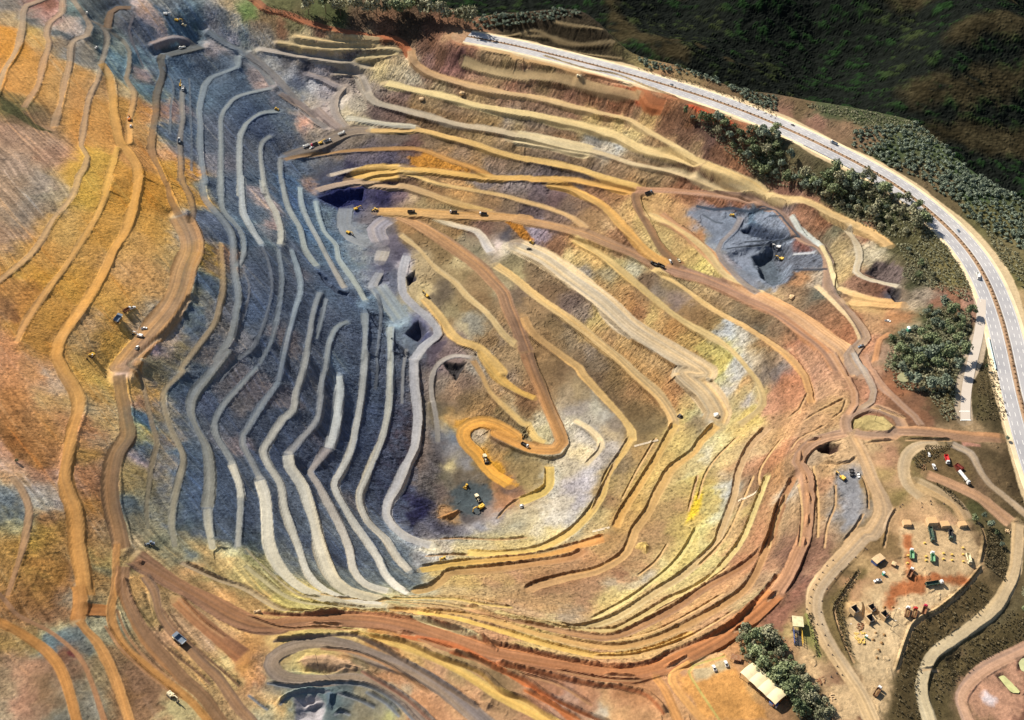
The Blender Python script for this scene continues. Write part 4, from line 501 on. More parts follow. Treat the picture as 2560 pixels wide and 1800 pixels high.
d3:1420,900,130,116,66 d3:1500,790,120,104,62 d3:1650,790,104,92,58 d3:1550,900,150,112,90 d3:1700,950,176,116,96 d3:1800,950,120,96,70 d3:1650,1000,160,116,92 d3:1750,880,92,80,54 d3:1850,1000,110,92,66 d3:1900,1100,140,112,84 d3:1650,1080,110,96,56 d3:1750,1180,112,94,56 d3:1880,1320,84,84,50 d3:2000,1130,120,100,70 d3:2200,1300,96,80,54 d3:2100,900,84,70,48 d3:2000,850,92,78,54 d3:2200,1100,80,66,46 d3:2250,1380,96,84,56 d3:2000,750,150,124,92 d3:2100,1500,110,100,66
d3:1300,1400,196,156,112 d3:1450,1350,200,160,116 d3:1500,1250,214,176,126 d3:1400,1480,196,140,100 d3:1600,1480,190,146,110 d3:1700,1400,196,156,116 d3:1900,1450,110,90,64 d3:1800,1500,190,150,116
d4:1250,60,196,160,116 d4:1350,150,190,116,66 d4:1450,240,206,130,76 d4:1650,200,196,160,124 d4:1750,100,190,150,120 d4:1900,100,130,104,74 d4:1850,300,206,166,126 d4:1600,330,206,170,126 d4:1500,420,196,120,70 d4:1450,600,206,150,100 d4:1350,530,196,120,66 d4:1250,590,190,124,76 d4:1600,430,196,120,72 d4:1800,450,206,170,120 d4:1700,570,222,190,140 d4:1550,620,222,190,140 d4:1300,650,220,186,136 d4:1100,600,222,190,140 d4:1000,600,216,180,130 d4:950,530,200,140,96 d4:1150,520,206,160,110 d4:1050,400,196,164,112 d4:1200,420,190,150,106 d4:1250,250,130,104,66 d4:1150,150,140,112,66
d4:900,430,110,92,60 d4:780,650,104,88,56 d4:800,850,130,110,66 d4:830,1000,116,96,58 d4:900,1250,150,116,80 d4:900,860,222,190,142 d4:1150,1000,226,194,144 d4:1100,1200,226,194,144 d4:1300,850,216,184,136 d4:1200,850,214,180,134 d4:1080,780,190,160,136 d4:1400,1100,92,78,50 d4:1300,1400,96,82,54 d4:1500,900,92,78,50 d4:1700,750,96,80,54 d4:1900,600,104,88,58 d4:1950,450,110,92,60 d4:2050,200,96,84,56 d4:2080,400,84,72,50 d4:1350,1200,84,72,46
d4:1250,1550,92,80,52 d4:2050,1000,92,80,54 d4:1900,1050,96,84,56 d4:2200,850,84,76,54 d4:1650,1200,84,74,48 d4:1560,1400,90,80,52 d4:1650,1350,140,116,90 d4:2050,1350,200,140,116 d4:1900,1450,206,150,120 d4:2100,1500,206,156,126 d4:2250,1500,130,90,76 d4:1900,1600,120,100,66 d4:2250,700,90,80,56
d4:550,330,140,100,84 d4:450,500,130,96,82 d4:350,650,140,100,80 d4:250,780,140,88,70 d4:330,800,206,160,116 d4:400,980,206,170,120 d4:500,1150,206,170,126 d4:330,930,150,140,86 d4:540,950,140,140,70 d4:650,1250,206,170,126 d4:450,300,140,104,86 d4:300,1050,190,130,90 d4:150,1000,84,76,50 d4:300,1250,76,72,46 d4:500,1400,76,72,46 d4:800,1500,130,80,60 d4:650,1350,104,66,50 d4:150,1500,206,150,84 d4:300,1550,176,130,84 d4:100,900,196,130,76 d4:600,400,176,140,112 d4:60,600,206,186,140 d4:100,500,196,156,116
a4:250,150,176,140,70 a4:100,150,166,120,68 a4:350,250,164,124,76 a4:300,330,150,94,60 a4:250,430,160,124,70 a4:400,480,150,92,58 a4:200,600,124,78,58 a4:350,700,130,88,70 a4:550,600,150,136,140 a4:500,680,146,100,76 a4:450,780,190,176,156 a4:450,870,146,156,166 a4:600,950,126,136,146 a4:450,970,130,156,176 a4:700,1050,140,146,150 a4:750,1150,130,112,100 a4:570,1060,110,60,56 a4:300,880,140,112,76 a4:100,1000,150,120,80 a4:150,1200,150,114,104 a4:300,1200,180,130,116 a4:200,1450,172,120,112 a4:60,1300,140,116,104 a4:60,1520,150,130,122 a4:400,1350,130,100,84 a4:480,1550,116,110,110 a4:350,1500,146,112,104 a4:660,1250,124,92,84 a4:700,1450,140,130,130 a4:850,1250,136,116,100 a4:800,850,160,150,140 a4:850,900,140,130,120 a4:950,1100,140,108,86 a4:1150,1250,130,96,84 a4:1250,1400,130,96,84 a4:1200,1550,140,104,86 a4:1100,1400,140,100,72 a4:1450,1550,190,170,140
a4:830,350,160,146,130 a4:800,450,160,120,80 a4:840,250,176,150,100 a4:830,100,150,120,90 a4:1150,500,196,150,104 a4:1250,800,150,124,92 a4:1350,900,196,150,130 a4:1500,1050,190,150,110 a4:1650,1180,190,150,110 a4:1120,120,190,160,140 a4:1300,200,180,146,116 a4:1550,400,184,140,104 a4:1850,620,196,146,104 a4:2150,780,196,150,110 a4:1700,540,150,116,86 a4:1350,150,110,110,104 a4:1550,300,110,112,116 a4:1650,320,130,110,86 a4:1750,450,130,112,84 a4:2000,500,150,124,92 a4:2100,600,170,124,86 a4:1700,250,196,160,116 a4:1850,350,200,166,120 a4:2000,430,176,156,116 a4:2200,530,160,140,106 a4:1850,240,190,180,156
a4:1500,800,190,150,130 a4:1650,960,196,156,140 a4:1800,1130,216,190,150 a4:1950,1250,210,186,140 a4:2000,1150,170,104,66 a4:2050,1050,166,110,76 a4:1850,1000,184,140,112 a4:2050,1280,190,120,90 a4:1900,880,200,160,120 a4:2150,920,196,170,130 a4:2150,1100,176,140,120 a4:2080,1450,190,150,116 a4:2150,1350,104,96,100 a4:2200,1500,206,150,96 a4:2250,1280,110,104,108 a4:2150,1550,170,170,180
b4:500,1550,186,180,184 b4:650,1450,110,124,136 b4:450,1450,150,150,156 b4:900,1450,150,136,130 b4:1000,1580,140,126,116 b4:1150,1600,190,180,130 b4:1050,1430,140,130,130 b4:800,1350,116,124,134 b4:1200,1450,150,150,160 b4:500,1350,130,146,156 b4:300,1420,150,150,150 b4:550,1150,206,176,124 b4:750,1150,196,150,116 b4:900,1160,130,110,96 b4:1200,1280,196,140,110 b4:1450,1480,200,140,110 b4:1600,1590,196,140,110 b4:1150,1080,176,140,116 b4:1500,1190,206,160,130 b4:1900,1420,210,160,120 b4:1400,1100,214,176,120 b4:1750,1130,176,150,110 b4:2000,1300,150,124,90 b4:500,890,206,180,124 b4:850,870,216,190,140 b4:250,900,190,160,110 b4:60,950,170,120,80
b4:1000,850,196,130,80 b4:1300,930,176,114,76 b4:60,1100,200,150,124 b4:60,1300,176,112,84 b4:120,1450,214,176,140
b4:1700,400,214,180,100 b4:1800,500,206,170,96 b4:2000,480,196,154,110 b4:2100,560,206,166,110 b4:1650,550,200,170,120 b4:1450,570,186,170,140 b4:1300,600,190,180,150 b4:2000,400,210,166,96 b4:1900,600,210,176,124 b4:2200,430,190,146,110 b4:2150,490,200,160,110
b4:250,100,96,98,108 b4:300,300,130,130,136 b4:450,120,84,84,98 b4:480,330,140,138,140 b4:700,100,84,86,104 b4:720,250,70,72,92 b4:780,400,130,132,138 b4:950,250,120,122,132 b4:1000,400,130,132,140 b4:900,130,116,116,122 b4:1100,130,110,116,126 b4:1250,250,116,124,134 b4:1350,450,116,122,132 b4:600,430,150,146,140 b4:50,250,150,140,104 b4:50,100,84,92,104 b4:150,500,170,156,110 b4:60,600,180,150,110 b4:300,640,196,176,116 b4:500,640,206,186,130
b4:1200,100,190,190,190 b4:1350,60,96,94,110 b4:1500,200,206,196,166 b4:1750,200,206,190,140 b4:1900,160,216,196,136 b4:1450,280,160,156,160 b4:2100,120,222,200,140 b4:1800,60,190,184,176
c4:60,150,210,186,120 c4:250,150,220,196,130 c4:400,60,222,206,150 c4:800,60,206,180,130 c4:200,310,190,140,86 c4:300,400,186,140,86 c4:600,340,176,136,96 c4:700,250,196,140,86 c4:950,130,196,150,86 c4:900,200,190,150,90 c4:1200,350,200,150,96 c4:1050,320,190,140,80 c4:1350,150,200,160,100 c4:1300,60,190,146,96 c4:1400,250,206,180,116 c4:1350,330,220,206,150 c4:900,350,206,150,90 c4:1050,410,176,110,70 c4:400,500,176,124,76 c4:600,480,190,134,84 c4:800,480,190,140,96 c4:950,480,200,180,150 c4:1150,400,196,176,130 c4:1200,430,206,200,190 c4:1100,480,220,206,170 c4:700,620,176,136,100 c4:500,620,190,150,100 c4:300,600,200,156,100 c4:150,560,196,150,90 c4:900,620,216,190,120 c4:1050,560,226,206,136 c4:600,720,170,150,124 c4:200,690,196,160,120 c4:60,480,206,170,100
c4:1450,60,214,186,84 c4:1550,30,230,196,80 c4:1480,200,214,190,110 c4:1650,180,222,210,150 c4:1600,280,226,206,120 c4:1400,420,226,210,130 c4:1250,600,214,180,120 c4:1500,480,220,196,130 c4:1700,330,214,196,130 c4:1850,200,214,186,116 c4:2000,150,206,160,120 c4:2100,100,196,140,104 c4:1950,300,200,140,104 c4:1800,480,210,160,116 c4:1450,680,220,180,130 c4:2150,350,206,150,110 c4:2000,560,216,166,116 c4:1700,720,216,166,106 c4:1400,800,210,160,104 c4:1250,880,214,176,110
c4:2200,500,206,176,140 c4:2000,650,206,180,130 c4:1850,780,210,160,110 c4:1500,960,216,170,104 c4:1250,1060,216,170,96 c4:1000,1030,206,170,100 c4:900,1110,220,160,100 c4:600,1060,220,180,110 c4:300,990,226,190,110 c4:200,900,216,190,110 c4:100,940,200,140,100 c4:400,820,206,190,140 c4:900,1400,214,160,100 c4:1100,1500,220,166,100 c4:700,1400,196,120,80 c4:500,1290,176,104,76 c4:600,1420,190,160,140 c4:850,1530,200,190,170 c4:1200,1400,206,130,76 c4:1100,1330,190,110,70 c4:1250,1540,206,150,90 c4:1650,1350,196,130,84 c4:1600,1550,206,150,86 c4:1850,1450,216,160,80 c4:2050,1400,206,160,84 c4:2200,1500,206,150,80 c4:1700,1220,196,170,130 c4:1900,1250,206,150,90 c4:2000,1000,206,140,76 c4:2250,780,150,90,66 c4:2200,900,190,130,84
s:2680,560,84,84,54 s:2700,800,88,82,54 s:2760,1000,90,84,56 s:2800,1300,92,84,56 s:2760,1600,96,84,58 s:2680,1850,110,90,66 s:2680,1200,90,82,54 s:2450,1900,96,84,58 s:2200,1900,130,104,76 s:1950,1900,196,140,84 s:1700,1900,200,150,92 s:1400,1900,196,146,96 s:1100,1900,160,130,104 s:900,1900,150,140,136 s:650,1900,160,124,92 s:400,1900,150,108,84 s:150,1900,150,112,92 s:-120,1700,150,116,84 s:-120,1400,150,110,72 s:-120,1000,150,98,62 s:-150,600,150,118,84 s:-150,200,180,130,76
"""
ALB = 0.62
PATCH = [
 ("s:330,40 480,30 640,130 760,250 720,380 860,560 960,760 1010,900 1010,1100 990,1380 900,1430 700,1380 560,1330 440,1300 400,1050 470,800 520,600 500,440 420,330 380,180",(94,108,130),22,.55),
 ("d4:440,990 560,1090 700,1290 900,1500 960,1614 760,1614 640,1400 520,1230",(218,184,138),4),
 ("c1:150,215 560,150 720,120 830,180 960,330 1070,480 1180,590 900,520 600,440 250,340 0,270",(66,57,42),5),  # mound slope facing the camera: its shade is painted as a dark patch
 ("d4:860,800 920,700 1000,560 1180,430 1300,300 1280,50 1330,0 1830,0 1940,200 1930,340 1800,500 1600,680 1420,790 1330,930 1230,1230 1150,1310 1000,1290 900,1150 840,980",(222,190,144),3),
 ("d4:860,820 930,700 1060,600 1180,640 1300,600 1480,590 1800,500 1600,680 1420,790 1330,930 1230,1230 1150,1310 1000,1290 900,1150 840,980",(232,202,156),4),
 ("d4:940,1310 1200,1260 1230,1330 1150,1614 800,1614 700,1300",(222,190,144),4),
 ("d4:1240,1260 1330,970 1420,830 1600,720 1900,420 2060,560 1800,800 1530,1010 1420,1230 1400,1450 1440,1614 1200,1614",(96,82,54),3),
 ("d4:720,640 780,560 900,420 1030,340 1000,420 860,600 800,700 830,900 920,1150 880,1180 780,950",(114,98,62),3),
 ("d4:1530,1280 1640,1160 1800,1060 2100,830 2296,720 2296,960 1950,1150 1740,1290 1700,1430 1720,1614 1600,1614 1530,1400",(94,82,54),3),
 ("d4:1800,1330 2000,1200 2296,1060 2296,1614 1850,1614 1790,1450",(206,158,128),5),
 ("d4:2230,1090 2330,1080 2330,1240 2240,1230",(150,110,90),2), ("d4:2060,1230 2130,1215 2280,1390 2200,1425",(146,112,90),2),
 ("d4:1930,1420 1980,1390 2060,1440 2050,1500 1960,1470",(226,214,214),2),
 ("c4:1480,1280 1600,1160 1880,1090 1960,1200 2250,1614 1700,1614 1600,1450",(212,154,86),3),
 ("c4:1610,1190 1880,1110 1930,1180 1780,1260 1640,1280",(196,178,140),2),
 ("d4:130,840 560,400 620,300 480,560 400,720 300,870",(142,100,82),3),
 ("b3:1680,1120 1800,1060 1960,1080 2000,1200 1900,1340 1720,1320 1640,1240",(78,88,92),4),
 ("d3:1390,930 1480,800 1560,765 1700,760 1830,900 1900,1060 1870,1120 1700,1060 1500,1000 1430,1010",(124,104,70),3),
 ("c2:1570,300 1650,250 2050,275 2296,255 d2:270,260 380,420 470,520 560,580 690,700 690,765 400,775 330,880 250,930 0,760 c2:1880,620 1800,560 1720,450",(134,144,160),4),
 ("c2:2080,280 2296,255 d2:120,290 60,330 c2:2150,400 2050,400",(104,126,146),4),
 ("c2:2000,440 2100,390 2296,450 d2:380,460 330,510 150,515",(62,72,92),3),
 ("d2:80,640 230,545 270,560 350,760 260,890 150,830",(88,98,108),5),
 ("d2:230,560 460,530 580,640 680,700 680,760 400,765",(98,102,112),4),
 ("d2:400,540 480,530 580,610 520,620 420,600",(150,100,86),3),
 ("c2:80,370 190,370 320,530 240,540",(190,126,44),1),
 ("b3:1700,560 1900,540 1950,600 1830,610 1680,620",(222,164,74),2),
 ("b3:1880,770 1960,790 2120,990 2190,1090 2100,1080 1920,950",(224,164,56),3),
 ("d4:1320,100 1380,90 1400,420 1850,430 1830,520 1500,470 1480,570 1300,590 1200,700 1150,640 1200,540 1320,470",(186,108,62),2.5),
 ("d3:1720,930 1760,915 1800,945 1790,985 1750,980",(112,44,38),1),
 ("a1:1440,130 1500,150 1660,300 1620,340 1540,260",(84,86,84),2),
 ("a1:1250,40 1400,110 1600,250 1650,330 1500,300 1330,140",(96,118,134),3),
 ("d3:1790,740 1940,755 1940,775 1800,765",(206,150,128),1),
 ("d3:760,1010 850,980 950,1000 965,1290 900,1400 820,1470 800,1200",(150,150,154),2.5),
 ("c3:1630,1180 1700,1120 1660,1340 1540,1420 1570,1330",(228,196,54),2),
 ("a1:0,770 80,830 180,910 300,1020 480,1105 300,1060 150,970 0,890",(76,76,48),2),
 ("b1:1320,1290 1500,1240 1800,1370 1800,1400 1350,1370",(206,142,56),3),
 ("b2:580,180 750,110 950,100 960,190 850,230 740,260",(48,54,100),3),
 ("c1:1560,860 1660,870 1770,940 1900,960 1960,1020 1880,1030 1700,970",(196,88,56),2),
 ("c1:900,690 1120,720 1200,830 1350,900 1250,900 1080,790 920,740",(190,100,66),2),
 ("a4:540,1050 580,1040 620,1080 600,1100 560,1085",(110,58,56),1),
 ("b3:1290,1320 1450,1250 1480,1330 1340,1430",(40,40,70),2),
]
# ---------------------------------------------------------------- terrain: heights
def log(m): print('%6.1fs %s' % (time.time() - T0, m), flush=True)
def upright(p):
    """unit ground vector that runs towards the near right of the pit, per point"""
    t = np.gradient(p[:, :2], axis=0); t /= np.linalg.norm(t, axis=1)[:, None] + 1e-9
    n = np.stack([-t[:, 1], t[:, 0]], 1)
    s = np.sign(n[:, 0] * 0.55 - n[:, 1])
    return n * s[:, None]
def px_per_m(p):
    n = np.gradient(p[:, :2], axis=0); n /= np.linalg.norm(n, axis=1)[:, None] + 1e-9
    q = p.copy(); q[:, 0] += -n[:, 1]; q[:, 1] += n[:, 0]
    u0 = project(p); t = np.gradient(u0, axis=0); t /= np.linalg.norm(t, axis=1)[:, None] + 1e-9
    d = project(q) - u0
    return np.abs(d[:, 0] * -t[:, 1] + d[:, 1] * t[:, 0])
con = np.zeros((GNY, GNX)); wgt = np.zeros((GNY, GNX))
BERMS = []
for l in LINES:
    uv = smooth_line(l['p'], 14)
    P = cast(uv)
    # smooth the heights along the line
    z = P[:, 2].copy()
    if len(z) > 5:
        for _ in range(8):
            z[1:-1] = 0.5 * z[1:-1] + 0.25 * (z[:-2] + z[2:])
    d = rays(uv); t = (z - CAM_H) / d[:, 2]
    P = np.stack([d[:, 0] * t, d[:, 1] * t, z], 1)
    m = np.median(px_per_m(P)) if len(P) > 2 else 3.0
    wm = float(np.clip(l['w'] / max(m, .5), 1.5, 40))
    if l.get('fix'): wm = l['fix']
    l['wm'] = wm
    Q = P[:, :2].copy()
    if l['side']:
        n = upright(P)
        if len(n) > 4:
            for _ in range(3): n[1:-1] = n[1:-1] * .5 + .25 * (n[:-2] + n[2:])
        Q = Q + n * (wm * 0.5 + 1.0)
    if l['berm']: BERMS.append((P[:, :2].copy(), l['berm'], l))
    l['xy'] = Q; l['z'] = z
    if not l['flat'] or wm < 2.2: continue
    hw = wm * 0.5 * (1.0 if not l['side'] else 1.15)
    x0, y0 = Q.min(0) - hw - 3; x1, y1 = Q.max(0) + hw + 3
    i0 = max(0, int((x0 - GX0) / GS)); i1 = min(GNX, int((x1 - GX0) / GS) + 2)
    j0 = max(0, int((y0 - GY0) / GS)); j1 = min(GNY, int((y1 - GY0) / GS) + 2)
    if i1 <= i0 or j1 <= j0: continue
    sx = gx[j0:j1, i0:i1]; sy = gy[j0:j1, i0:i1]
    dd, sl, ar = polyseg(Q, sx, sy)
    s = np.concatenate([[0], np.cumsum(np.linalg.norm(np.diff(Q, axis=0), axis=1))])
    zz = np.interp(ar, s, z)
    k = (dd < hw) * (1.0 - 0.75 * dd / hw)
    k = np.maximum(k, 0) ** 2
    con[j0:j1, i0:i1] += k * zz; wgt[j0:j1, i0:i1] += k
log('strips')
mask = wgt > 1e-4
res = np.where(mask, con / np.maximum(wgt, 1e-9) - MACRO, 0.0)
def solve(res, mask, lam, it):
    """fill the gaps between the benches (screened Poisson, coarse to fine)"""
    if min(res.shape) > 40:
        h, w_ = res.shape; H, W = (h + 1) // 2, (w_ + 1) // 2
        r2 = np.zeros((H * 2, W * 2)); m2 = np.zeros((H * 2, W * 2))
        r2[:h, :w_] = res * mask; m2[:h, :w_] = mask
        rr = r2.reshape(H, 2, W, 2).sum((1, 3)); mm = m2.reshape(H, 2, W, 2).sum((1, 3))
        c = solve(np.where(mm > 0, rr / np.maximum(mm, 1), 0), mm > 0, lam * 4, it)
        u = np.repeat(np.repeat(c, 2, 0), 2, 1)[:h, :w_]
    else:
        u = np.zeros(res.shape)
    u = np.where(mask, res, u)
    for _ in range(it):
        p = np.pad(u, 1, mode='edge')
        v = (p[:-2, 1:-1] + p[2:, 1:-1] + p[1:-1, :-2] + p[1:-1, 2:]) / (4 + lam)
        u = np.where(mask, res, v)
    return u
ZG = MACRO + solve(res, mask, (GS / 28.0) ** 2, 30)
for _ in range(2):
    p = np.pad(ZG, 1, mode='edge')
    ZG = 0.5 * ZG + 0.125 * (p[:-2, 1:-1] + p[2:, 1:-1] + p[1:-1, :-2] + p[1:-1, 2:])
log('solved')
# level platforms under the paved roads
def platform(src, half, fade, it, step):
    global ZG
    p = cast(smooth_line(ptlist(src), 20), ZG)
    for _ in range(it): p[1:-1] = .5 * p[1:-1] + .25 * (p[:-2] + p[2:])
    p = smooth_line(p, step)
    x0, y0 = p[:, :2].min(0) - half - fade; x1, y1 = p[:, :2].max(0) + half + fade
    k = np.nonzero(((gx > x0) & (gx < x1) & (gy > y0) & (gy < y1)).ravel())[0]
    d, sl, ar = polyseg(p[::2, :2], gx.ravel()[k], gy.ravel()[k])
    s_ = np.concatenate([[0], np.cumsum(np.linalg.norm(np.diff(p[::2, :2], axis=0), axis=1))])
    a = sst(half + fade, half, d); zf_ = ZG.ravel()
    zf_[k] = zf_[k] * (1 - a) + np.interp(ar, s_, p[::2, 2]) * a
    ZG = zf_.reshape(ZG.shape)
    return p
hp = platform(HWY, 20.0, 22.0, 30, 4.0)
SLIP = "d2:1945,1010 1962,1150 1905,1400 1845,1614 d3:1812,285 1808,420 1815,560"
slp = platform(SLIP, 7.0, 8.0, 8, 4.0)
# the ridge behind the highway: beyond it the ground falls away into the valley
RIDGE = ptlist("s:-400,-160 s:300,-110 s:700,-60 s:900,-12 b1:1150,-10 1300,30 1500,60 1700,90 1830,160 1900,150 2100,110 2296,120 c1:300,100 520,84 700,92 820,180 960,330 1060,430 1200,490 1500,540 1800,650 2000,740 2296,770 d1:480,820 850,880 1400,990 1640,1180 1750,1310 1900,1440 2200,1590 s:2640,560 s:2900,700")
RP = cast(RIDGE)
RP = RP[np.argsort(RP[:, 0])]
rx = np.linspace(-1200, 1200, 480); ry = np.interp(rx, RP[:, 0], RP[:, 1])
for _ in range(4): ry[1:-1] = .5 * ry[1:-1] + .25 * (ry[:-2] + ry[2:])
def ridge_y(x): return np.interp(x, rx, ry)
mgy, mgx = np.gradient(MACRO, GS)
# a stand-alone pit/heap list is applied to the fine mesh; heights for casting include it
PITW = []
for s_, dz, soft, c in PITS:
    P = cast(ptlist(s_), ZG)
    PITW.append((P[:, :2], dz, soft, c))
def sdist(poly, x, y):
    d, _, _ = polyseg(np.vstack([poly, poly[:1]]), x, y)
    return np.where(inpoly(x, y, poly), d, -d)
def add_local(x, y, z):
    for poly, dz, soft, c in PITW:
        if dz == 0: continue
        x0, y0 = poly.min(0) - 8; x1, y1 = poly.max(0) + 8
        k = np.nonzero((x > x0) & (x < x1) & (y > y0) & (y < y1))[0]
        if not len(k): continue
        d = sdist(poly, x[k], y[k]) + 1.2 * fbm(x[k] / 6, y[k] / 6, 2)
        z[k] += dz * sst(-soft * .3, soft, d)
    for l in LINES:
        if l['side'] or l.get('fix') or l['wm'] < 2 or not l.get('lip', 1): continue
        Q = l['xy']; hw = l['wm'] / 2
        x0, y0 = Q.min(0) - hw - 16; x1, y1 = Q.max(0) + hw + 16
        k = np.nonzero((x > x0) & (x < x1) & (y > y0) & (y < y1))[0]
        if not len(k): continue
        d, sl, ar = polyseg(Q, x[k], y[k])
        if 'sg' not in l:
            t = Q[-1] - Q[0]; u_ = upright(np.column_stack([Q, Q[:, 0] * 0])); tq = np.gradient(Q, axis=0)
            l['sg'] = 1.0 if np.mean(tq[:, 0] * u_[:, 1] - tq[:, 1] * u_[:, 0]) > 0 else -1.0
        e = sl * l['sg'] - hw * (.92 + .12 * vn(ar / 17, ar * 0 + hw)) + .35 * fbm(ar / 6, ar * 0 + 2 * hw, 2)
        hgt = 2.1 * np.clip(hw / 3, .5, 1.5) * sst(.06, .34, np.hypot(bil(mgx, x[k], y[k]), bil(mgy, x[k], y[k]))) * (1 - .45 * sst(-60, -190, x[k] + 0.25 * (y[k] - 700))) * (1 - .3 * sst(-150, -300, x[k]))
        z[k] -= hgt * sst(0, 1.3, e) * sst(14, 2, e) * sst(0, 8, np.minimum(ar, ar.max() - ar)) * (.8 + .4 * vn(ar / 30, ar * 0 + hw * 3))
    for P, h, l in BERMS:
        h = h * 1.3
        x0, y0 = P.min(0) - 8; x1, y1 = P.max(0) + 8
        k = np.nonzero((x > x0) & (x < x1) & (y > y0) & (y < y1))[0]
        if not len(k): continue
        d, sl, ar = polyseg(P, x[k], y[k])
        wv = 0.95 + 0.35 * fbm(ar / 22 + P[0, 0], sl * 0 + P[0, 1], 3) + 0.16 * vn(ar / 2.2, sl / 2)
        z[k] += h * np.clip(wv, .55, 1.3) * np.clip(1.12 - d / (h * .62), 0, 1) * sst(0, 6, np.minimum(ar, ar.max() - ar) + 1.5)
    return z
def drop(x, y, z):
    d = y - ridge_y(x)
    return z - np.where(d > 0, 0.8 * (np.sqrt(d * d + 36) - 6), 0)
zf = ZG.ravel().copy()
zf = add_local(gx.ravel(), gy.ravel(), zf)
ZC = drop(gx.ravel(), gy.ravel(), zf).reshape(ZG.shape)      # for standing things on the ground
log('grid heights')
# ---------------------------------------------------------------- terrain: fine mesh
NC = 1850
ys = [215.0]
while ys[-1] < 1500: ys.append(ys[-1] + (ys[-1] + 400) * 0.00076)
ys = np.array(ys); NR = len(ys)
tt = np.linspace(-0.60, 0.60, NC)
X = (tt[None, :] * (ys[:, None] + 400)).ravel(); Y = np.repeat(ys, NC)
Z = bil(ZG, X, Y)
# slope of the smooth ground (used for scree texture and for streak direction)
gyv, gxv = np.gradient(ZG, GS)
SLX = bil(gxv, X, Y); SLY = bil(gyv, X, Y); SL = np.hypot(SLX, SLY)
MX = bil(mgx, X, Y); MY = bil(mgy, X, Y)
log('mesh %d x %d' % (NR, NC))
# base colour from the survey
fa = [t.split(':') for t in FACE.split()]
fuv = np.vstack([ptlist(a + ':' + ','.join(b.split(',')[:2])) for a, b in fa])
fc = np.array([[float(v) for v in b.split(',')[2:5]] for a, b in fa])
fP = cast(fuv, ZG)
cl = lin(fc)
ca = 4.0
ccx = GX0 + np.arange(int(1920 / ca) + 2) * ca; ccy = GY0 + np.arange(int(1380 / ca) + 2) * ca
CX, CY = np.meshgrid(ccx, ccy); CXf = CX.ravel(); CYf = CY.ravel()
base = np.zeros((len(CXf), 3)); nearw = np.zeros(len(CXf))
lc = np.log(cl)
for i in range(0, len(CXf), 4096):
    dx = CXf[i:i + 4096, None] - fP[:, 0]; dy = (CYf[i:i + 4096, None] - fP[:, 1]) * 0.75
    r2 = dx * dx + dy * dy + 30
    W = r2 ** -2.2
    base[i:i + 4096] = (W @ lc) / W.sum(1)[:, None]
base = base.reshape(CX.shape + (3,))
log('face colours')
# wander the lookup so that colour borders are ragged, along the strata
wx = 9 * fbm(X / 22, Y / 22, 3) + 3.0 * fbm(X / 5 + 40, Y / 5, 2)
wy = 9 * fbm(X / 22 + 50, Y / 22 + 7, 3) + 3.0 * fbm(X / 5, Y / 5 + 70, 2)
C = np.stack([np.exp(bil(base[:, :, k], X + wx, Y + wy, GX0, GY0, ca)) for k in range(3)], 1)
# un-shade: the survey gives colours as lit; divide by the light that the smooth slope receives
nrm = np.stack([-MX, -MY, np.ones(len(X))], 1); nrm /= np.linalg.norm(nrm, axis=1)[:, None]
ndl = np.clip(nrm @ np.array(SUN_DIR), 0, 1)
litf = (0.22 + 0.78 * ndl / math.sin(SUN_EL))
C *= (1.0 / np.clip(litf, 0.42, 1.35))[:, None]
C *= np.minimum(1, .9 / C.max(1))[:, None]
gcol = C.mean(1, keepdims=True); lw0 = sst(-60, -190, X + 0.25 * (Y - 700))
sat_ = 1 - C.min(1) / C.max(1)
C = gcol + (C - gcol) * ((.97 - .03 * lw0) * (1 - .22 * (1 - lw0) * sst(.62, .92, sat_)))[:, None]
red_ = sst(1.7, 2.8, C[:, 0] / C[:, 1])[:, None]; C = C * np.concatenate([1 - .08 * red_, 1 + .17 * red_, 1 - .10 * red_], 1)
bl = lw0 * sst(.72, 1.0, C[:, 2] / C[:, 0])
C *= (1 - .34 * bl)[:, None]; C[:, 0] *= 1 - .13 * bl; C[:, 1] *= 1 - .01 * bl
yl = lw0 * sst(.55, .3, C[:, 2] / C[:, 0])
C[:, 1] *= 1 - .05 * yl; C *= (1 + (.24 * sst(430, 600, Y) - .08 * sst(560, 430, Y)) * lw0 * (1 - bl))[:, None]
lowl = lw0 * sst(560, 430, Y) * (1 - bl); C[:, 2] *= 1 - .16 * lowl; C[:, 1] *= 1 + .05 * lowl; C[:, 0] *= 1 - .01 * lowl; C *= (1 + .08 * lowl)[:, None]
face = sst(0.18, 0.45, SL)
bed = Z + 5 * fbm(X / 70, Y / 70, 2)                              # rock beds: tone and tint change from layer to layer
lay = vn(bed / 5.5, np.zeros(len(X)) + .5) + .6 * vn(bed / 2.1, np.zeros(len(X)) + 8.5)
lay2 = vn(bed / 8.0 + 40, np.zeros(len(X)) + 3.5)
C *= np.exp(.24 * lay * face)[:, None] * np.stack([1 + .07 * lay2 * face, 1 + .0 * lay2, 1 - .10 * lay2 * face], 1)
road = np.zeros(len(X))
def blend(k, a, c):
    C[k] = C[k] * (1 - a[:, None]) + c * a[:, None]
C *= np.array([1, 1, 1]) + sst(-60, -190, X + 0.25 * (Y - 700))[:, None] * np.array([.0, .0, -.10])
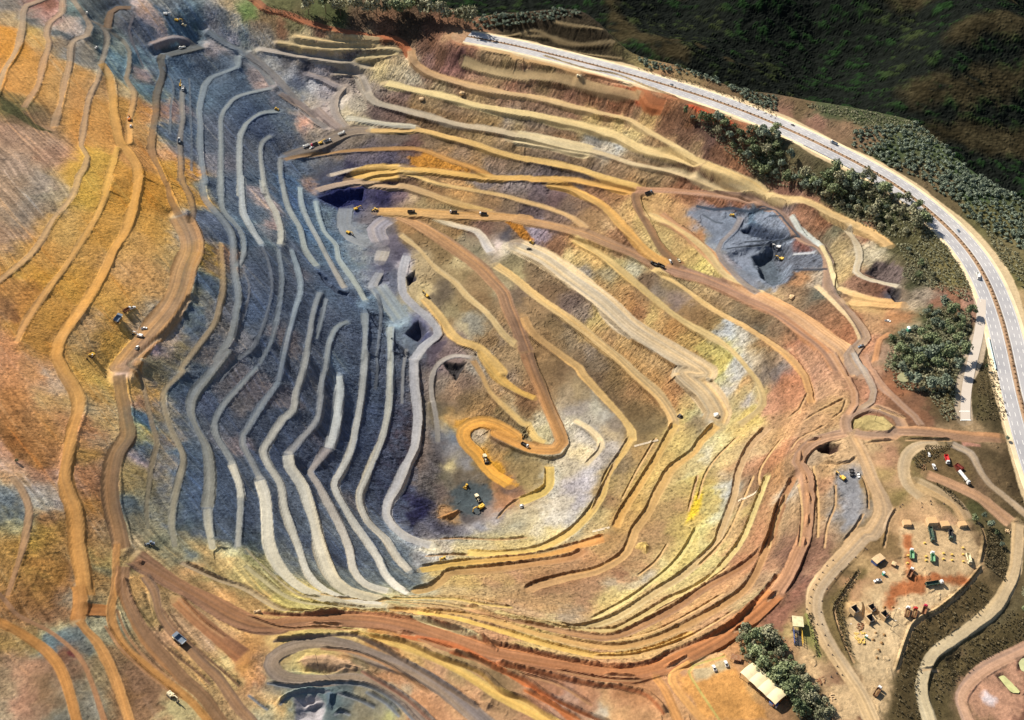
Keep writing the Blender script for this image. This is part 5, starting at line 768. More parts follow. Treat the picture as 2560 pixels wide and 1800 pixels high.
# local patches with a set colour, painted shade included on the mound and in holes
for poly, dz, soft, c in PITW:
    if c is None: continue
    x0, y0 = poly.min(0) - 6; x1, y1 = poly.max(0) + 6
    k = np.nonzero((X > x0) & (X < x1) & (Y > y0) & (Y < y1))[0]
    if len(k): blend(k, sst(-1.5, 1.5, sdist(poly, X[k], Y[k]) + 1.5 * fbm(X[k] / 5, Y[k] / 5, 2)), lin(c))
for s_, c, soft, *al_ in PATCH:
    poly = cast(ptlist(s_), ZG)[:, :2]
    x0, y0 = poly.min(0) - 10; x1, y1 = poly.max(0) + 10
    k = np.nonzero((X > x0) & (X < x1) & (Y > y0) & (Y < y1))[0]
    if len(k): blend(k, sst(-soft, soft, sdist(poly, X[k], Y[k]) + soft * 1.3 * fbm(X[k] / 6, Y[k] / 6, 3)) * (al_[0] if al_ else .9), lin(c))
# rock strata and scree streaks on the faces
up = fbm(X / 260, Y / 260 + 3, 2)
a1 = (X - Y) * .7071; a2 = (X + Y) * .7071                       # left wall: bands run down to the right
s1 = fbm(a2 / 2.4 + 2.2 * fbm(X / 60, Y / 60, 2), a1 / 70, 4, .65)
b1 = X * 0.80 + Y * 0.60; b2 = -X * 0.60 + Y * 0.80             # right walls: gullies run down to the left
s2 = fbm(b2 / 2.6 + 1.5 * fbm(X / 50, Y / 50, 2), b1 / 22, 4, .65)
lw = sst(-60, -190, X + 0.25 * (Y - 700))                        # 1 on the left wall
strk = s1 * lw + s2 * (1 - lw)
# rills: noise stretched down the local fall line, blended over eight directions
gs_ = ZG.copy()
for _ in range(10):
    p = np.pad(gs_, 1, mode='edge'); gs_ = .2 * (gs_ + p[:-2, 1:-1] + p[2:, 1:-1] + p[1:-1, :-2] + p[1:-1, 2:])
ry_, rx_ = np.gradient(gs_, GS)
th = np.arctan2(bil(ry_, X, Y), bil(rx_, X, Y))
rill = np.zeros(len(X)); rw = np.zeros(len(X))
for q_ in range(8):
    a_ = math.pi * q_ / 8
    w_ = np.maximum(0, np.cos(th - a_) ** 2 - .72) ; k_ = np.nonzero(w_ > 0)[0]
    u_ = X[k_] * math.cos(a_) + Y[k_] * math.sin(a_); v_ = -X[k_] * math.sin(a_) + Y[k_] * math.cos(a_)
    n_ = fbm(v_ / 3.0 + 1.1 * vn(u_ / 9, v_ / 9) + 13 * q_, u_ / 17 + 5 * q_, 3, .6)
    rill[k_] += w_[:] [k_] * (.30 - np.abs(n_)) * 2.2; rw[k_] += w_[k_]
rill = rill / np.maximum(rw, 1e-6)
fine = .5 * fbm(X / 2.6, Y / 2.6, 3, .7) + .9 * (.26 - np.abs(fbm(X / 3.6 + 60, Y / 3.6, 3, .65))); mott = fbm(X / 9, Y / 9, 3, .6)
big = fbm(X / 55, Y / 55, 3)
sw = sst(-60, 30, X) * sst(760, 640, Y)                            # smooth pale slopes of the near right
samp = (0.62 * lw + 0.26 * (1 - lw)) * (1 - .35 * sw)
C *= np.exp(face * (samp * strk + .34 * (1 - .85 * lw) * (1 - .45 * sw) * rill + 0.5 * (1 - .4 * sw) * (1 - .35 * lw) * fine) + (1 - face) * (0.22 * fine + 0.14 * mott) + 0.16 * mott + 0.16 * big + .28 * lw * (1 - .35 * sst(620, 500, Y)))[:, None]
# tints: rust / ochre / blue-grey veins following the strata on the left wall
vein = sst(.12, .42, s1 + .25 * fbm(X / 40 + 9, Y / 40, 2)) * face * lw
hue = fbm(a2 / 6 + 5, a1 / 120, 2)
vein = vein * .45
C *= np.stack([1 + .5 * vein * sst(0, .5, hue) - .22 * vein * sst(0, .5, -hue), 1 + .18 * vein * sst(0, .5, hue) - .06 * vein * sst(0, .5, -hue), 1 - .25 * vein * sst(0, .5, hue) + .22 * vein * sst(0, .5, -hue)], 1)
log('streaks')
# roads and benches
for l in LINES:
    Q = l['xy']; wm = l['wm']; hw = wm / 2
    x0, y0 = Q.min(0) - hw - 4; x1, y1 = Q.max(0) + hw + 4
    k = np.nonzero((X > x0) & (X < x1) & (Y > y0) & (Y < y1))[0]
    if not len(k): continue
    d, sl, ar = polyseg(Q, X[k], Y[k])
    near = d < hw + 3.5
    k = k[near]; d = d[near]; sl = sl[near]; ar = ar[near]
    L_ = max(ar.max(), 1.0)
    jag = (0.14 + 0.04 * min(wm, 8)) * fbm(X[k] / 5 + 3, Y[k] / 5, 3, .6) + 0.24 * min(wm, 9) * vn(ar / 38, np.sign(sl) * 3.3 + wm)
    a = sst(hw + .45, hw - .45, d + jag)
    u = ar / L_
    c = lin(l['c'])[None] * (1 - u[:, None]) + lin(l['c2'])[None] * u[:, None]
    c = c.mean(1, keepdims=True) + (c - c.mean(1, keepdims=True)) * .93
    tr = l['tr']
    trk = fbm(sl / 1.3 + 20 * (wm % 1), ar / 90, 3, .6)
    trk2 = fbm(sl / 3.5 + 7, ar / 200 + wm, 2)
    c = c * np.exp(tr * (0.48 * trk + .30 * trk2) + 0.16 * fbm(X[k] / 12, Y[k] / 12, 3) + 0.10 * fine[k])[:, None]
    warm = tr * .25 * trk2
    c = c * np.stack([1 + warm * .5, 1 + 0 * warm, 1 - warm], 1)
    # paler spilled dust on the outer edge
    rim = sst(.55, .95, d / hw) * sst(1.25, .95, d / hw) * .12 * (1 - .5 * tr)
    c = c * (1 + rim[:, None])
    a = a * sst(0, wm * .3, np.minimum(ar, ar.max() - ar) + .1 * wm)
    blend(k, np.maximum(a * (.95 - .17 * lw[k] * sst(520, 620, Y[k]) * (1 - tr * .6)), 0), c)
    road[k] = np.maximum(road[k], a)
for P, h, l in BERMS:
    x0, y0 = P.min(0) - 6; x1, y1 = P.max(0) + 6
    k = np.nonzero((X > x0) & (X < x1) & (Y > y0) & (Y < y1))[0]
    if not len(k): continue
    d, sl, ar = polyseg(P, X[k], Y[k])
    a = sst(h * 1.0, h * .5, d + .5 * fine[k])
    road[k] *= 1 - a
log('roads')
# relief: scree roughness and gullies on faces, ruts elsewhere
off = 1 - road
gul = face * off
Z += gul * (0.45 * strk * (1.0 - .1 * lw) * (1 - .5 * sw) + .62 * rill * (1 - .5 * sw) * (1 - .75 * lw) + 0.42 * fine * (1 - .3 * sw) * (1 - .45 * lw * sst(0, -160, X + 300)) + 0.4 * mott) + (1 - gul) * off * (0.22 * fine + 0.35 * mott) + road * 0.05 * fine
rock = sst(.28, .6, fbm(X / 4.2 + 90, Y / 4.2, 2)) * sst(.0, .3, fbm(X / 30 + 4, Y / 30, 2))
Z += rock * off * (.6 - .4 * lw)
Z = add_local(X, Y, Z)
Z = drop(X, Y, Z)
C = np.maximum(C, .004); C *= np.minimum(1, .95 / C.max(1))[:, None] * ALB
GR = np.clip(face * (1 - road) + .25 * (1 - road), 0, 1) * (1 - .5 * lw0)
co = np.stack([X, Y, Z], 1)
log('relief')
def grid_mesh(name, co, nr, nc, col=None, al=None):
    me = bpy.data.meshes.new(name)
    me.vertices.add(len(co)); me.vertices.foreach_set('co', co.astype(np.float32).ravel())
    i = np.arange(nr * nc).reshape(nr, nc)
    q = np.stack([i[:-1, :-1], i[:-1, 1:], i[1:, 1:], i[1:, :-1]], -1).reshape(-1, 4)
    n = len(q)
    me.loops.add(n * 4); me.loops.foreach_set('vertex_index', q.astype(np.int32).ravel())
    me.polygons.add(n); me.polygons.foreach_set('loop_start', (np.arange(n) * 4).astype(np.int32))
    me.polygons.foreach_set('use_smooth', np.zeros(n, bool))
    me.update(calc_edges=True)
    if col is not None:
        at = me.color_attributes.new('ground', 'FLOAT_COLOR', 'POINT')
        at.data.foreach_set('color', np.concatenate([col, (np.ones(len(col)) if al is None else al)[:, None]], 1).astype(np.float32).ravel())
    return me
def mat(name, build):
    m = bpy.data.materials.new(name); m.use_nodes = True
    t = m.node_tree; b = t.nodes['Principled BSDF']
    b.inputs['Specular IOR Level'].default_value = 0.15
    build(t, b)
    return m
def nd(t, kind, **kw):
    n = t.nodes.new(kind)
    for k, v in kw.items(): setattr(n, k, v)
    return n
def m_ground(t, b):
    """survey colour with gravel: grain and dark specks (shrubs, painted rock shadows) are stronger on the dug faces (alpha)"""
    a = nd(t, 'ShaderNodeVertexColor', layer_name='ground')
    g = nd(t, 'ShaderNodeNewGeometry')
    n1 = nd(t, 'ShaderNodeTexNoise'); n1.inputs['Scale'].default_value = .42; n1.inputs['Detail'].default_value = 6; n1.inputs['Roughness'].default_value = .8
    n2 = nd(t, 'ShaderNodeTexNoise'); n2.inputs['Scale'].default_value = .30; n2.inputs['Detail'].default_value = 4; n2.inputs['Roughness'].default_value = .65
    mp = nd(t, 'ShaderNodeMapping'); mp.inputs['Location'].default_value = (31, 17, 5); t.links.new(g.outputs['Position'], mp.inputs['Vector'])
    t.links.new(g.outputs['Position'], n1.inputs['Vector']); t.links.new(mp.outputs[0], n2.inputs['Vector'])
    amp = nd(t, 'ShaderNodeMapRange'); amp.inputs['To Min'].default_value = 1.1; amp.inputs['To Max'].default_value = 3.0; t.links.new(a.outputs['Alpha'], amp.inputs[0])
    sb = nd(t, 'ShaderNodeMath', operation='SUBTRACT'); sb.inputs[1].default_value = .5; t.links.new(n1.outputs[0], sb.inputs[0])
    ml = nd(t, 'ShaderNodeMath', operation='MULTIPLY'); t.links.new(sb.outputs[0], ml.inputs[0]); t.links.new(amp.outputs[0], ml.inputs[1])
    ad = nd(t, 'ShaderNodeMath', operation='ADD'); ad.inputs[1].default_value = 1.0; t.links.new(ml.outputs[0], ad.inputs[0])
    sp = nd(t, 'ShaderNodeMapRange'); sp.inputs['From Min'].default_value = .56; sp.inputs['From Max'].default_value = .66; sp.inputs['To Max'].default_value = .5; t.links.new(n2.outputs[0], sp.inputs[0])  # dark specks for shrubs, with rock shadows painted in
    sa = nd(t, 'ShaderNodeMath', operation='MULTIPLY'); t.links.new(sp.outputs[0], sa.inputs[0]); t.links.new(a.outputs['Alpha'], sa.inputs[1])
    iv = nd(t, 'ShaderNodeMath', operation='SUBTRACT'); iv.inputs[0].default_value = 1.0; t.links.new(sa.outputs[0], iv.inputs[1])
    fm = nd(t, 'ShaderNodeMath', operation='MULTIPLY'); fm.use_clamp = False; t.links.new(ad.outputs[0], fm.inputs[0]); t.links.new(iv.outputs[0], fm.inputs[1])
    mxx = nd(t, 'ShaderNodeMath', operation='MAXIMUM'); mxx.inputs[1].default_value = .12; t.links.new(fm.outputs[0], mxx.inputs[0])
    mx = nd(t, 'ShaderNodeMix', data_type='RGBA', blend_type='MULTIPLY'); mx.inputs[0].default_value = 1
    t.links.new(a.outputs['Color'], mx.inputs[6]); t.links.new(mxx.outputs[0], mx.inputs[7])
    t.links.new(mx.outputs[2], b.inputs['Base Color'])
    bp = nd(t, 'ShaderNodeBump'); bp.inputs['Distance'].default_value = 1.2
    bs = nd(t, 'ShaderNodeMapRange'); bs.inputs['To Min'].default_value = .15; bs.inputs['To Max'].default_value = .75; t.links.new(a.outputs['Alpha'], bs.inputs[0]); t.links.new(bs.outputs[0], bp.inputs['Strength'])
    t.links.new(n1.outputs[0], bp.inputs['Height']); t.links.new(bp.outputs[0], b.inputs['Normal'])
    b.inputs['Roughness'].default_value = .95; b.inputs['Specular IOR Level'].default_value = .08
M_GROUND = mat('mine ground', m_ground)
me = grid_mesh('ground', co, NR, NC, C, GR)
me.materials.append(M_GROUND)
ground = bpy.data.objects.new('ground', me); COL.objects.link(ground)
ground['kind'] = 'structure'; 
log('ground built')
def gz(x, y): return float(bil(ZC, np.array([x]), np.array([y]))[0])
def at(s):
    """survey point -> standing point on the ground"""
    return cast(ptlist(s), ZC)
# ---------------------------------------------------------------- far hills beyond the ridge
def plane_pt(s, z):
    d = rays(ptlist(s)); t = (z - CAM_H) / d[:, 2]
    return np.stack([d[:, 0] * t, d[:, 1] * t], 1)
hx = np.linspace(-1500, 2300, 1300); hy = np.linspace(900, 3000, 760)
HX, HY = np.meshgrid(hx, hy); hX = HX.ravel(); hY = HY.ravel()
ZB = -190.0
hz = ZB + 26 * fbm(hX / 420 + 3, hY / 420 + 8, 3)
brown = np.zeros(len(hX))
for s_, h, wd, bw in [("c1:560,0 700,60 900,170 980,320 1200,470 1500,620",26,70,24),
                  ("c1:900,-40 1100,40 1350,90 1800,165",34,90,20),
                  ("d1:100,210 310,90 520,90 760,170 1000,270 1250,370 1420,380",46,85,30),
                  ("d1:800,160 1000,110 1300,60 1600,40 1730,100 1850,270 1980,420",55,110,42),
                  ("d1:1700,60 2000,30 2400,60",40,120,60),
                  ("d1:1600,700 1760,665 1950,660 2400,715",44,80,30),
                  ("d1:1380,1000 1700,1000 2100,960 2400,900",26,90,34),
                  ("d1:1600,1250 1900,1280 2400,1300",12,120,30),
                  ("c1:1300,560 1600,600 1900,680 2100,720",14,60,8)]:
    P = plane_pt(s_, ZB + h * .7)
    d, sl, ar = polyseg(smooth_line(P, 25), hX, hY)
    hz = np.maximum(hz, ZB + h * np.exp(-(d / wd) ** 2) * 1.6 + 14 * fbm(hX / 200, hY / 200, 2) - 12) if False else hz + h * 1.25 * np.exp(-(d / wd) ** 1.6)
    brown = np.maximum(brown, sst(bw * 1.0, bw * .2, d + 16 * fbm(hX / 26, hY / 50, 3)))
ha = hX * .8 - hY * .6; hb_ = hX * .6 + hY * .8
can = fbm(ha / 13, hb_ / 6, 3, .6); c2n = fbm(ha / 34 + 30, hb_ / 12, 3, .6)
hz = hz + (1 - .75 * brown) * (3.5 * can + 3.5 * c2n) + brown * .8 * can
ridge_gap = hY - ridge_y(hX)
hz = np.where(ridge_gap < 60, np.minimum(hz, -150), hz)
g1 = (sst(.12, .5, 1.1 * can + .35 * c2n) ** 1.2)[:, None]; g2 = sst(.0, .5, fbm(hX / 90 + 5, hY / 140, 3))[:, None]
hc = np.array([.010, .012, .010]) * (1 - g1) + (np.array([.015, .034, .012]) * (1 - g2) + np.array([.030, .038, .016]) * g2) * g1
hb = np.array([.037, .030, .016]) * np.exp(.55 * c2n + .35 * can)[:, None]
bb = (brown * sst(-.55, .0, c2n + .25 * fbm(hX / 60, hY / 60, 2) + .2))[:, None]
hc = hc * (1 - bb) + hb * bb
me = grid_mesh('hills', np.stack([hX, hY, hz], 1), len(hy), len(hx), hc)
def m_hill(t, b):
    a = nd(t, 'ShaderNodeVertexColor', layer_name='ground'); g = nd(t, 'ShaderNodeNewGeometry')
    mp = nd(t, 'ShaderNodeMapping'); mp.inputs['Scale'].default_value = (.15, .24, .08); mp.inputs['Rotation'].default_value = (0, 0, .64); t.links.new(g.outputs['Position'], mp.inputs['Vector'])
    v = nd(t, 'ShaderNodeTexVoronoi'); v.inputs['Scale'].default_value = 1.0; t.links.new(mp.outputs[0], v.inputs['Vector'])
    r = nd(t, 'ShaderNodeMapRange'); r.inputs['From Min'].default_value = .1; r.inputs['From Max'].default_value = .8; r.inputs['To Min'].default_value = 1.25; r.inputs['To Max'].default_value = .72; t.links.new(v.outputs['Distance'], r.inputs[0])  # painted crown shading: colour darkens from cell centres to the gaps
    mx = nd(t, 'ShaderNodeMix', data_type='RGBA', blend_type='MULTIPLY'); mx.inputs[0].default_value = 1
    t.links.new(a.outputs['Color'], mx.inputs[6]); t.links.new(r.outputs[0], mx.inputs[7]); t.links.new(mx.outputs[2], b.inputs['Base Color'])
    bp = nd(t, 'ShaderNodeBump'); bp.inputs['Strength'].default_value = .35; bp.inputs['Distance'].default_value = 3; bp.invert = True
    t.links.new(v.outputs['Distance'], bp.inputs['Height']); t.links.new(bp.outputs[0], b.inputs['Normal']); b.inputs['Roughness'].default_value = 1
    b.inputs['Specular IOR Level'].default_value = 0
me.materials.append(mat('forested hill', m_hill))
hills = bpy.data.objects.new('hills', me); COL.objects.link(hills); hills['kind'] = 'structure'
log('hills')
# ---------------------------------------------------------------- mesh builders
def tag(o, label=None, cat=None, group=None, kind=None):
    if label: o['label'] = label
    if cat: o['category'] = cat
    if group: o['group'] = group
    if kind: o['kind'] = kind
    return o
def empty(name, loc=(0, 0, 0), rz=0.0):
    o = bpy.data.objects.new(name, None); o.empty_display_size = 1
    o.location = loc; o.rotation_euler = (0, 0, rz); COL.objects.link(o); return o
class MB:
    def __init__(s): s.v = []; s.f = []
    def add(s, vs, fs):
        n = len(s.v); s.v += [tuple(v) for v in vs]; s.f += [tuple(i + n for i in f) for f in fs]; return s
    def box(s, c, d, taper=1.0, rot=None, shear=0.0, tapy=None):
        """centre of base + size; the top is tapered / shifted"""
        hx_, hy_, hz_ = d[0] / 2, d[1] / 2, d[2]; ty = taper if tapy is None else tapy
        vs = [(-hx_, -hy_, 0), (hx_, -hy_, 0), (hx_, hy_, 0), (-hx_, hy_, 0), (-hx_ * taper + shear, -hy_ * ty, hz_), (hx_ * taper + shear, -hy_ * ty, hz_), (hx_ * taper + shear, hy_ * ty, hz_), (-hx_ * taper + shear, hy_ * ty, hz_)]
        vs = [Vector(v) for v in vs]
        if rot is not None: vs = [rot @ v for v in vs]
        c = Vector(c)
        return s.add([v + c for v in vs], [(3, 2, 1, 0), (4, 5, 6, 7), (0, 1, 5, 4), (1, 2, 6, 5), (2, 3, 7, 6), (3, 0, 4, 7)])
    def tube(s, a, b, r, r2=None, n=10):
        a = Vector(a); b = Vector(b); r2 = r if r2 is None else r2
        z = (b - a).normalized(); x = z.orthogonal().normalized(); y = z.cross(x)
        vs = []
        for p, q in ((a, r), (b, r2)):
            for i in range(n):
                t = 2 * math.pi * i / n; vs.append(p + x * q * math.cos(t) + y * q * math.sin(t))
        fs = [(i, (i + 1) % n, n + (i + 1) % n, n + i) for i in range(n)] + [tuple(range(n - 1, -1, -1)), tuple(range(n, 2 * n))]
        return s.add(vs, fs)
    def prism(s, prof, y0, y1):
        """profile in xz pulled along y"""
        n = len(prof); vs = [(x, y0, z) for x, z in prof] + [(x, y1, z) for x, z in prof]
        return s.add(vs, [(i, (i + 1) % n, n + (i + 1) % n, n + i) for i in range(n)] + [tuple(range(n - 1, -1, -1)), tuple(range(n, 2 * n))])
    def build(s, name, m, parent=None, bevel=0.0, smooth=False):
        me = bpy.data.meshes.new(name); me.from_pydata([tuple(v) for v in s.v], [], s.f); me.update()
        b = bmesh.new(); b.from_mesh(me); bmesh.ops.recalc_face_normals(b, faces=b.faces)
        if bevel: bmesh.ops.bevel(b, geom=list(b.edges), offset=bevel, segments=1, affect='EDGES', clamp_overlap=True)
        if smooth:
            for f in b.faces: f.smooth = True
        b.to_mesh(me); b.free(); me.materials.append(m)
        o = bpy.data.objects.new(name, me); COL.objects.link(o)
        if parent: o.parent = parent
        return o
def paint(name, rgb, rough=.5, dirt=.25, spec=.3, dc=(.36, .26, .16), scale=1.2):
    c = lin(rgb)
    def f(t, b):
        n = nd(t, 'ShaderNodeTexNoise'); n.inputs['Scale'].default_value = scale; n.inputs['Detail'].default_value = 5
        co_ = nd(t, 'ShaderNodeTexCoord'); t.links.new(co_.outputs['Object'], n.inputs['Vector'])
        r = nd(t, 'ShaderNodeMapRange'); r.inputs['From Min'].default_value = .45; r.inputs['From Max'].default_value = .75; r.inputs['To Max'].default_value = dirt * 2
        t.links.new(n.outputs[0], r.inputs[0])
        mx = nd(t, 'ShaderNodeMix', data_type='RGBA'); mx.inputs[6].default_value = (*c, 1); mx.inputs[7].default_value = (*dc, 1)
        t.links.new(r.outputs[0], mx.inputs[0]); t.links.new(mx.outputs[2], b.inputs['Base Color'])
        b.inputs['Roughness'].default_value = rough; b.inputs['Specular IOR Level'].default_value = spec
    return mat(name, f)
# ---------------------------------------------------------------- the highway
ht = np.gradient(hp[:, :2], axis=0); ht /= np.linalg.norm(ht, axis=1)[:, None]
hn = np.stack([-ht[:, 1], ht[:, 0]], 1)
def ribbon(name, offs, dz, m, parent=None, i0=0, i1=None, prof=None, jit=0.0):
    """strips across the highway: offs = pairs of lateral offsets"""
    p = hp[i0:i1]; n = hn[i0:i1]; k = len(p)
    vs = []; rows = len(offs)
    for j, o in enumerate(offs):
        q = np.column_stack([p[:, :2] + n * o, p[:, 2] + dz + (prof[j] if prof else 0)])
        if jit: q[:, 2] += jit * vn(np.arange(k) * .9, np.full(k, j * 3.1)); q[:, :2] += n * (jit * .4 * vn(np.arange(k) * .6 + 9, np.full(k, j * 7.7)))[:, None]
        vs.append(q)
    vs = np.concatenate(vs); fs = []
    for j in range(rows - 1):
        for i in range(k - 1):
            fs.append((j * k + i, j * k + i + 1, (j + 1) * k + i + 1, (j + 1) * k + i))
    mb = MB(); mb.v = [tuple(v) for v in vs]; mb.f = fs
    return mb.build(name, m, parent)
def m_asphalt(t, b):
    g = nd(t, 'ShaderNodeNewGeometry')
    n = nd(t, 'ShaderNodeTexNoise'); n.inputs['Scale'].default_value = .05; n.inputs['Detail'].default_value = 6
    t.links.new(g.outputs['Position'], n.inputs['Vector'])
    r = nd(t, 'ShaderNodeValToRGB'); r.color_ramp.elements[0].position = .35; r.color_ramp.elements[0].color = (.33, .32, .325, 1); r.color_ramp.elements[1].position = .65; r.color_ramp.elements[1].color = (.43, .41, .40, 1)
    t.links.new(n.outputs[0], r.inputs[0]); t.links.new(r.outputs[0], b.inputs['Base Color']); b.inputs['Roughness'].default_value = .85
M_ASPH = mat('sun-bleached asphalt', m_asphalt)
M_LINE = paint('road paint', (236, 234, 226), .7, .15, .2)
M_MED = paint('brown median earth', (152, 124, 98), .95, .5, .1, (.16, .10, .06), .35)
M_HEDGE = paint('dry median scrub', (108, 84, 62), .95, .4, .1, (.10, .07, .04), .5)
M_DUST = paint('dusty verge', (226, 204, 166), .95, .4, .1, (.52, .40, .27), .12)
hv = ribbon('verge', [-18, -16.2, -13, 13, 16.2, 18.5], .12, M_DUST, None, prof=[-1.0, .04, .1, .1, .04, -1.0]); hv['kind'] = 'structure'
hw_ = ribbon('highway', [-13.2, -7, -2.0], .30, M_ASPH); hw_['kind'] = 'structure'
hw2 = ribbon('highway', [2.0, 7, 13.2], .30, M_ASPH); hw2['kind'] = 'structure'
md = ribbon('median', [-1.9, -.9, 0, .9, 1.9], .32, M_MED, None, prof=[0, .5, .7, .5, 0], jit=.25); md['kind'] = 'structure'
hm = MB()
k = len(hp)
s_h = np.concatenate([[0], np.cumsum(np.linalg.norm(np.diff(hp, axis=0), axis=1))])
def hq(s, o, z):
    x = np.interp(s, s_h, hp[:, 0]); y = np.interp(s, s_h, hp[:, 1]); zz = np.interp(s, s_h, hp[:, 2])
    nx = np.interp(s, s_h, hn[:, 0]); ny = np.interp(s, s_h, hn[:, 1])
    return (x + nx * o, y + ny * o, zz + z)
for o in (-10.6, -6.6, 6.6, 10.6):
    for s0 in np.arange(0, s_h[-1] - 5, 9.0):
        hm.add([hq(s0, o - .16, .308), hq(s0 + 4.2, o - .16, .308), hq(s0 + 4.2, o + .16, .308), hq(s0, o + .16, .308)], [(0, 1, 2, 3)])
for o in (-12.6, -2.7, 2.7, 12.6):
    for s0 in np.arange(0, s_h[-1] - 5, 4.0):
        hm.add([hq(s0, o - .12, .308), hq(s0 + 4.0, o - .12, .308), hq(s0 + 4.0, o + .12, .308), hq(s0, o + .12, .308)], [(0, 1, 2, 3)])
mk = hm.build('road_marking', M_LINE); mk['kind'] = 'structure'
hd = MB()
rr = random.Random(4)
for s0 in np.arange(0, s_h[-1], 4.6):
    c = hq(s0 + rr.uniform(-.4, .4), rr.uniform(-.3, .3), .6)
    hd.box(c, (rr.uniform(1.4, 2.4), rr.uniform(1.2, 2.0), rr.uniform(.7, 1.4)), .35, Matrix.Rotation(rr.uniform(0, 3), 3, 'Z'))
hdo = hd.build('median_scrub', M_HEDGE); hdo['kind'] = 'stuff'
hdo['label'] = 'dark dry scrub tufts along the brown highway median'
# guard rail on the pit side of the bend
M_RAIL = paint('weathered blue-grey rail', (110, 132, 168), .5, .2)
def nearest_s(s):
    p = cast(ptlist(s), ZG)
    return [float(s_h[np.argmin((hp[:, 0] - q[0]) ** 2 + (hp[:, 1] - q[1]) ** 2)]) for q in p]
ra, rb = nearest_s("d1:560,1150 d2:1300,110")
gr = MB(); sg = -1 if (hn[len(hn) // 2, 1] > 0) else 1
for s0 in np.arange(ra, rb, 4.0):
    a_, b_ = hq(s0, sg * 14.2, 0), hq(s0 + 4.0, sg * 14.2, 0)
    gr.add([(a_[0], a_[1], a_[2] + .55), (b_[0], b_[1], b_[2] + .55), (b_[0], b_[1], b_[2] + 1.25), (a_[0], a_[1], a_[2] + 1.25),
            (a_[0] + .1, a_[1] + .1, a_[2] + .55), (b_[0] + .1, b_[1] + .1, b_[2] + .55), (b_[0] + .1, b_[1] + .1, b_[2] + 1.25), (a_[0] + .1, a_[1] + .1, a_[2] + 1.25)],
           [(0, 1, 2, 3), (7, 6, 5, 4), (3, 2, 6, 7), (0, 4, 5, 1)])
    gr.tube((a_[0], a_[1], a_[2] - .4), (a_[0], a_[1], a_[2] + 1.2), .09, n=5)
tag(gr.build('guard_rail', M_RAIL), 'long blue-grey guard rail on the pit side of the highway bend', 'guard rail')
log('highway')
# slip road and ponds
def strip_road(name, s, wd, m, dz=.2):
    p = s
    t = np.gradient(p[:, :2], axis=0); t /= np.linalg.norm(t, axis=1)[:, None]; n = np.stack([-t[:, 1], t[:, 0]], 1)
    mb = MB(); kk = len(p)
    for o in (-wd / 2, wd / 2):
        mb.v += [tuple(v) for v in np.column_stack([p[:, :2] + n * o, p[:, 2] + dz])]
    mb.f = [(i, i + 1, kk + i + 1, kk + i) for i in range(kk - 1)]
    o = mb.build(name, m); o['kind'] = 'structure'; return p, n
M_SLIP = paint('pale slip road asphalt', (192, 180, 166), .9, .5, .1, (.5, .43, .36), .15)
strip_road('slip_road', slp, 7.2, M_SLIP, .3)
bump = MB()
for s_ in ("d3:1810,488", "d3:1818,560"):
    q = at(s_)[0]
    bump.box((q[0], q[1], q[2] + .1), (8.2, .9, .28), .9)
bo = bump.build('road_marking', M_LINE); bo['kind'] = 'structure'
def m_water(rgb, rough=.12):
    c = lin(rgb)
    def f(t, b):
        g = nd(t, 'ShaderNodeNewGeometry'); n = nd(t, 'ShaderNodeTexNoise'); n.inputs['Scale'].default_value = .25; n.inputs['Detail'].default_value = 4
        t.links.new(g.outputs['Position'], n.inputs['Vector'])
        r = nd(t, 'ShaderNodeValToRGB'); r.color_ramp.elements[0].position = .3; r.color_ramp.elements[0].color = (*(c * .8), 1); r.color_ramp.elements[1].position = .7; r.color_ramp.elements[1].color = (*np.clip(c * 1.15, 0, 1), 1)
        t.links.new(n.outputs[0], r.inputs[0]); t.links.new(r.outputs[0], b.inputs['Base Color'])
        b.inputs['Roughness'].default_value = rough; b.inputs['Specular IOR Level'].default_value = .5
    return f
def pond(s, rgb, dz):
    p = at(s); z = np.median(p[:, 2]) + dz
    c = p[:, :2].mean(0); q = smooth_line(np.vstack([p[:, :2], p[:1, :2]]), 1.5)
    mb = MB(); mb.v = [(c[0], c[1], z)] + [(x, y, z) for x, y in q]
    mb.f = [(0, i, i + 1) for i in range(1, len(q))]
    o = mb.build('pond', mat('murky pond water', m_water(rgb))); o['kind'] = 'structure'
pond("d4:2085,1265 2125,1248 2160,1275 2258,1385 2225,1398 2180,1380", (186, 184, 128), .45)
pond("d4:2250,1150 2275,1115 2340,1105 2350,1210 2275,1215", (180, 180, 132), .45)
pond("d3:1245,225 1290,180 1380,165 1490,178 1440,205 1370,240 1280,255", (150, 146, 108), .3)
log('roads and ponds')
# ---------------------------------------------------------------- vegetation
def m_leaf(a, b_, var=.6):
    a = np.array(a); b_ = np.array(b_)
    def f(t, b):
        at_ = nd(t, 'ShaderNodeVertexColor', layer_name='tone')
        oi = nd(t, 'ShaderNodeObjectInfo')
        r = nd(t, 'ShaderNodeValToRGB'); r.color_ramp.elements[0].color = (*a, 1); r.color_ramp.elements[1].color = (*b_, 1)
        ad = nd(t, 'ShaderNodeMath', operation='MULTIPLY_ADD'); ad.inputs[1].default_value = var; t.links.new(oi.outputs['Random'], ad.inputs[0]); t.links.new(at_.outputs['Color'], ad.inputs[2])
        sb = nd(t, 'ShaderNodeMath', operation='SUBTRACT'); sb.inputs[1].default_value = var * .5; t.links.new(ad.outputs[0], sb.inputs[0])
        t.links.new(sb.outputs[0], r.inputs[0]); t.links.new(r.outputs[0], b.inputs['Base Color'])
        b.inputs['Roughness'].default_value = .7; b.inputs['Specular IOR Level'].default_value = .2
    return f
M_LEAF = mat('olive foliage', m_leaf((.050, .062, .028), (.370, .350, .215)))
M_LEAF2 = mat('green foliage', m_leaf((.044, .066, .028), (.290, .330, .165)))
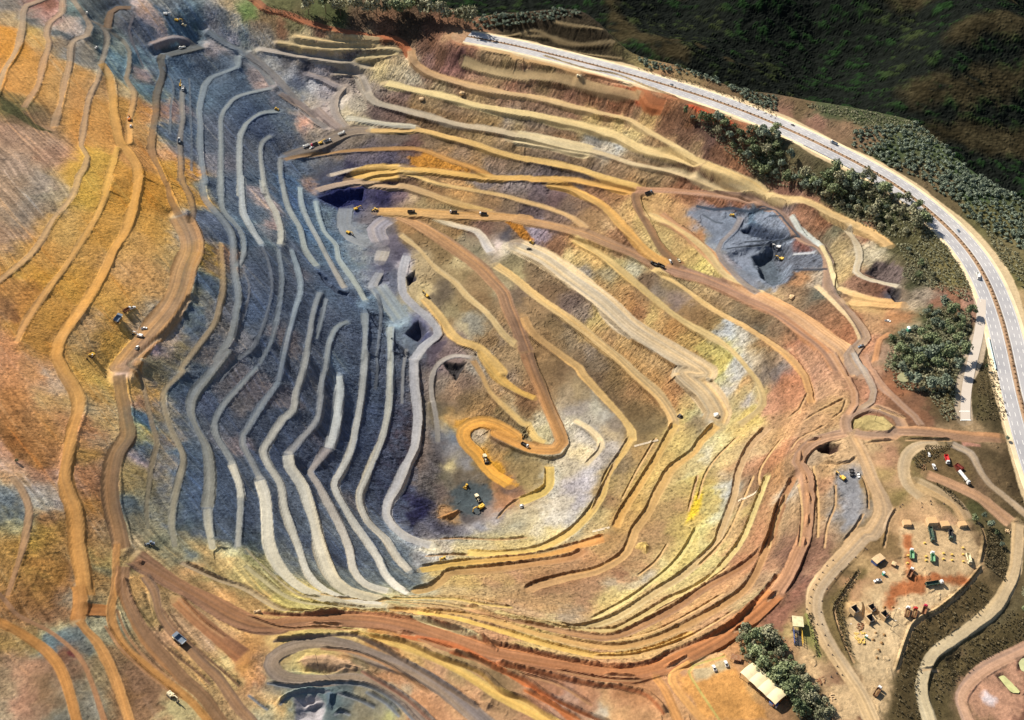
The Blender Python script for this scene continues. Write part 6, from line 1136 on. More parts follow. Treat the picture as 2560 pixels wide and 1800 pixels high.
M_LEAF3 = mat('blue-green foliage', m_leaf((.042, .064, .040), (.300, .345, .245)))
M_BARK = paint('grey-brown bark', (112, 92, 74), .9, .3, .1)
nr = np.random.default_rng(11)
def crown_arrays(rng, n, rad, hgt, z0, size, lobes=6):
    """leaf clumps spread through several lobes: returns quads (n,4,3) and tones (n,)"""
    lc_ = []
    for i in range(lobes):
        an = rng.uniform(0, 6.28); r = rad * rng.uniform(.15, .62)
        lc_.append((r * math.cos(an), r * math.sin(an), z0 + hgt * rng.uniform(.25, .8), rad * rng.uniform(.38, .62)))
    lc_.append((0, 0, z0 + hgt * .62, rad * .6))
    lc_ = np.array(lc_)
    li = rng.integers(0, len(lc_), n)
    d = rng.normal(size=(n, 3)); d /= np.linalg.norm(d, axis=1)[:, None]; d[:, 2] = np.where(rng.random(n) < .75, np.abs(d[:, 2]), d[:, 2])
    rr_ = rng.uniform(.62, 1.08, n)
    c = lc_[li, :3] + d * (lc_[li, 3] * rr_)[:, None] * np.array([1, 1, .85])
    nrm_ = d + rng.normal(size=(n, 3)) * .55; nrm_ /= np.linalg.norm(nrm_, axis=1)[:, None]
    t = np.cross(nrm_, rng.normal(size=(n, 3))); t /= np.linalg.norm(t, axis=1)[:, None]; u = np.cross(nrm_, t)
    s = size * rng.uniform(.6, 1.3, n)[:, None]
    bend = nrm_ * s * .35
    q = np.stack([c - t * s, c - u * s * .7 - bend, c + t * s, c + u * s * .7 - bend], 1)
    lt = rng.uniform(.15, .8, len(lc_))
    tone = np.clip(lt[li] * .6 + rng.uniform(0, .55, n), 0, 1)
    return q, tone
def leaf_mesh(name, q, tone, m):
    n = len(q); me = bpy.data.meshes.new(name)
    me.vertices.add(n * 4); me.vertices.foreach_set('co', q.astype(np.float32).ravel())
    me.loops.add(n * 4); me.loops.foreach_set('vertex_index', np.arange(n * 4, dtype=np.int32))
    me.polygons.add(n); me.polygons.foreach_set('loop_start', (np.arange(n) * 4).astype(np.int32))
    me.update(calc_edges=True)
    at_ = me.color_attributes.new('tone', 'FLOAT_COLOR', 'POINT'); c = np.repeat(tone, 4)
    at_.data.foreach_set('color', np.column_stack([c, c, c, np.ones(n * 4)]).astype(np.float32).ravel())
    me.materials.append(m); return me
def trunk_mesh(rng, h, rad, r0):
    mb = MB(); mb.tube((0, 0, -.6), (0, 0, h * .55), r0, r0 * .55, 7)
    for i in range(4):
        an = rng.uniform(0, 6.28); z = h * rng.uniform(.32, .52)
        mb.tube((0, 0, z), (rad * .55 * math.cos(an), rad * .55 * math.sin(an), h * rng.uniform(.62, .8)), r0 * .45, r0 * .16, 5)
    o = mb.build('trunk', M_BARK); me = o.data; bpy.data.objects.remove(o); return me
PROTO = []
for i in range(8):
    rng = np.random.default_rng(50 + i)
    rad = [3.6, 4.2, 3.2, 4.8, 3.8, 3.0, 4.4, 2.2][i]; h = [8.5, 10, 9, 10.5, 8, 11, 9, 13][i]
    q, tn = crown_arrays(rng, 330, rad, h * .72, h * .3, .62, 7)
    PROTO.append((leaf_mesh('crown', q, tn, (M_LEAF, M_LEAF2, M_LEAF3, M_LEAF, M_LEAF2, M_LEAF, M_LEAF3, M_LEAF2)[i]), trunk_mesh(rng, h, rad, .22), rad, h))
TREES = 0
def tree(p, kind, sc, label, group=None):
    global TREES
    cm, tm, rad, h = PROTO[kind]
    o = empty('tree', (p[0], p[1], p[2] - .2), random.uniform(0, 6.28)); s = sc
    o.scale = (s * random.uniform(.9, 1.1), s * random.uniform(.9, 1.1), s * random.uniform(.85, 1.15))
    for nm, m_ in (('crown', cm), ('trunk', tm)):
        c = bpy.data.objects.new(nm, m_); c.parent = o; COL.objects.link(c)
    tag(o, label, 'tree', group); TREES += 1
def scatter(s, spacing, limit, seed, ok=None):
    uv = ptlist(s); rng = np.random.default_rng(seed)
    lo, hi = uv.min(0), uv.max(0); pts = []
    c = rng.uniform(lo, hi, (6000, 2)); c = c[inpoly(c[:, 0], c[:, 1], uv)]
    if not len(c): return np.zeros((0, 3))
    P = cast(c[:3000], ZC); keep = []
    for p in P:
        if p[1] > ridge_y(p[0]) + 12: continue
        if np.min((slp[:, 0] - p[0]) ** 2 + (slp[:, 1] - p[1]) ** 2) < 64: continue
        if all((p[0] - q[0]) ** 2 + (p[1] - q[1]) ** 2 > spacing ** 2 for q in keep): keep.append(p)
        if len(keep) >= limit: break
    return np.array(keep) if keep else np.zeros((0, 3))
GROVES = [
 ("d4:-60,950 10,890 130,900 210,900 300,1000 400,1150 520,1270 600,1400 700,1530 720,1614 440,1614 400,1500 330,1400 250,1310 150,1230 60,1180 -20,1100", 4.6, 74, 'bushy olive tree in the grove between cream shelter and haul road', 'trees in the grove beside the cream shelter', (0, 1, 3, 4), .86),
 ("d2:1430,1130 1680,1060 1850,1110 1910,1200 1880,1400 1830,1614 1280,1614 1160,1560 1250,1400 1190,1340 1330,1300 1500,1200", 7.0, 50, 'dark green tree in the wood between roundabout and slip road', 'trees in the wood beside the slip road', (1, 2, 4, 6), .95),
 ("d3:1200,90 1250,0 1600,0 1640,120 1500,160 1300,170", 5.5, 12, 'leafy tree on the far bank of the green pond', 'trees behind the green pond', (1, 4, 6), .9),
 ("d3:1260,270 1500,245 1620,190 1650,330 1520,330 1380,320", 5.5, 10, 'feathery tree on the near bank of the green pond', 'trees before the green pond', (0, 2, 6), .9),
 ("d2:450,20 900,0 1100,100 1250,190 1400,270 1440,350 1500,430 1380,500 1200,500 1020,390 900,320 720,250 600,160", 7.2, 55, 'broad olive tree in the wood above the blue-grey side pit', 'trees in the wood above the side pit', (0, 1, 3, 6), 1.15),
 ("d1:0,1080 130,1080 270,1130 340,1260 430,1420 620,1470 800,1490 950,1470 1090,1570 640,1614 480,1560 250,1520 100,1440 0,1340", 7.0, 45, 'leafy tree in the wood below the highway curve', 'trees in the wood below the highway curve', (1, 2, 4, 6), 1.1),
 ("c1:1660,1000 1800,1000 1900,1050 2080,1090 2170,1070 2296,1120 2296,1520 2240,1510 2050,1360 1900,1180 1750,1090", 8.0, 46, 'dense green tree at the head of the wood beside the red earth', 'trees at the head of the wood beside red earth', (2, 3, 6, 4), 1.1),
]
seed = 100
for s_, spc, lim, lab, grp, kinds, sc in GROVES:
    seed += 1
    for p in scatter(s_, spc, lim, seed):
        tree(p, random.choice(kinds), sc * random.choice((.65, .8, .95, 1.1, 1.25, 1.45, 1.65)) * random.uniform(.9, 1.1), lab, grp)
tops = ("b1:500,120 640,110 760,130 900,120 990,140 1060,160 1150,150 1230,170 1330,150 1420,150 1500,170 1570,160 1640,190 1720,200 1790,230 1830,250 1000,80 1200,70 700,60 1400,110")
for p in at(tops):
    tree(p, random.choice((0, 1, 3, 5)), random.uniform(2.1, 2.9), 'tall rounded tree in the row along the top rim road', 'tall trees along the top rim')
ONE = [("c1:1545,985", 7, 1.35, 'tall narrow dark tree standing alone on red earth below the highway'),
 ("c1:1600,1010", 2, 1.2, 'low dark tree at the foot of the tall narrow tree'),
 ("d2:1340,200", 5, 1.0, 'pointed olive tree leaning over the highway edge'),
 ("d2:2235,890", 7, .6, 'bright green slim tree on the slope right of the highway'),
 ("d2:1440,740", 4, .9, 'bright green round tree behind the dark side excavation'),
 ("d2:1330,640", 2, 1.0, 'dark tree above the grey side excavation'),
 ("d2:1420,850", 1, .9, 'spreading dark tree on the slope right of the side excavation'),
 ("d2:1540,850", 0, .9, 'olive tree nearest the reddish gully below the highway'),
 ("d2:1980,1590", 7, .5, 'small cone-shaped tree in the dark grass beside the fence'),
 ("d3:1975,150", 7, .55, 'small upright tree in the dark grass by the highway ramp'),
 ("d3:1590,290", 7, .6, 'pale pointed tree at the edge of the pond wood'),
 ("d3:1540,360", 7, .45, 'smaller pale pointed tree below the pond wood'),
 ("d3:2150,725", 6, .45, 'blue-green bush at the end of the roundabout road'),
 ("d3:1880,1380", 4, .75, 'dark rounded tree on the bank left above the truck yard'),
 ("d3:1960,1360", 6, .6, 'bluish tree on the bank above the truck yard'),
 ("d3:2020,1440", 6, .7, 'broad bluish tree beside the truck yard'),
 ("d4:2010,30", 1, .6, 'lower tree on the bank right of the truck yard'),
 ("d4:2060,90", 4, .5, 'small green tree halfway down the yard bank'),
 ("d4:2110,190", 6, .5, 'small green tree at the foot of the yard bank'),
 ("d4:2290,600", 3, .7, 'tree at the right edge beside the cream road bend'),
 ("d4:2285,760", 1, .8, 'dark tree at the right edge below the cream road'),
 ("d4:160,915", 3, .8, 'tree at the top end of the grove beside brown earth'),
 ("c4:2060,930", 0, .75, 'tree at the upper left tip of the grove'),
 ("d4:520,1470", 4, .8, 'yellow-green bush at the lower end of the grove'),
 ("a3:140,900", 4, .35, 'lone green shrub on the left brown slope')]
for s_, k_, sc, lab in ONE:
    tree(at(s_)[0], k_, sc, lab)
log('trees %d' % TREES)
# the remaining far trees along the ridge, and the scrub, are single masses
def mass(name, polys, label, m, rad, n, size, spacing, lim, hs):
    Q = []; T = []
    protos = [crown_arrays(np.random.default_rng(200 + i), n, rad, hs, .1, size, 5) for i in range(6)]
    sd_ = 300
    for s_ in polys:
        sd_ += 1
        rng = np.random.default_rng(sd_)
        for p in scatter(s_, spacing, lim, sd_):
            q, t = protos[rng.integers(0, 6)]; a = rng.uniform(0, 6.28); sc = rng.uniform(.55, 1.3)
            r_ = np.array([[math.cos(a), -math.sin(a), 0], [math.sin(a), math.cos(a), 0], [0, 0, rng.uniform(.8, 1.15)]])
            Q.append((q * sc) @ r_.T + p - np.array([0, 0, .3])); T.append(np.clip(t + rng.uniform(-.2, .15), 0, 1))
    me_ = leaf_mesh(name, np.concatenate(Q), np.concatenate(T), m)
    o = bpy.data.objects.new(name, me_); COL.objects.link(o); o['kind'] = 'stuff'; o['label'] = label; o['category'] = 'vegetation'
    return len(Q)
n1 = mass('ridge_woodland', ["d1:880,1190 900,1080 1050,1060 1400,1020 1640,1190 1750,1320 1900,1450 2200,1600 1620,1614 1500,1500 1250,1400 1100,1310",
   "d2:1560,60 1500,0 2250,0 2296,270 2420,420 2420,700 2200,560 1950,420 1820,330 1740,220",
   "b1:1850,200 1950,140 2200,115 2296,130 2296,200 2050,220 1900,250", "c1:0,140 300,105 500,85 640,95 720,110 560,150 430,170 300,190 0,230",
   "c1:1850,670 2050,745 2296,790 2296,920 2150,870 2000,790", "c1:1130,450 1300,530 1500,550 1800,660 1850,710 1700,650 1500,600 1250,570"],
   'mixed green woodland along the ridge beyond the highway', M_LEAF3, 3.0, 120, .65, 4.2, 420, 4.2)
n2 = mass('scrub', [g_[0] for g_ in GROVES] + ["d1:500,850 850,890 1400,1000 1640,1190 1300,1100 1000,1050 800,960 560,900", "d2:1480,420 1640,560 1800,800 1880,1000 1850,1040 1600,930 1450,760 1380,620",
   "d2:1250,560 1350,560 1500,720 1480,780 1580,850 1560,930 1400,880 1300,820 1330,700","d2:1950,400 2296,700 2296,900 2100,700","c1:1600,980 1700,970 1950,1110 2240,1510 2050,1400 1800,1150",
   "d1:900,1450 1300,1614 640,1614","d2:440,30 620,180 1000,420 1200,520 900,300","d2:1200,1300 1900,1100 1830,1614 1150,1600","d3:1200,60 1830,0 1780,560 1650,560 1500,330 1250,300",
   ],
   'low green scrub on the slopes beside the highway woods', M_LEAF, 1.7, 30, .45, 2.2, 420, 2.2)
M_DRY = mat('dry scrub', m_leaf((.055, .044, .022), (.230, .180, .095)))
n3 = mass('dry_scrub', ["d3:1860,20 2040,40 2170,560 1900,560 1850,400","d4:1250,1300 1330,950 1450,800 1900,450 2050,560 1900,780 1500,1030 1430,1300 1450,1600 1200,1600","d4:1530,1300 1640,1150 2200,720 2296,760 2296,960 1900,1150 1620,1420 1600,1600",
   "d4:720,640 760,600 900,400 960,380 800,700 900,1100 830,1050","d4:2000,0 2150,200 2140,480 1960,330","b1:60,90 200,50 600,140 1000,240 600,190 200,110","d3:1380,880 1500,770 1700,770 1640,820 1420,960",
   "c1:1120,560 1800,760 2296,980 2296,900 1500,620","d4:520,740 560,740 620,1090 590,1090","d3:1560,1070 1700,1140 1830,1300 1800,1290 1650,1150"],
   'low dry brown scrub on the banks around the truck yard', M_DRY, .8, 14, .36, 1.1, 260, 1.5)
log('masses %d %d' % (n1, n2))
# ---------------------------------------------------------------- machines
P_WHITE = paint('dusty white paint', (232, 230, 224), .4, .12, .4, (.62, .54, .42))
P_CREAM = paint('cream paint', (228, 214, 176), .5, .2, .3, (.5, .4, .26))
P_GREEN = paint('pale green paint', (122, 170, 128), .45, .2, .4)
P_DGREEN = paint('dark green steel', (58, 84, 72), .5, .3, .3)
P_RED = paint('red paint', (196, 40, 44), .4, .15, .4)
P_MAG = paint('crimson paint', (190, 32, 74), .4, .15, .4)
P_MAROON = paint('maroon paint', (112, 40, 36), .6, .2, .2)
P_YEL = paint('machine yellow', (222, 178, 62), .5, .2, .3)
P_ORANGE = paint('machine orange', (214, 120, 36), .5, .2, .3)
P_BLUE = paint('blue sheet', (58, 88, 150), .5, .25, .3)
P_TEAL = paint('teal plastic', (70, 170, 150), .5, .15, .3)
P_BED = paint('grey-blue steel bed', (104, 122, 140), .6, .3, .3)
P_BROWN = paint('rusty bed steel', (140, 96, 66), .8, .4, .2)
P_DARK = paint('dark steel', (46, 46, 50), .6, .35, .3, (.12, .10, .08))
P_TYRE = paint('tyre rubber', (26, 26, 28), .85, .4, .2, (.10, .08, .06))
P_GLASS = paint('tinted glass', (28, 36, 46), .08, .02, .6)
P_CONC = paint('stained concrete', (206, 176, 134), .9, .35, .1, (.34, .24, .15), .5)
P_WOOD = paint('weathered timber', (120, 92, 64), .9, .3, .1)
P_CLOTH = paint('cream roof sheeting', (226, 210, 166), .8, .4, .2, (.5, .42, .28), .25)
P_YCONC = paint('faded yellow concrete', (222, 186, 96), .9, .3, .1)
P_SOIL = paint('heaped soil', (150, 116, 76), .95, .5, .05, (.2, .14, .09), 1.5)
def wheels(root, xs, y, r, w_, n='wheel'):
    for x in xs:
        for s in (-1, 1):
            t = MB().tube((x, s * (y - w_ / 2), r), (x, s * (y + w_ / 2), r), r, n=14).build(n, P_TYRE, root)
            MB().tube((x, s * (y + w_ / 2 - .02), r), (x, s * (y + w_ / 2 + .05), r), r * .5, n=10).build('rim', P_CREAM, t)
def tipper(cabm, bedm, load=None):
    """road tipper: cab over engine, three axles, open ribbed bed; faces +x"""
    o = empty('dump_truck')
    ch = MB(); ch.box((0, 0, .75), (8.0, .9, .35)); ch.box((-3.9, 0, .55), (.15, 2.3, .25)); ch.box((1.0, 0, .55), (1.2, 2.3, .5)); ch.build('chassis', P_DARK, o)
    cab = MB(); cab.box((3.1, 0, .8), (1.9, 2.45, 1.2)); cab.box((3.05, 0, 2.0), (1.75, 2.4, 1.15), .86, shear=-.1); cab.box((2.9, 0, 3.15), (1.3, 2.0, .25), .8)
    cb = cab.build('cab', cabm, o, .07)
    MB().add([(4.0, -1.0, 2.1), (4.0, 1.0, 2.1), (3.72, .95, 3.0), (3.72, -.95, 3.0)], [(0, 1, 2, 3)]).build('windscreen', P_GLASS, cb)
    for s in (-1, 1): MB().box((3.2, s * 1.2, 2.15), (.9, .06, .75)).build('side_window', P_GLASS, cb)
    bd = MB(); L_, W_, H_ = 5.6, 2.5, 1.35
    bd.box((-1.2, 0, 1.15), (L_, W_, .12)); bd.box((-1.2, W_ / 2, 1.2), (L_, .1, H_)); bd.box((-1.2, -W_ / 2, 1.2), (L_, .1, H_)); bd.box((1.62, 0, 1.2), (.1, W_, H_ + .25)); bd.box((-4.0, 0, 1.2), (.1, W_, H_ - .1))
    for i in range(6):
        for s in (-1, 1): bd.box((-3.7 + i * 1.0, s * (W_ / 2 + .09), 1.2), (.12, .1, H_))
    bd.box((-1.2, W_ / 2, 2.53), (L_ + .1, .18, .1)); bd.box((-1.2, -W_ / 2, 2.53), (L_ + .1, .18, .1))
    b_ = bd.build('bed', bedm, o)
    if load:
        rng = random.Random(3); l = MB()
        nx, ny = 9, 5; vs = [(-3.9 + 5.4 * i / (nx - 1), -1.18 + 2.36 * j / (ny - 1), 1.75 + .7 * math.sin(math.pi * (i + .3) / nx) * math.sin(math.pi * (j + .5) / ny) + rng.uniform(-.08, .08)) for i in range(nx) for j in range(ny)]
        l.add(vs, [(i * ny + j, (i + 1) * ny + j, (i + 1) * ny + j + 1, i * ny + j + 1) for i in range(nx - 1) for j in range(ny - 1)]); l.build('load', load, b_)
    wheels(o, (2.9, -1.9, -3.1), 1.05, .52, .42)
    return o
def hauler():
    """rigid mine haul truck with a canopy over the cab; faces +x"""
    o = empty('haul_truck')
    MB().box((0, 0, 1.3), (8.2, 1.8, .7)).box((3.6, 0, 1.1), (1.6, 3.6, 1.3), .95).build('chassis', P_CREAM, o)
    cb = MB().box((3.1, .9, 2.4), (1.7, 1.7, 1.7), .92).build('cab', P_CREAM, o, .06)
    MB().box((3.98, .9, 3.0), (.06, 1.4, .8)).build('windscreen', P_GLASS, cb)
    MB().box((3.4, 0, 2.35), (2.2, 4.2, .12)).build('deck', P_CREAM, o)
    bd = MB(); pr = [(-4.6, 2.9), (-3.6, 2.0), (2.0, 2.3), (2.3, 4.0), (4.3, 4.15), (4.3, 4.3), (2.1, 4.2), (1.8, 2.6), (-3.5, 2.3), (-4.6, 3.1)]
    bd.prism(pr, -2.1, 2.1)
    for s in (-2.1, 1.95): bd.prism([(-4.6, 3.0), (-3.6, 2.2), (2.0, 2.4), (2.3, 4.1), (-4.4, 3.9)], s, s + .15)
    bd.build('bed', P_BED, o)
    wheels(o, (2.7,), 1.75, 1.05, .8); wheels(o, (-2.4,), 1.6, 1.05, 1.2)
    return o
def semi(cabm, bedm, tank=False):
    o = empty('tank_truck' if tank else 'trailer_truck')
    MB().box((1.0, 0, .8), (13, .9, .3)).build('chassis', P_DARK, o)
    cb = MB().box((6.0, 0, .8), (2.0, 2.45, 1.25)).box((5.9, 0, 2.05), (1.8, 2.4, 1.2), .88, shear=-.1).box((5.5, 0, 3.2), (1.1, 2.1, .3), .7).build('cab', cabm, o, .07)
    MB().add([(6.98, -1.0, 2.1), (6.98, 1.0, 2.1), (6.7, .95, 3.1), (6.7, -.95, 3.1)], [(0, 1, 2, 3)]).build('windscreen', P_GLASS, cb)
    if tank:
        t = MB().tube((-4.8, 0, 2.2), (4.2, 0, 2.2), 1.2, n=18)
        for x in (-3, -.5, 2): t.tube((x, 0, 3.3), (x, 0, 3.55), .35, n=8)
        t.build('tank', bedm, o, smooth=False)
    else:
        b = MB().box((-.6, 0, 1.1), (9.2, 2.5, .15))
        for s in (-1, 1): b.box((-.6, s * 1.25, 1.2), (9.2, .1, 1.3))
        b.box((4.0, 0, 1.2), (.1, 2.5, 1.5)); b.box((-5.2, 0, 1.2), (.1, 2.5, 1.3))
        for i in range(9):
            for s in (-1, 1): b.box((-4.9 + i * 1.08, s * 1.34, 1.15), (.12, .1, 1.35))
        b.build('bed', bedm, o)
    wheels(o, (5.8, 3.0, -2.6, -3.8, -5.0), 1.05, .52, .42)
    return o
def pickup(m, bedm=None):
    o = empty('pickup_truck')
    bd = MB().box((0, 0, .45), (5.1, 1.85, .55), .97).box((1.75, 0, .95), (1.5, 1.7, .18), .9)
    for s in (-1, 1): bd.box((-1.65, s * .85, .95), (1.8, .1, .4))
    bd.box((-2.5, 0, .95), (.1, 1.75, .4)); b_ = bd.build('body', m, o, .05)
    cb = MB().box((.25, 0, 1.0), (2.1, 1.7, .75), .72, tapy=.86).build('cabin', P_GLASS, o)
    MB().box((.2, 0, 1.74), (1.55, 1.48, .07)).build('roof', m, o)
    MB().box((-1.65, 0, .97), (1.7, 1.6, .05)).build('bed_floor', bedm or P_DARK, o)
    wheels(o, (1.6, -1.6), .82, .38, .25)
    return o
def car(m):
    o = empty('car')
    MB().box((0, 0, .35), (4.3, 1.75, .5), .96).box((1.5, 0, .82), (1.2, 1.6, .12), .9).box((-1.75, 0, .82), (.7, 1.6, .15), .9).build('body', m, o, .08)
    MB().box((-.2, 0, .84), (2.6, 1.6, .55), .62, tapy=.84).build('windows', P_GLASS, o)
    MB().box((-.2, 0, 1.38), (1.55, 1.34, .06)).build('roof', m, o)
    wheels(o, (1.35, -1.35), .8, .33, .22)
    return o
def excavator(m, cabm=None):
    o = empty('excavator')
    for s in (-1, 1):
        t = MB(); t.prism([(-2.2, .3), (-1.8, 0), (1.8, 0), (2.2, .3), (2.2, .7), (1.8, 1.0), (-1.8, 1.0), (-2.2, .7)], s * 1.3 - .35, s * 1.3 + .35); t.build('track', P_DARK, o)
    h = MB().box((-.6, 0, 1.1), (3.6, 2.8, 1.2), .95).box((-2.2, 0, 1.1), (.9, 2.8, 1.4), .9).box((-1.0, -.6, 2.3), (1.6, 1.2, .35), .9).build('house', m, o, .08)
    c = MB().box((.9, .85, 1.15), (1.5, 1.0, 1.8), .88).build('cab', cabm or m, o, .05)
    MB().box((1.63, .85, 1.7), (.08, .8, 1.0)).build('windscreen', P_GLASS, c)
    b = MB().prism([(1.0, 1.7), (1.3, 1.4), (3.3, 3.8), (5.6, 4.0), (5.5, 4.4), (3.1, 4.3)], -.25, .25).build('boom', m, o)
    MB().prism([(5.3, 4.5), (5.7, 4.4), (6.5, 1.6), (6.1, 1.6)], -.18, .18).build('stick', m, o)
    MB().prism([(6.0, 1.7), (6.6, 1.6), (6.7, .6), (5.9, .2), (5.3, .7), (5.7, 1.0)], -.65, .65).build('bucket', P_DARK, o)
    MB().tube((1.9, .0, 2.0), (3.2, 0, 3.6), .13).build('ram', P_DARK, o)
    return o
def dozer(m):
    o = empty('bulldozer')
    for s in (-1, 1): MB().prism([(-2.0, .3), (-1.6, 0), (1.5, 0), (1.9, .3), (1.9, .7), (-1.2, 1.3), (-2.0, .9)], s * 1.15 - .3, s * 1.15 + .3).build('track', P_DARK, o)
    MB().box((.7, 0, .9), (2.3, 1.4, 1.1), .9).box((-1.4, 0, .9), (1.2, 1.7, .8)).build('body', m, o, .06)
    c = MB().box((-.7, 0, 1.7), (1.4, 1.5, 1.2), .92).build('cab', P_GLASS, o)
    MB().box((-.7, 0, 2.92), (1.6, 1.7, .1)).build('roof', m, o)
    MB().prism([(2.5, .1), (2.75, .1), (2.6, .7), (2.8, 1.3), (2.6, 1.35), (2.35, .7)], -1.9, 1.9).build('blade', m, o)
    for s in (-1, 1): MB().box((1.4, s * 1.55, .5), (2.2, .15, .25)).build('push_arm', m, o)
    return o
def loader(m):
    o = empty('wheel_loader')
    MB().box((-1.8, 0, 1.1), (2.8, 2.2, 1.2), .9).box((1.2, 0, 1.0), (1.8, 1.2, .9)).build('body', m, o, .08)
    c = MB().box((-.3, 0, 1.9), (1.5, 1.6, 1.5), .9).build('cab', P_GLASS, o)
    MB().box((-.3, 0, 3.42), (1.7, 1.8, .12)).build('roof', m, o)
    for s in (-1, 1): MB().prism([(.9, 1.8), (1.2, 1.5), (3.3, .5), (3.5, .8)], s * .6 - .12, s * .6 + .12).build('lift_arm', m, o)
    MB().prism([(3.2, .2), (4.6, .1), (4.6, .25), (3.6, .4), (3.5, 1.2), (3.9, 1.5), (3.2, 1.3)], -1.6, 1.6).build('bucket', P_DARK, o)
    wheels(o, (1.4, -1.7), 1.15, .8, .6)
    return o
def drill():
    o = empty('drill_rig')
    for s in (-1, 1): MB().prism([(-2.4, .3), (-2.0, 0), (2.0, 0), (2.4, .3), (2.4, .6), (2.0, .9), (-2.0, .9), (-2.4, .6)], s * 1.4 - .3, s * 1.4 + .3).build('track', P_DARK, o)
    MB().box((0, 0, 1.0), (5.2, 2.8, .4)).build('deck', P_YEL, o); MB().box((-1.2, 0, 1.4), (2.6, 2.2, 1.5), .95).build('engine_house', P_DARK, o)
    c = MB().box((1.7, .8, 1.4), (1.4, 1.1, 1.8), .95).build('cab', P_WHITE, o)
    m_ = MB()
    for sx in (2.3, 3.0):
        for sy in (-.9, -.3): m_.tube((sx, sy, 1.0), (sx, sy, 10), .09, n=5)
    for i in range(8): m_.box((2.65, -.6, 1.6 + i * 1.1), (.8, .7, .08))
    m_.build('mast', P_YEL, o)
    return o
PR = {}
def proto(key):
    if key in PR: return PR[key]
    k = key.split('/')
    mats = dict(white=P_WHITE, cream=P_CREAM, green=P_GREEN, dgreen=P_DGREEN, red=P_RED, mag=P_MAG, yel=P_YEL, orange=P_ORANGE, bed=P_BED, brown=P_BROWN, dark=P_DARK, maroon=P_MAROON, soil=P_SOIL)
    a = [mats[x] for x in k[1:]]
    o = dict(tipper=tipper, semi=semi, pickup=pickup, car=car, excavator=excavator, dozer=dozer, loader=loader, hauler=hauler, drill=drill, tank=lambda c, b: semi(c, b, True))[k[0]](*a)
    PR[key] = o; o['_used'] = False
    return o
def copy_tree(o, parent=None):
    c = o.copy(); COL.objects.link(c)
    if parent: c.parent = parent
    for ch in list(o.children): copy_tree(ch, c)
    return c
def place(key, s, head, label, cat, group=None, sc=1.0, dz=0.0):
    """head: survey point the machine faces"""
    p = at(s)[0]; q = at(head)[0]
    o = proto(key)
    if o['_used']: o = copy_tree(o)
    else: o['_used'] = True
    rz = math.atan2(q[1] - p[1], q[0] - p[0])
    # sit on the slope
    f = Vector((math.cos(rz), math.sin(rz), 0)); sd_ = Vector((-f.y, f.x, 0))
    def hz_(v, r): return (gz(p[0] + v.x * r, p[1] + v.y * r) - gz(p[0] - v.x * r, p[1] - v.y * r)) / (2 * r)
    a = max(-.3, min(.3, hz_(f, 3.5))); b = max(-.3, min(.3, hz_(sd_, 2.0)))
    X_ = Vector((f.x, f.y, a)).normalized(); Y_ = Vector((sd_.x, sd_.y, b)).normalized(); Z_ = X_.cross(Y_).normalized(); Y_ = Z_.cross(X_)
    M = Matrix((X_, Y_, Z_)).transposed()
    o.rotation_euler = M.to_euler(); o.location = (p[0], p[1], p[2] + dz); o.scale = (sc, sc, sc)
    tag(o, label, cat, group)
    return o
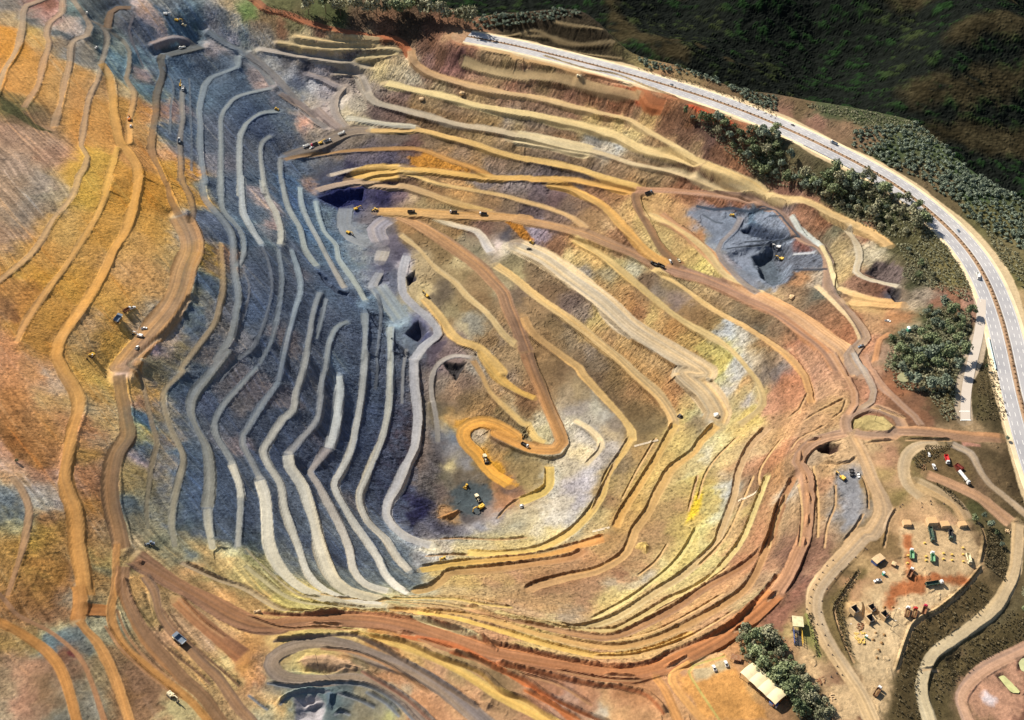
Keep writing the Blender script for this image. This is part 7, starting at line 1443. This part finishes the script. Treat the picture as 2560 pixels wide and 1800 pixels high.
VEH = [
 ("tipper/white/green", "d4:1372,262", "d4:1370,180", "green tipper with white cab, left of the two parked side by side", "truck"),
 ("tipper/white/green", "d4:1540,285", "d4:1537,200", "green tipper with white cab, right of the two parked side by side", "truck"),
 ("tipper/white/brown", "d4:1362,415", "d4:1392,350", "brown tipper with white cab standing askew below the green tippers", "truck"),
 ("semi/white/dgreen", "d4:1545,500", "d4:1700,480", "long dark trailer truck with white cab on the wet red yard", "truck"),
 ("tipper/white/brown/soil", "d4:1333,735", "d4:1350,650", "rust-bedded tipper with white cab beside the red trucks", "truck"),
 ("tipper/red/brown/soil", "d4:1392,740", "d4:1412,660", "red tipper between the white-cabbed one and the crimson one", "truck"),
 ("tipper/mag/brown", "d4:1475,720", "d4:1500,640", "crimson tipper at the right end of the parked red row", "truck"),
 ("semi/dgreen/dgreen", "d4:1530,92", "d4:1555,220", "dark green trailer truck backed up to the tallest loading block", "truck"),
 ("tipper/dgreen/dark", "d4:1688,105", "d4:1692,190", "dark truck in the bay right of the tallest loading block", "truck"),
 ("tipper/cream/cream", "d4:1835,300", "d4:1850,360", "small cream truck at the right edge of the yard", "truck"),
 ("pickup/white", "d4:1092,476", "d4:1030,490", "white pickup parked at the left edge of the truck yard", "pickup"),
 ("tipper/white/brown/soil", "d4:1088,1388", "d4:1130,1320", "brown tipper with white cab leaving the yard at bottom", "truck"),
 ("car/white", "d3:1515,845", "d3:1500,800", "white car at the top of the grassy storage patch", "car"),
 ("pickup/white", "d3:1557,945", "d3:1535,890", "white pickup with pale bed below the white car", "pickup"),
 ("tipper/white/red", "d3:1660,890", "d3:1680,960", "red-bedded truck with white cab on the grassy storage patch", "truck"),
 ("tank/white/white", "d3:1792,1030", "d3:1840,1090", "long white tanker parked at the storage patch edge", "tanker"),
 ("excavator/yel", "d3:810,1038", "d3:770,1010", "yellow excavator on the small blue-grey stockpile", "excavator"),
 ("pickup/white", "d3:940,1015", "d3:950,1060", "white pickup beside the small blue-grey stockpile", "pickup"),
 ("loader/dark", "d3:885,1000", "d3:880,950", "dark wheel loader at the head of the blue-grey stockpile", "loader"),
 ("pickup/white", "c4:1790,1195", "c4:1770,1150", "white pickup, left of two in the parking area above the shelter", "pickup"),
 ("pickup/white", "c4:1888,1160", "c4:1870,1115", "white pickup, right of two in the parking area above the shelter", "pickup"),
 ("hauler", "a4:1472,965", "a4:1410,915", "cream haul truck with blue-grey bed climbing the brown road", "truck"),
 ("excavator/cream", "a4:1400,1420", "a4:1450,1470", "cream excavator at the edge of the ochre trench lower left", "excavator"),
 ("hauler", "a2:965,1185", "a2:1000,1140", "haul truck with grey bed on the ochre slope left of pit", "truck"),
 ("tipper/white/brown", "a2:1040,1108", "a2:1090,1080", "white-cabbed truck with rusty bed behind the haul truck", "truck"),
 ("pickup/white", "a2:1090,1085", "a2:1130,1070", "pickup at the front of the ochre slope queue", "pickup"),
 ("pickup/white", "a2:1182,1255", "a2:1220,1250", "white pickup alone on the broad brown terrace", "pickup"),
 ("excavator/white", "a2:1148,1318", "a2:1110,1310", "white excavator at the lip of the brown terrace", "excavator"),
 ("pickup/white", "a2:1125,1413", "a2:1140,1390", "small white pickup where the brown terrace narrows", "pickup"),
 ("excavator/yel/white", "a2:750,1480", "a2:690,1520", "yellow excavator with white cab digging the ochre slope", "excavator"),
 ("excavator/orange/white", "a1:1062,985", "a1:1060,930", "orange and white excavator on the narrow ochre bench", "excavator"),
 ("pickup/white", "a1:1072,1040", "a1:1075,1000", "white pickup behind the orange excavator on narrow bench", "pickup"),
 ("drill", "a1:1480,700", "a1:1480,760", "dark drill rig with yellow mast on the blue-grey wall", "drill rig"),
 ("tipper/white/white", "a1:1500,735", "a1:1500,790", "white service truck just below the drill rig", "truck"),
 ("tipper/white/bed", "a1:1470,1165", "a1:1475,1100", "white truck midway along the narrow dark bench", "truck"),
 ("tipper/white/white", "a1:1495,400", "a1:1440,415", "white truck on the dark road corner at upper left", "truck"),
 ("pickup/white", "a1:712,110", "a1:712,70", "white pickup high on the grey slope top left", "pickup"),
 ("pickup/white", "a1:790,393", "a1:770,410", "white pickup on the grey slope beneath the topmost one", "pickup"),
 ("excavator/white", "a1:1360,120", "a1:1400,130", "pale excavator, highest of the three on the dark ramp", "excavator"),
 ("excavator/yel/white", "a1:1450,172", "a1:1490,190", "yellow excavator, middle of the three on the dark ramp", "excavator"),
 ("dozer/cream", "a1:1505,210", "a1:1540,230", "cream bulldozer, lowest of the three on the dark ramp", "bulldozer"),
 ("dozer/yel", "b1:232,900", "b1:280,905", "yellow bulldozer on the curved blue-grey bench", "bulldozer"),
 ("tipper/white/white", "b1:478,1206", "b1:440,1222", "white truck leading the line on the dark haul bench", "truck"),
 ("pickup/white", "b1:522,1216", "b1:490,1230", "white pickup below the line on the dark haul bench", "pickup"),
 ("tipper/mag/dark", "b1:545,1192", "b1:510,1205", "dark truck with crimson cab in the haul bench line", "truck"),
 ("excavator/yel", "b1:600,1178", "b1:640,1165", "yellow excavator in the line on the dark haul bench", "excavator"),
 ("tipper/white/bed", "b1:655,1163", "b1:690,1150", "white and blue truck at the head of the haul bench line", "truck"),
 ("tipper/white/white", "b1:770,1102", "b1:800,1090", "white truck alone on the haul bench toward the ochre bend", "truck"),
 ("dozer/cream", "c1:680,628", "c1:720,635", "cream bulldozer on the tan ground below the highway", "bulldozer"),
 ("car/dark", "d1:400,1031", "d1:440,1048", "small dark car on the far highway lanes, farthest one", "car"),
 ("tipper/white/bed", "d1:735,1182", "d1:690,1160", "white truck on the outer lanes of the highway bend", "truck"),
 ("car/bed", "c1:1440,697", "c1:1400,685", "blue-grey car on the straight stretch of highway", "car"),
 ("car/bed", "d2:1757,452", "d2:1740,420", "blue-grey car on the highway curve at right", "car"),
 ("tipper/white/white", "d2:1917,830", "d2:1930,880", "white box truck on the inner lanes of the highway curve", "truck"),
 ("excavator/yel", "b2:888,275", "b2:930,262", "yellow excavator below the dark blue scarp", "excavator"),
 ("loader/yel", "b2:1040,285", "b2:1000,290", "yellow loader right of the excavator below the dark scarp", "loader"),
 ("excavator/yel", "b2:825,472", "b2:860,490", "yellow excavator alone on the grey upper pit floor", "excavator"),
 ("tipper/dark/dark", "b2:1340,300", "b2:1380,300", "dark truck on the road bend by the upper pit floor", "truck"),
 ("tipper/white/dark", "b2:1685,305", "b2:1640,303", "black tipper with white cab, left of a pair on the haul road", "truck"),
 ("tipper/white/dark", "b2:1930,316", "b2:1890,312", "black tipper with white cab, right of a pair on the haul road", "truck"),
 ("dozer/yel", "c2:290,545", "c2:320,560", "yellow bulldozer at the foot of the brown spill", "bulldozer"),
 ("pickup/dark", "c2:270,602", "c2:240,600", "dark pickup on the white gravel below the brown spill", "pickup"),
 ("tipper/bed/dark", "c2:1255,144", "c2:1290,130", "grey tipper turning at the top of the zigzag ramp", "truck"),
 ("tipper/dark/dark", "c2:1300,728", "c2:1270,715", "dark tipper, left of a pair at the foot of the zigzag ramp", "truck"),
 ("tipper/dark/dark", "c2:1352,742", "c2:1322,728", "dark tipper, right of a pair at the foot of the zigzag ramp", "truck"),
 ("pickup/cream", "c2:1498,695", "c2:1520,720", "cream pickup in the elbow of the zigzag ramp", "pickup"),
 ("pickup/white", "c2:1432,702", "c2:1420,680", "white pickup left of the zigzag ramp elbow", "pickup"),
 ("excavator/white", "d2:285,588", "d2:240,585", "white excavator on the upper shelf of the side pit", "excavator"),
 ("excavator/yel", "d2:310,685", "d2:265,680", "yellow excavator on the lower shelf of the side pit", "excavator"),
 ("dozer/yel", "c2:1940,328", "c2:1910,315", "yellow bulldozer on the grey floor of the side pit", "bulldozer"),
 ("pickup/white", "d2:1180,1195", "d2:1210,1200", "white pickup at the edge of the ochre terrace right", "pickup"),
 ("loader/cream", "b3:1945,878", "b3:1960,920", "cream loader on the ochre ramp near the pit bottom", "loader"),
 ("dozer/yel", "b3:1788,1105", "b3:1770,1130", "yellow bulldozer on the dark pit floor", "bulldozer"),
 ("loader/cream", "b3:1885,1205", "b3:1900,1230", "cream loader behind the big excavator on the pit floor", "loader"),
 ("excavator/yel", "b3:1910,1282", "b3:1880,1300", "big yellow excavator digging at the pit bottom", "excavator"),
 ("dozer/white", "c3:212,1275", "c3:205,1240", "white bulldozer on the yellow bench above the pit floor", "bulldozer"),
 ("tipper/white/dark", "c3:237,772", "c3:280,795", "black tipper with white cab entering the hairpin", "truck"),
 ("dozer/dark", "c3:1515,532", "c3:1490,520", "dark bulldozer at the corner of the tan benches", "bulldozer"),
 ("dozer/yel", "b4:1600,300", "b4:1560,300", "yellow bulldozer on the yellow bench near the grey wall toe", "bulldozer"),
 ("loader/bed", "a4:1230,182", "a4:1210,180", "grey loader on the red-brown corner below the left wall", "loader"),
 ("excavator/yel/dark", "b2:1465,985", "b2:1440,960", "yellow excavator at the start of the tan side ramp", "excavator"),
 ("pickup/bed", "d2:960,1400", "d2:930,1410", "blue-grey pickup at the road junction above the roundabout", "pickup"),
 ("excavator/orange", "d4:285,1455", "d4:255,1490", "orange excavator at the lower end of the cream shelter", "excavator"),
]
for v in VEH:
    big = v[0].startswith(('excavator', 'loader')) and ('b3' in v[1])
    place(*v, sc=1.3 if big else 1.0)
for o in PR.values(): del o['_used']
for o in bpy.data.objects:
    if '_used' in o: del o['_used']
log('vehicles %d' % len(VEH))
# ---------------------------------------------------------------- buildings and yard furniture
def hdg(a, b):
    p, q = at(a)[0], at(b)[0]; return math.atan2(q[1] - p[1], q[0] - p[0]), float(np.linalg.norm(q[:2] - p[:2]))
# cream shelter: four bays of curved sheeting on posts
rz, ln = hdg("d4:40,1235", "d4:245,1415")
p = at("d4:150,1350")[0]
sh = empty('shelter', (p[0], p[1], p[2]), rz)
HL, HWD, HH = ln / 2 + 4.0, 11.0, 5.2
bay = 2 * HL / 4
for i in range(4):
    rf = MB(); n = 10; x0 = -HL + i * bay; xs = [x0 + bay * j / n for j in range(n + 1)]
    vs = []; 
    for t in (0, .18):
        for j, x in enumerate(xs):
            sag = .55 * math.sin(math.pi * j / n)
            for yy in range(9):
                y = -HWD / 2 + HWD * yy / 8
                vs.append((x, y, HH + 1.1 * math.cos(y / HWD * math.pi) - t + sag))
    m_ = (n + 1) * 9
    fs = []
    for j in range(n):
        for yy in range(8):
            a_ = j * 9 + yy; fs.append((a_, a_ + 1, a_ + 10, a_ + 9)); fs.append((m_ + a_, m_ + a_ + 9, m_ + a_ + 10, m_ + a_ + 1))
    for j in range(n):
        for yy in (0, 8):
            a_ = j * 9 + yy; fs.append((a_, a_ + 9, m_ + a_ + 9, m_ + a_))
    for j in (0, n):
        for yy in range(8):
            a_ = j * 9 + yy; fs.append((a_, a_ + 1, m_ + a_ + 1, m_ + a_))
    rf.add(vs, fs); rf.build('roof', P_CLOTH, sh)
for i in range(5):
    for s in (-1, 1):
        MB().box((-HL + .3 + i * (2 * HL - .6) / 4, s * (HWD / 2 - .3), -.8), (.3, .3, HH + .8)).build('post', P_DARK, sh)
MB().box((HL - 3.5, -1.5, .0), (4.5, 3.0, 3.0), .98).build('office', P_BLUE, sh)
tag(sh, 'open shelter with four bays of curved cream roof sheeting', 'shelter')
q = at("d4:240,1490")[0]
bx = MB().box((0, 0, 0), (5.0, 2.6, 2.6)).build('container', P_WHITE); 
sk = empty('site_cabin', (q[0], q[1], q[2] - .1), rz + .3); bx.parent = sk; bx.name = 'body'
MB().box((0, 0, 2.6), (5.3, 2.9, .18), .9).build('roof', P_BLUE, sk); MB().box((1.2, -1.33, .1), (.9, .06, 2.0)).build('door', P_DARK, sk)
tag(sk, 'white cabin with blue roof below the lower end of the cream shelter', 'cabin')
# small dark open shed above the parking area
q = at("c4:1965,1118")[0]
s2 = empty('carport', (q[0], q[1], q[2]), rz + .6)
MB().box((0, 0, 2.6), (6.5, 4.2, .2)).build('roof', P_BROWN, s2)
for sx in (-1, 1):
    for sy in (-1, 1): MB().box((sx * 2.9, sy * 1.8, -.4), (.18, .18, 3.0)).build('post', P_DARK, s2)
tag(s2, 'flat brown carport roof beside the two white pickups', 'carport')
# weighbridge gantry: yellowish canopy over a blue and yellow frame
rz2, ln2 = hdg("d4:430,830", "d4:445,1000")
q = at("d4:435,900")[0]
wb = empty('weighbridge', (q[0], q[1], q[2]), rz2)
cv = MB(); cv.box((-5.0, 0, 5.4), (8.0, 7.0, .3), .98); [cv.box((-8.6 + i * .9, 0, 5.68), (.35, 6.9, .14)) for i in range(9)]
cv.build('canopy', paint('yellowed canopy sheet', (226, 214, 172), .8, .3, .1, (.36, .34, .18), .6), wb)
for sx in (-8.6, -1.4):
    for sy in (-3.2, 3.2): MB().box((sx, sy, -.5), (.3, .3, 6.0)).build('post', P_DARK, wb)
for sy in (-2.6, 2.6):
    fr = MB()
    for i in range(7): fr.box((-1.5 + i * 1.8, sy, 0), (.22, .22, 3.4))
    fr.box((3.9, sy, 3.3), (11.2, .25, .25)); fr.box((3.9, sy, 1.6), (11.2, .2, .2))
    fr.build('side_frame', P_BLUE if sy < 0 else P_YEL, wb)
MB().box((3.9, 0, .05), (11.5, 4.6, .35)).build('platform', P_DARK, wb)
tag(wb, 'weighbridge with yellowed canopy and blue and yellow side frames', 'weighbridge')
# blue workshop and little hut at the left of the yard
rz3, _ = hdg("d4:1040,330", "d4:1140,260")
q = at("d4:1095,312")[0]
bs = empty('workshop', (q[0], q[1], q[2] - .3), rz3)
MB().box((0, 0, 0), (8.0, 4.6, 3.3)).build('wall', P_BLUE, bs)
MB().prism([(-4.3, 3.2), (4.3, 3.2), (4.3, 3.4), (0, 4.3), (-4.3, 3.4)], -2.6, 2.6).build('roof', P_CONC, bs)
MB().box((-1.5, -2.33, 0), (2.4, .08, 2.7)).build('door', P_DARK, bs); MB().box((2.2, -2.33, 1.2), (1.4, .08, 1.0)).build('window', P_GLASS, bs)
tag(bs, 'blue-walled workshop with tan roof on the bank left of the yard', 'building')
q = at("d4:1225,345")[0]
hu = empty('hut', (q[0], q[1], q[2] - .2), rz3 + .4)
MB().box((0, 0, 0), (2.8, 2.4, 2.4)).build('wall', P_BROWN, hu); MB().box((0, 0, 2.4), (3.3, 2.9, .25), .5).build('roof', P_CONC, hu); MB().box((0, -1.22, 0), (.9, .06, 1.9)).build('door', P_DARK, hu)
tag(hu, 'small brown hut between the blue workshop and the green tippers', 'hut')
def cabin(s, rz_, label, m, name='toilet_cabin', sc=1.0):
    q = at(s)[0]; o = empty(name, (q[0], q[1], q[2] - .05), rz_); o.scale = (sc,) * 3
    MB().box((0, 0, 0), (1.3, 1.3, 2.2)).build('body', m, o); MB().prism([(-.7, 2.2), (.7, 2.2), (0, 2.5)], -.7, .7).build('roof', P_WHITE, o); MB().box((.66, 0, .1), (.04, .8, 1.9)).build('door', P_DARK, o)
    tag(o, label, 'cabin')
cabin("d4:1142,422", .3, 'teal portable cabin below the blue workshop', P_TEAL, sc=1.2)
cabin("d4:1000,938", .8, 'teal portable cabin among the timber scraps in the yard', P_TEAL, sc=1.1)
cabin("d2:1345,1280", .2, 'green cabin in the clearing above the pond wood', P_TEAL, 'pump_cabin', 2.2)
# crusher hoppers in the yard
def hopper(s, rz_, label, n):
    q = at(s)[0]; o = empty('hopper', (q[0], q[1], q[2] - .2), rz_)
    w1 = MB(); w1.box((0, 2.4, 0), (5.5, .6, 4.2), .96); w1.box((-2.5, 0, 0), (.6, 5.0, 4.2), .96); w1.box((2.5, 0, 0), (.6, 5.0, 3.4), .96); w1.build('wall', P_CONC, o)
    MB().add([(-2.2, -2.2, 2.0), (2.2, -2.2, 2.0), (2.2, 2.1, 3.9), (-2.2, 2.1, 3.9), (-.6, -.4, .4), (.6, -.4, .4), (.6, .6, .4), (-.6, .6, .4)], [(0, 1, 5, 4), (1, 2, 6, 5), (2, 3, 7, 6), (3, 0, 4, 7)]).build('chute', P_DARK, o)
    if n:
        m_ = MB(); [m_.tube((sx * 2.2, sy * 2.0, 0), (sx * 2.2, sy * 2.0, 5.6), .12, n=6) for sx in (-1, 1) for sy in (-1, 1)]
        m_.box((0, 2.0, 5.5), (4.6, .2, .2)); m_.box((0, -2.0, 5.5), (4.6, .2, .2)); m_.build('frame', P_BROWN, o)
    tag(o, label, 'hopper')
hopper("d4:905,725", .5, 'earth-banked hopper with black square mouth in the yard', 0)
hopper("d4:1045,715", .5, 'framed hopper left of the two dark feed posts', 1)
hopper("d4:1030,800", .45, 'broken concrete hopper below the framed one', 0)
hopper("d4:1150,770", .6, 'dark hopper with tall frame right of the broken concrete', 1)
# loading blocks at the top of the yard
for i, (s_, w_, d_, h_, lab) in enumerate([("d4:1330,12", 5.6, 5.0, 3.2, 'rough concrete loading block at the left end of the row'),
   ("d4:1535,0", 7.0, 6.0, 4.0, 'tallest loading block with flat tan top in the row'), ("d4:1640,22", 6.0, 5.0, 3.2, 'loading block right of the tallest in the row'), ("d4:1785,18", 5.5, 4.4, 2.8, 'low ruined loading block at the right end of the row')]):
    q = at(s_)[0]; o = empty('loading_block', (q[0], q[1], q[2] - .4), .05 * i)
    MB().box((0, 0, 0), (w_, d_, h_), .93).build('base', P_CONC, o, .12); MB().box((0, -.2, h_ - .01), (w_ * .96, d_ * .9, .22), .96).build('deck', paint('tan earth deck', (206, 164, 116), .95, .35, .05), o)
    MB().box((-w_ / 2 - .05, -d_ / 2, 0), (.3, .5, h_ * .8), .7).build('buttress', P_CONC, o)
    tag(o, lab, 'loading block')
# yellow blocks on the yard
blk = None
for x, y in ((1635, 250), (1635, 296), (1705, 260), (1705, 306), (1795, 258), (1797, 316), (1492, 275), (1492, 308), (1345, 268), (1480, 165), (1340, 330), (1795, 205)):
    q = at("d4:%d,%d" % (x, y))[0]
    if blk is None:
        b_ = MB().box((0, 0, 0), (1.5, 1.3, 1.1), .82).build('concrete_block', P_YCONC, bevel=.06); blk = b_
    else:
        b_ = blk.copy(); COL.objects.link(b_)
    b_.location = (q[0], q[1], q[2] - .05); b_.rotation_euler = (0, 0, random.uniform(-.3, .3))
    tag(b_, 'faded yellow concrete block standing on the truck yard', 'block', 'yellow blocks on the truck yard')
# marker posts along the winding yard road
mk0 = None
left = [(730, 305), (680, 350), (645, 405), (615, 460), (590, 505), (567, 545), (548, 605), (538, 655), (515, 705), (540, 760), (548, 800), (600, 830), (715, 1260), (760, 1230), (805, 1245)]
right = [(990, 205), (915, 280), (858, 335), (795, 395), (745, 455), (680, 540), (640, 640), (632, 730), (640, 830), (665, 920), (690, 1000), (725, 1080), (765, 1175), (1005, 215)]
d3r = [(1280, 1270), (1300, 1252), (1530, 1222), (1535, 1250), (1455, 1240), (1460, 1275), (1640, 1245), (1235, 1290)]
for lst, sh_ in ((left, 'd4'), (right, 'd4'), (d3r, 'd3')):
    for x, y in lst:
        q = at("%s:%d,%d" % (sh_, x, y))[0]
        if mk0 is None:
            t_ = MB(); t_.tube((0, 0, 0), (0, 0, 1.0), .42, .2, 8); t_.tube((0, 0, -.1), (0, 0, .12), .62, .55, 8); t_.tube((0, 0, 1.0), (0, 0, 1.5), .1, .08, 6)
            b_ = mk0 = t_.build('marker_post', paint('grey-brown marker', (96, 84, 78), .8, .4, .1))
        else:
            b_ = mk0.copy(); COL.objects.link(b_)
        b_.location = (q[0], q[1], q[2])
        tag(b_, 'stubby dark marker post lining the winding tan road', 'marker post', 'marker posts along the tan roads by the yard')
# little soil heaps
hp0 = None
for x, y in ((1080, 902), (1150, 917), (1060, 957), (1130, 982), (1105, 1042), (1090, 1105), (1220, 690), (1150, 690)):
    q = at("d4:%d,%d" % (x, y))[0]
    if hp0 is None:
        t_ = MB(); rng = random.Random(5); n = 11
        ring = lambda r, z: [(r * math.cos(6.283 * i / n) * rng.uniform(.8, 1.2), r * math.sin(6.283 * i / n) * rng.uniform(.8, 1.2), z + rng.uniform(-.08, .08)) for i in range(n)]
        vs = ring(1.3, -.2) + ring(.8, .5) + ring(.35, 1.0) + [(0, 0, 1.25)]
        fs = [(k * n + i, k * n + (i + 1) % n, (k + 1) * n + (i + 1) % n, (k + 1) * n + i) for k in (0, 1) for i in range(n)] + [(2 * n + i, 2 * n + (i + 1) % n, 3 * n) for i in range(n)]
        t_.add(vs, fs); b_ = hp0 = t_.build('soil_heap', P_SOIL)
    else:
        b_ = hp0.copy(); COL.objects.link(b_)
    b_.location = (q[0], q[1], q[2]); b_.rotation_euler = (0, 0, random.uniform(0, 6))
    tag(b_, 'small brown soil heap on the cream floor of the yard', 'soil heap', 'soil heaps on the yard floor')
# timber scraps
def scraps(s, n, r, label, m):
    q = at(s)[0]; rng = random.Random(n); t_ = MB()
    for i in range(n):
        a = rng.uniform(0, 3.14); c = (rng.uniform(-r, r), rng.uniform(-r, r), rng.uniform(-.1, .4))
        t_.box(c, (rng.uniform(1.2, 3.2), rng.uniform(.3, .7), rng.uniform(.25, .6)), 1, Matrix.Rotation(a, 3, 'Z') @ Matrix.Rotation(rng.uniform(-.2, .2), 3, 'Y'))
    o = t_.build('timber_pile', m); o.location = (q[0], q[1], q[2]); tag(o, label, 'timber pile')
scraps("d3:1468,945", 16, 2.2, 'heap of dark timber on the grassy storage patch', P_WOOD)
scraps("d4:965,945", 22, 4.0, 'scattered pale timber around the teal cabin in the yard', P_YCONC)
scraps("d4:960,850", 14, 2.6, 'rusty scrap heap below the black-mouthed hopper', P_BROWN)
scraps("d4:630,1290", 10, 2.4, 'rusty scrap beside the grove and the tan road', P_BROWN)
scraps("d4:710,1420", 8, 2.4, 'pale rubble by the lower tan road', P_CONC)
scraps("d3:2160,1465", 9, 1.6, 'pale rubble on the grass by the right edge', P_CONC)
# poles
def pole(s, h, label, arm=True):
    q = at(s)[0]; o = empty('lamp_pole', (q[0], q[1], q[2] - .2))
    MB().tube((0, 0, 0), (0, 0, h), .16, .09, 8).build('mast', P_DARK, o)
    if arm: 
        a_ = MB(); a_.tube((0, 0, h - .1), (1.2, .4, h + .3), .07, n=6); a_.build('arm', P_DARK, o); MB().box((1.4, .45, h + .25), (.8, .35, .15)).build('lamp', P_WHITE, o)
    tag(o, label, 'pole')
pole("d4:1222,785", 11, 'tall lamp pole beside the dark framed hopper')
pole("d4:1200,870", 9, 'lamp pole below the dark framed hopper in the yard')
pole("d3:1072,568", 12, 'lamp pole on the grassy roundabout island')
pole("b4:575,1170", 14, 'dark mast at the tip of the sandy island in the loop road', False)
pole("a2:455,285", 10, 'thin dark mast on the brown upper left slope', False)
pole("a2:745,1385", 11, 'thin dark mast on the ochre slope by the digging excavator', False)
pole("d4:840,890", 8, 'lamp pole at the left edge of the cream yard floor')
# maroon skip, gate blocks, fence along the ramp
q = at("d3:1765,948")[0]; o = empty('skip', (q[0], q[1], q[2]), 2.2)
MB().box((0, 0, .2), (6.0, 2.4, .2)).box((0, 1.2, .2), (6.0, .12, 1.6)).box((0, -1.2, .2), (6.0, .12, 1.6)).box((3, 0, .2), (.12, 2.4, 1.6)).box((-3, 0, .2), (.12, 2.4, 1.6)).build('body', P_MAROON, o)
MB().box((0, 0, .45), (5.8, 2.3, .9), .8).build('load', P_MAROON, o); tag(o, 'maroon open skip beside the white tanker', 'skip')
q = at("a4:2110,732")[0]; o = MB().box((0, 0, 0), (5.2, 2.0, 2.0), .8).box((-1.5, .4, 1.9), (1.6, 1.3, .7), .6).build('boulder', P_CONC, bevel=.3); o.location = (q[0], q[1], q[2] - .3); o.rotation_euler = (0, 0, .5)
tag(o, 'pale grey boulder on the shoulder of the brown haul road', 'boulder')
q = at("c3:1800,522")[0]
def rock(s, r, label, m=P_CONC, sd_=1):
    q = at(s)[0]; me = bpy.data.meshes.new('boulder'); b = bmesh.new(); bmesh.ops.create_icosphere(b, subdivisions=2, radius=r); rng = random.Random(sd_)
    for v in b.verts: v.co *= rng.uniform(.8, 1.2); v.co.z *= .75
    b.to_mesh(me); b.free(); me.materials.append(m); o = bpy.data.objects.new('boulder', me); COL.objects.link(o); o.location = (q[0], q[1], q[2] + r * .3); tag(o, label, 'boulder')
rock("c3:1805,522", 2.6, 'white boulder at the corner of the tan benches', P_WHITE, 2)
rock("b1:1755,770", 3.0, 'tan boulder resting on the far wall between benches', P_CONC, 3)
rock("b1:1425,820", 3.2, 'upright tan boulder on the far wall left of the other', P_CONC, 4)
rock("d2:395,1000", 3.0, 'pale boulder beside the brown heap under the side pit', P_CONC, 5)
fa_, fb_ = at("d2:2000,1335")[0], at("d3:2060,150")[0]
fr = MB(); n = 16
for i in range(n + 1):
    p_ = fa_ + (fb_ - fa_) * i / n; z = gz(p_[0], p_[1]); fr.tube((p_[0], p_[1], z - .2), (p_[0], p_[1], z + 2.2), .12, n=6)
    if i < n:
        q_ = fa_ + (fb_ - fa_) * (i + 1) / n; z2 = gz(q_[0], q_[1])
        fr.add([(p_[0], p_[1], z + .2), (q_[0], q_[1], z2 + .2), (q_[0], q_[1], z2 + 2.0), (p_[0], p_[1], z + 2.0), (p_[0] + .3, p_[1], z + .2), (q_[0] + .3, q_[1], z2 + .2), (q_[0] + .3, q_[1], z2 + 2.0), (p_[0] + .3, p_[1], z + 2.0)], [(0, 1, 2, 3), (7, 6, 5, 4), (3, 2, 6, 7), (0, 3, 7, 4), (1, 5, 6, 2)])
tag(fr.build('fence', paint('pale blue fence panels', (196, 220, 226), .6, .2, .2)), 'pale blue fence between the dark grass and the highway ramp', 'fence')
# concrete drains down the benches
def drain(s, label, m=None, hh=.5):
    p_ = at(s); a_, b_ = p_[0], p_[1]; t_ = MB(); n = 10; d_ = (b_ - a_)[:2]; d_ = d_ / np.linalg.norm(d_); nx = np.array([-d_[1], d_[0]])
    for i in range(n):
        p0 = a_[:2] + (b_ - a_)[:2] * i / n; p1 = a_[:2] + (b_ - a_)[:2] * (i + 1) / n
        for o_ in (-.6, .6):
            c0 = p0 + nx * o_; c1 = p1 + nx * o_; z0, z1 = gz(*p0) + hh, gz(*p1) + hh
            e = nx * .25
            t_.add([(c0[0] - e[0], c0[1] - e[1], z0 - 2), (c1[0] - e[0], c1[1] - e[1], z1 - 2), (c1[0] + e[0], c1[1] + e[1], z1 - 2), (c0[0] + e[0], c0[1] + e[1], z0 - 2), (c0[0] - e[0], c0[1] - e[1], z0), (c1[0] - e[0], c1[1] - e[1], z1), (c1[0] + e[0], c1[1] + e[1], z1), (c0[0] + e[0], c0[1] + e[1], z0)],
                   [(4, 5, 6, 7), (0, 1, 5, 4), (2, 3, 7, 6), (0, 4, 7, 3), (1, 2, 6, 5)])
        z0, z1 = gz(*p0) + .2, gz(*p1) + .2; c0 = p0 - nx * .7; c1 = p1 - nx * .7; c2 = p1 + nx * .7; c3 = p0 + nx * .7
        t_.add([(c0[0], c0[1], z0), (c1[0], c1[1], z1), (c2[0], c2[1], z1), (c3[0], c3[1], z0)], [(0, 1, 2, 3)])
    tag(t_.build('drain_chute', m or P_DRAIN), label, 'drain')
P_DRAIN = paint('pale concrete channel', (212, 198, 174), .9, .35, .1)
for s_, lab in (("c3:1135,775 1330,725", 'white concrete drain between the tan benches near the corner'), ("c3:790,1475 930,1440", 'white concrete drain at the bend of the lower orange road'),
   ("c3:1985,1225 2145,1140", 'white concrete drain on the reddish face at right')):
    drain(s_, lab, P_DRAIN if s_[:2] == 'c3' and s_[3:5] != '14' else P_CONC)
log('all built')
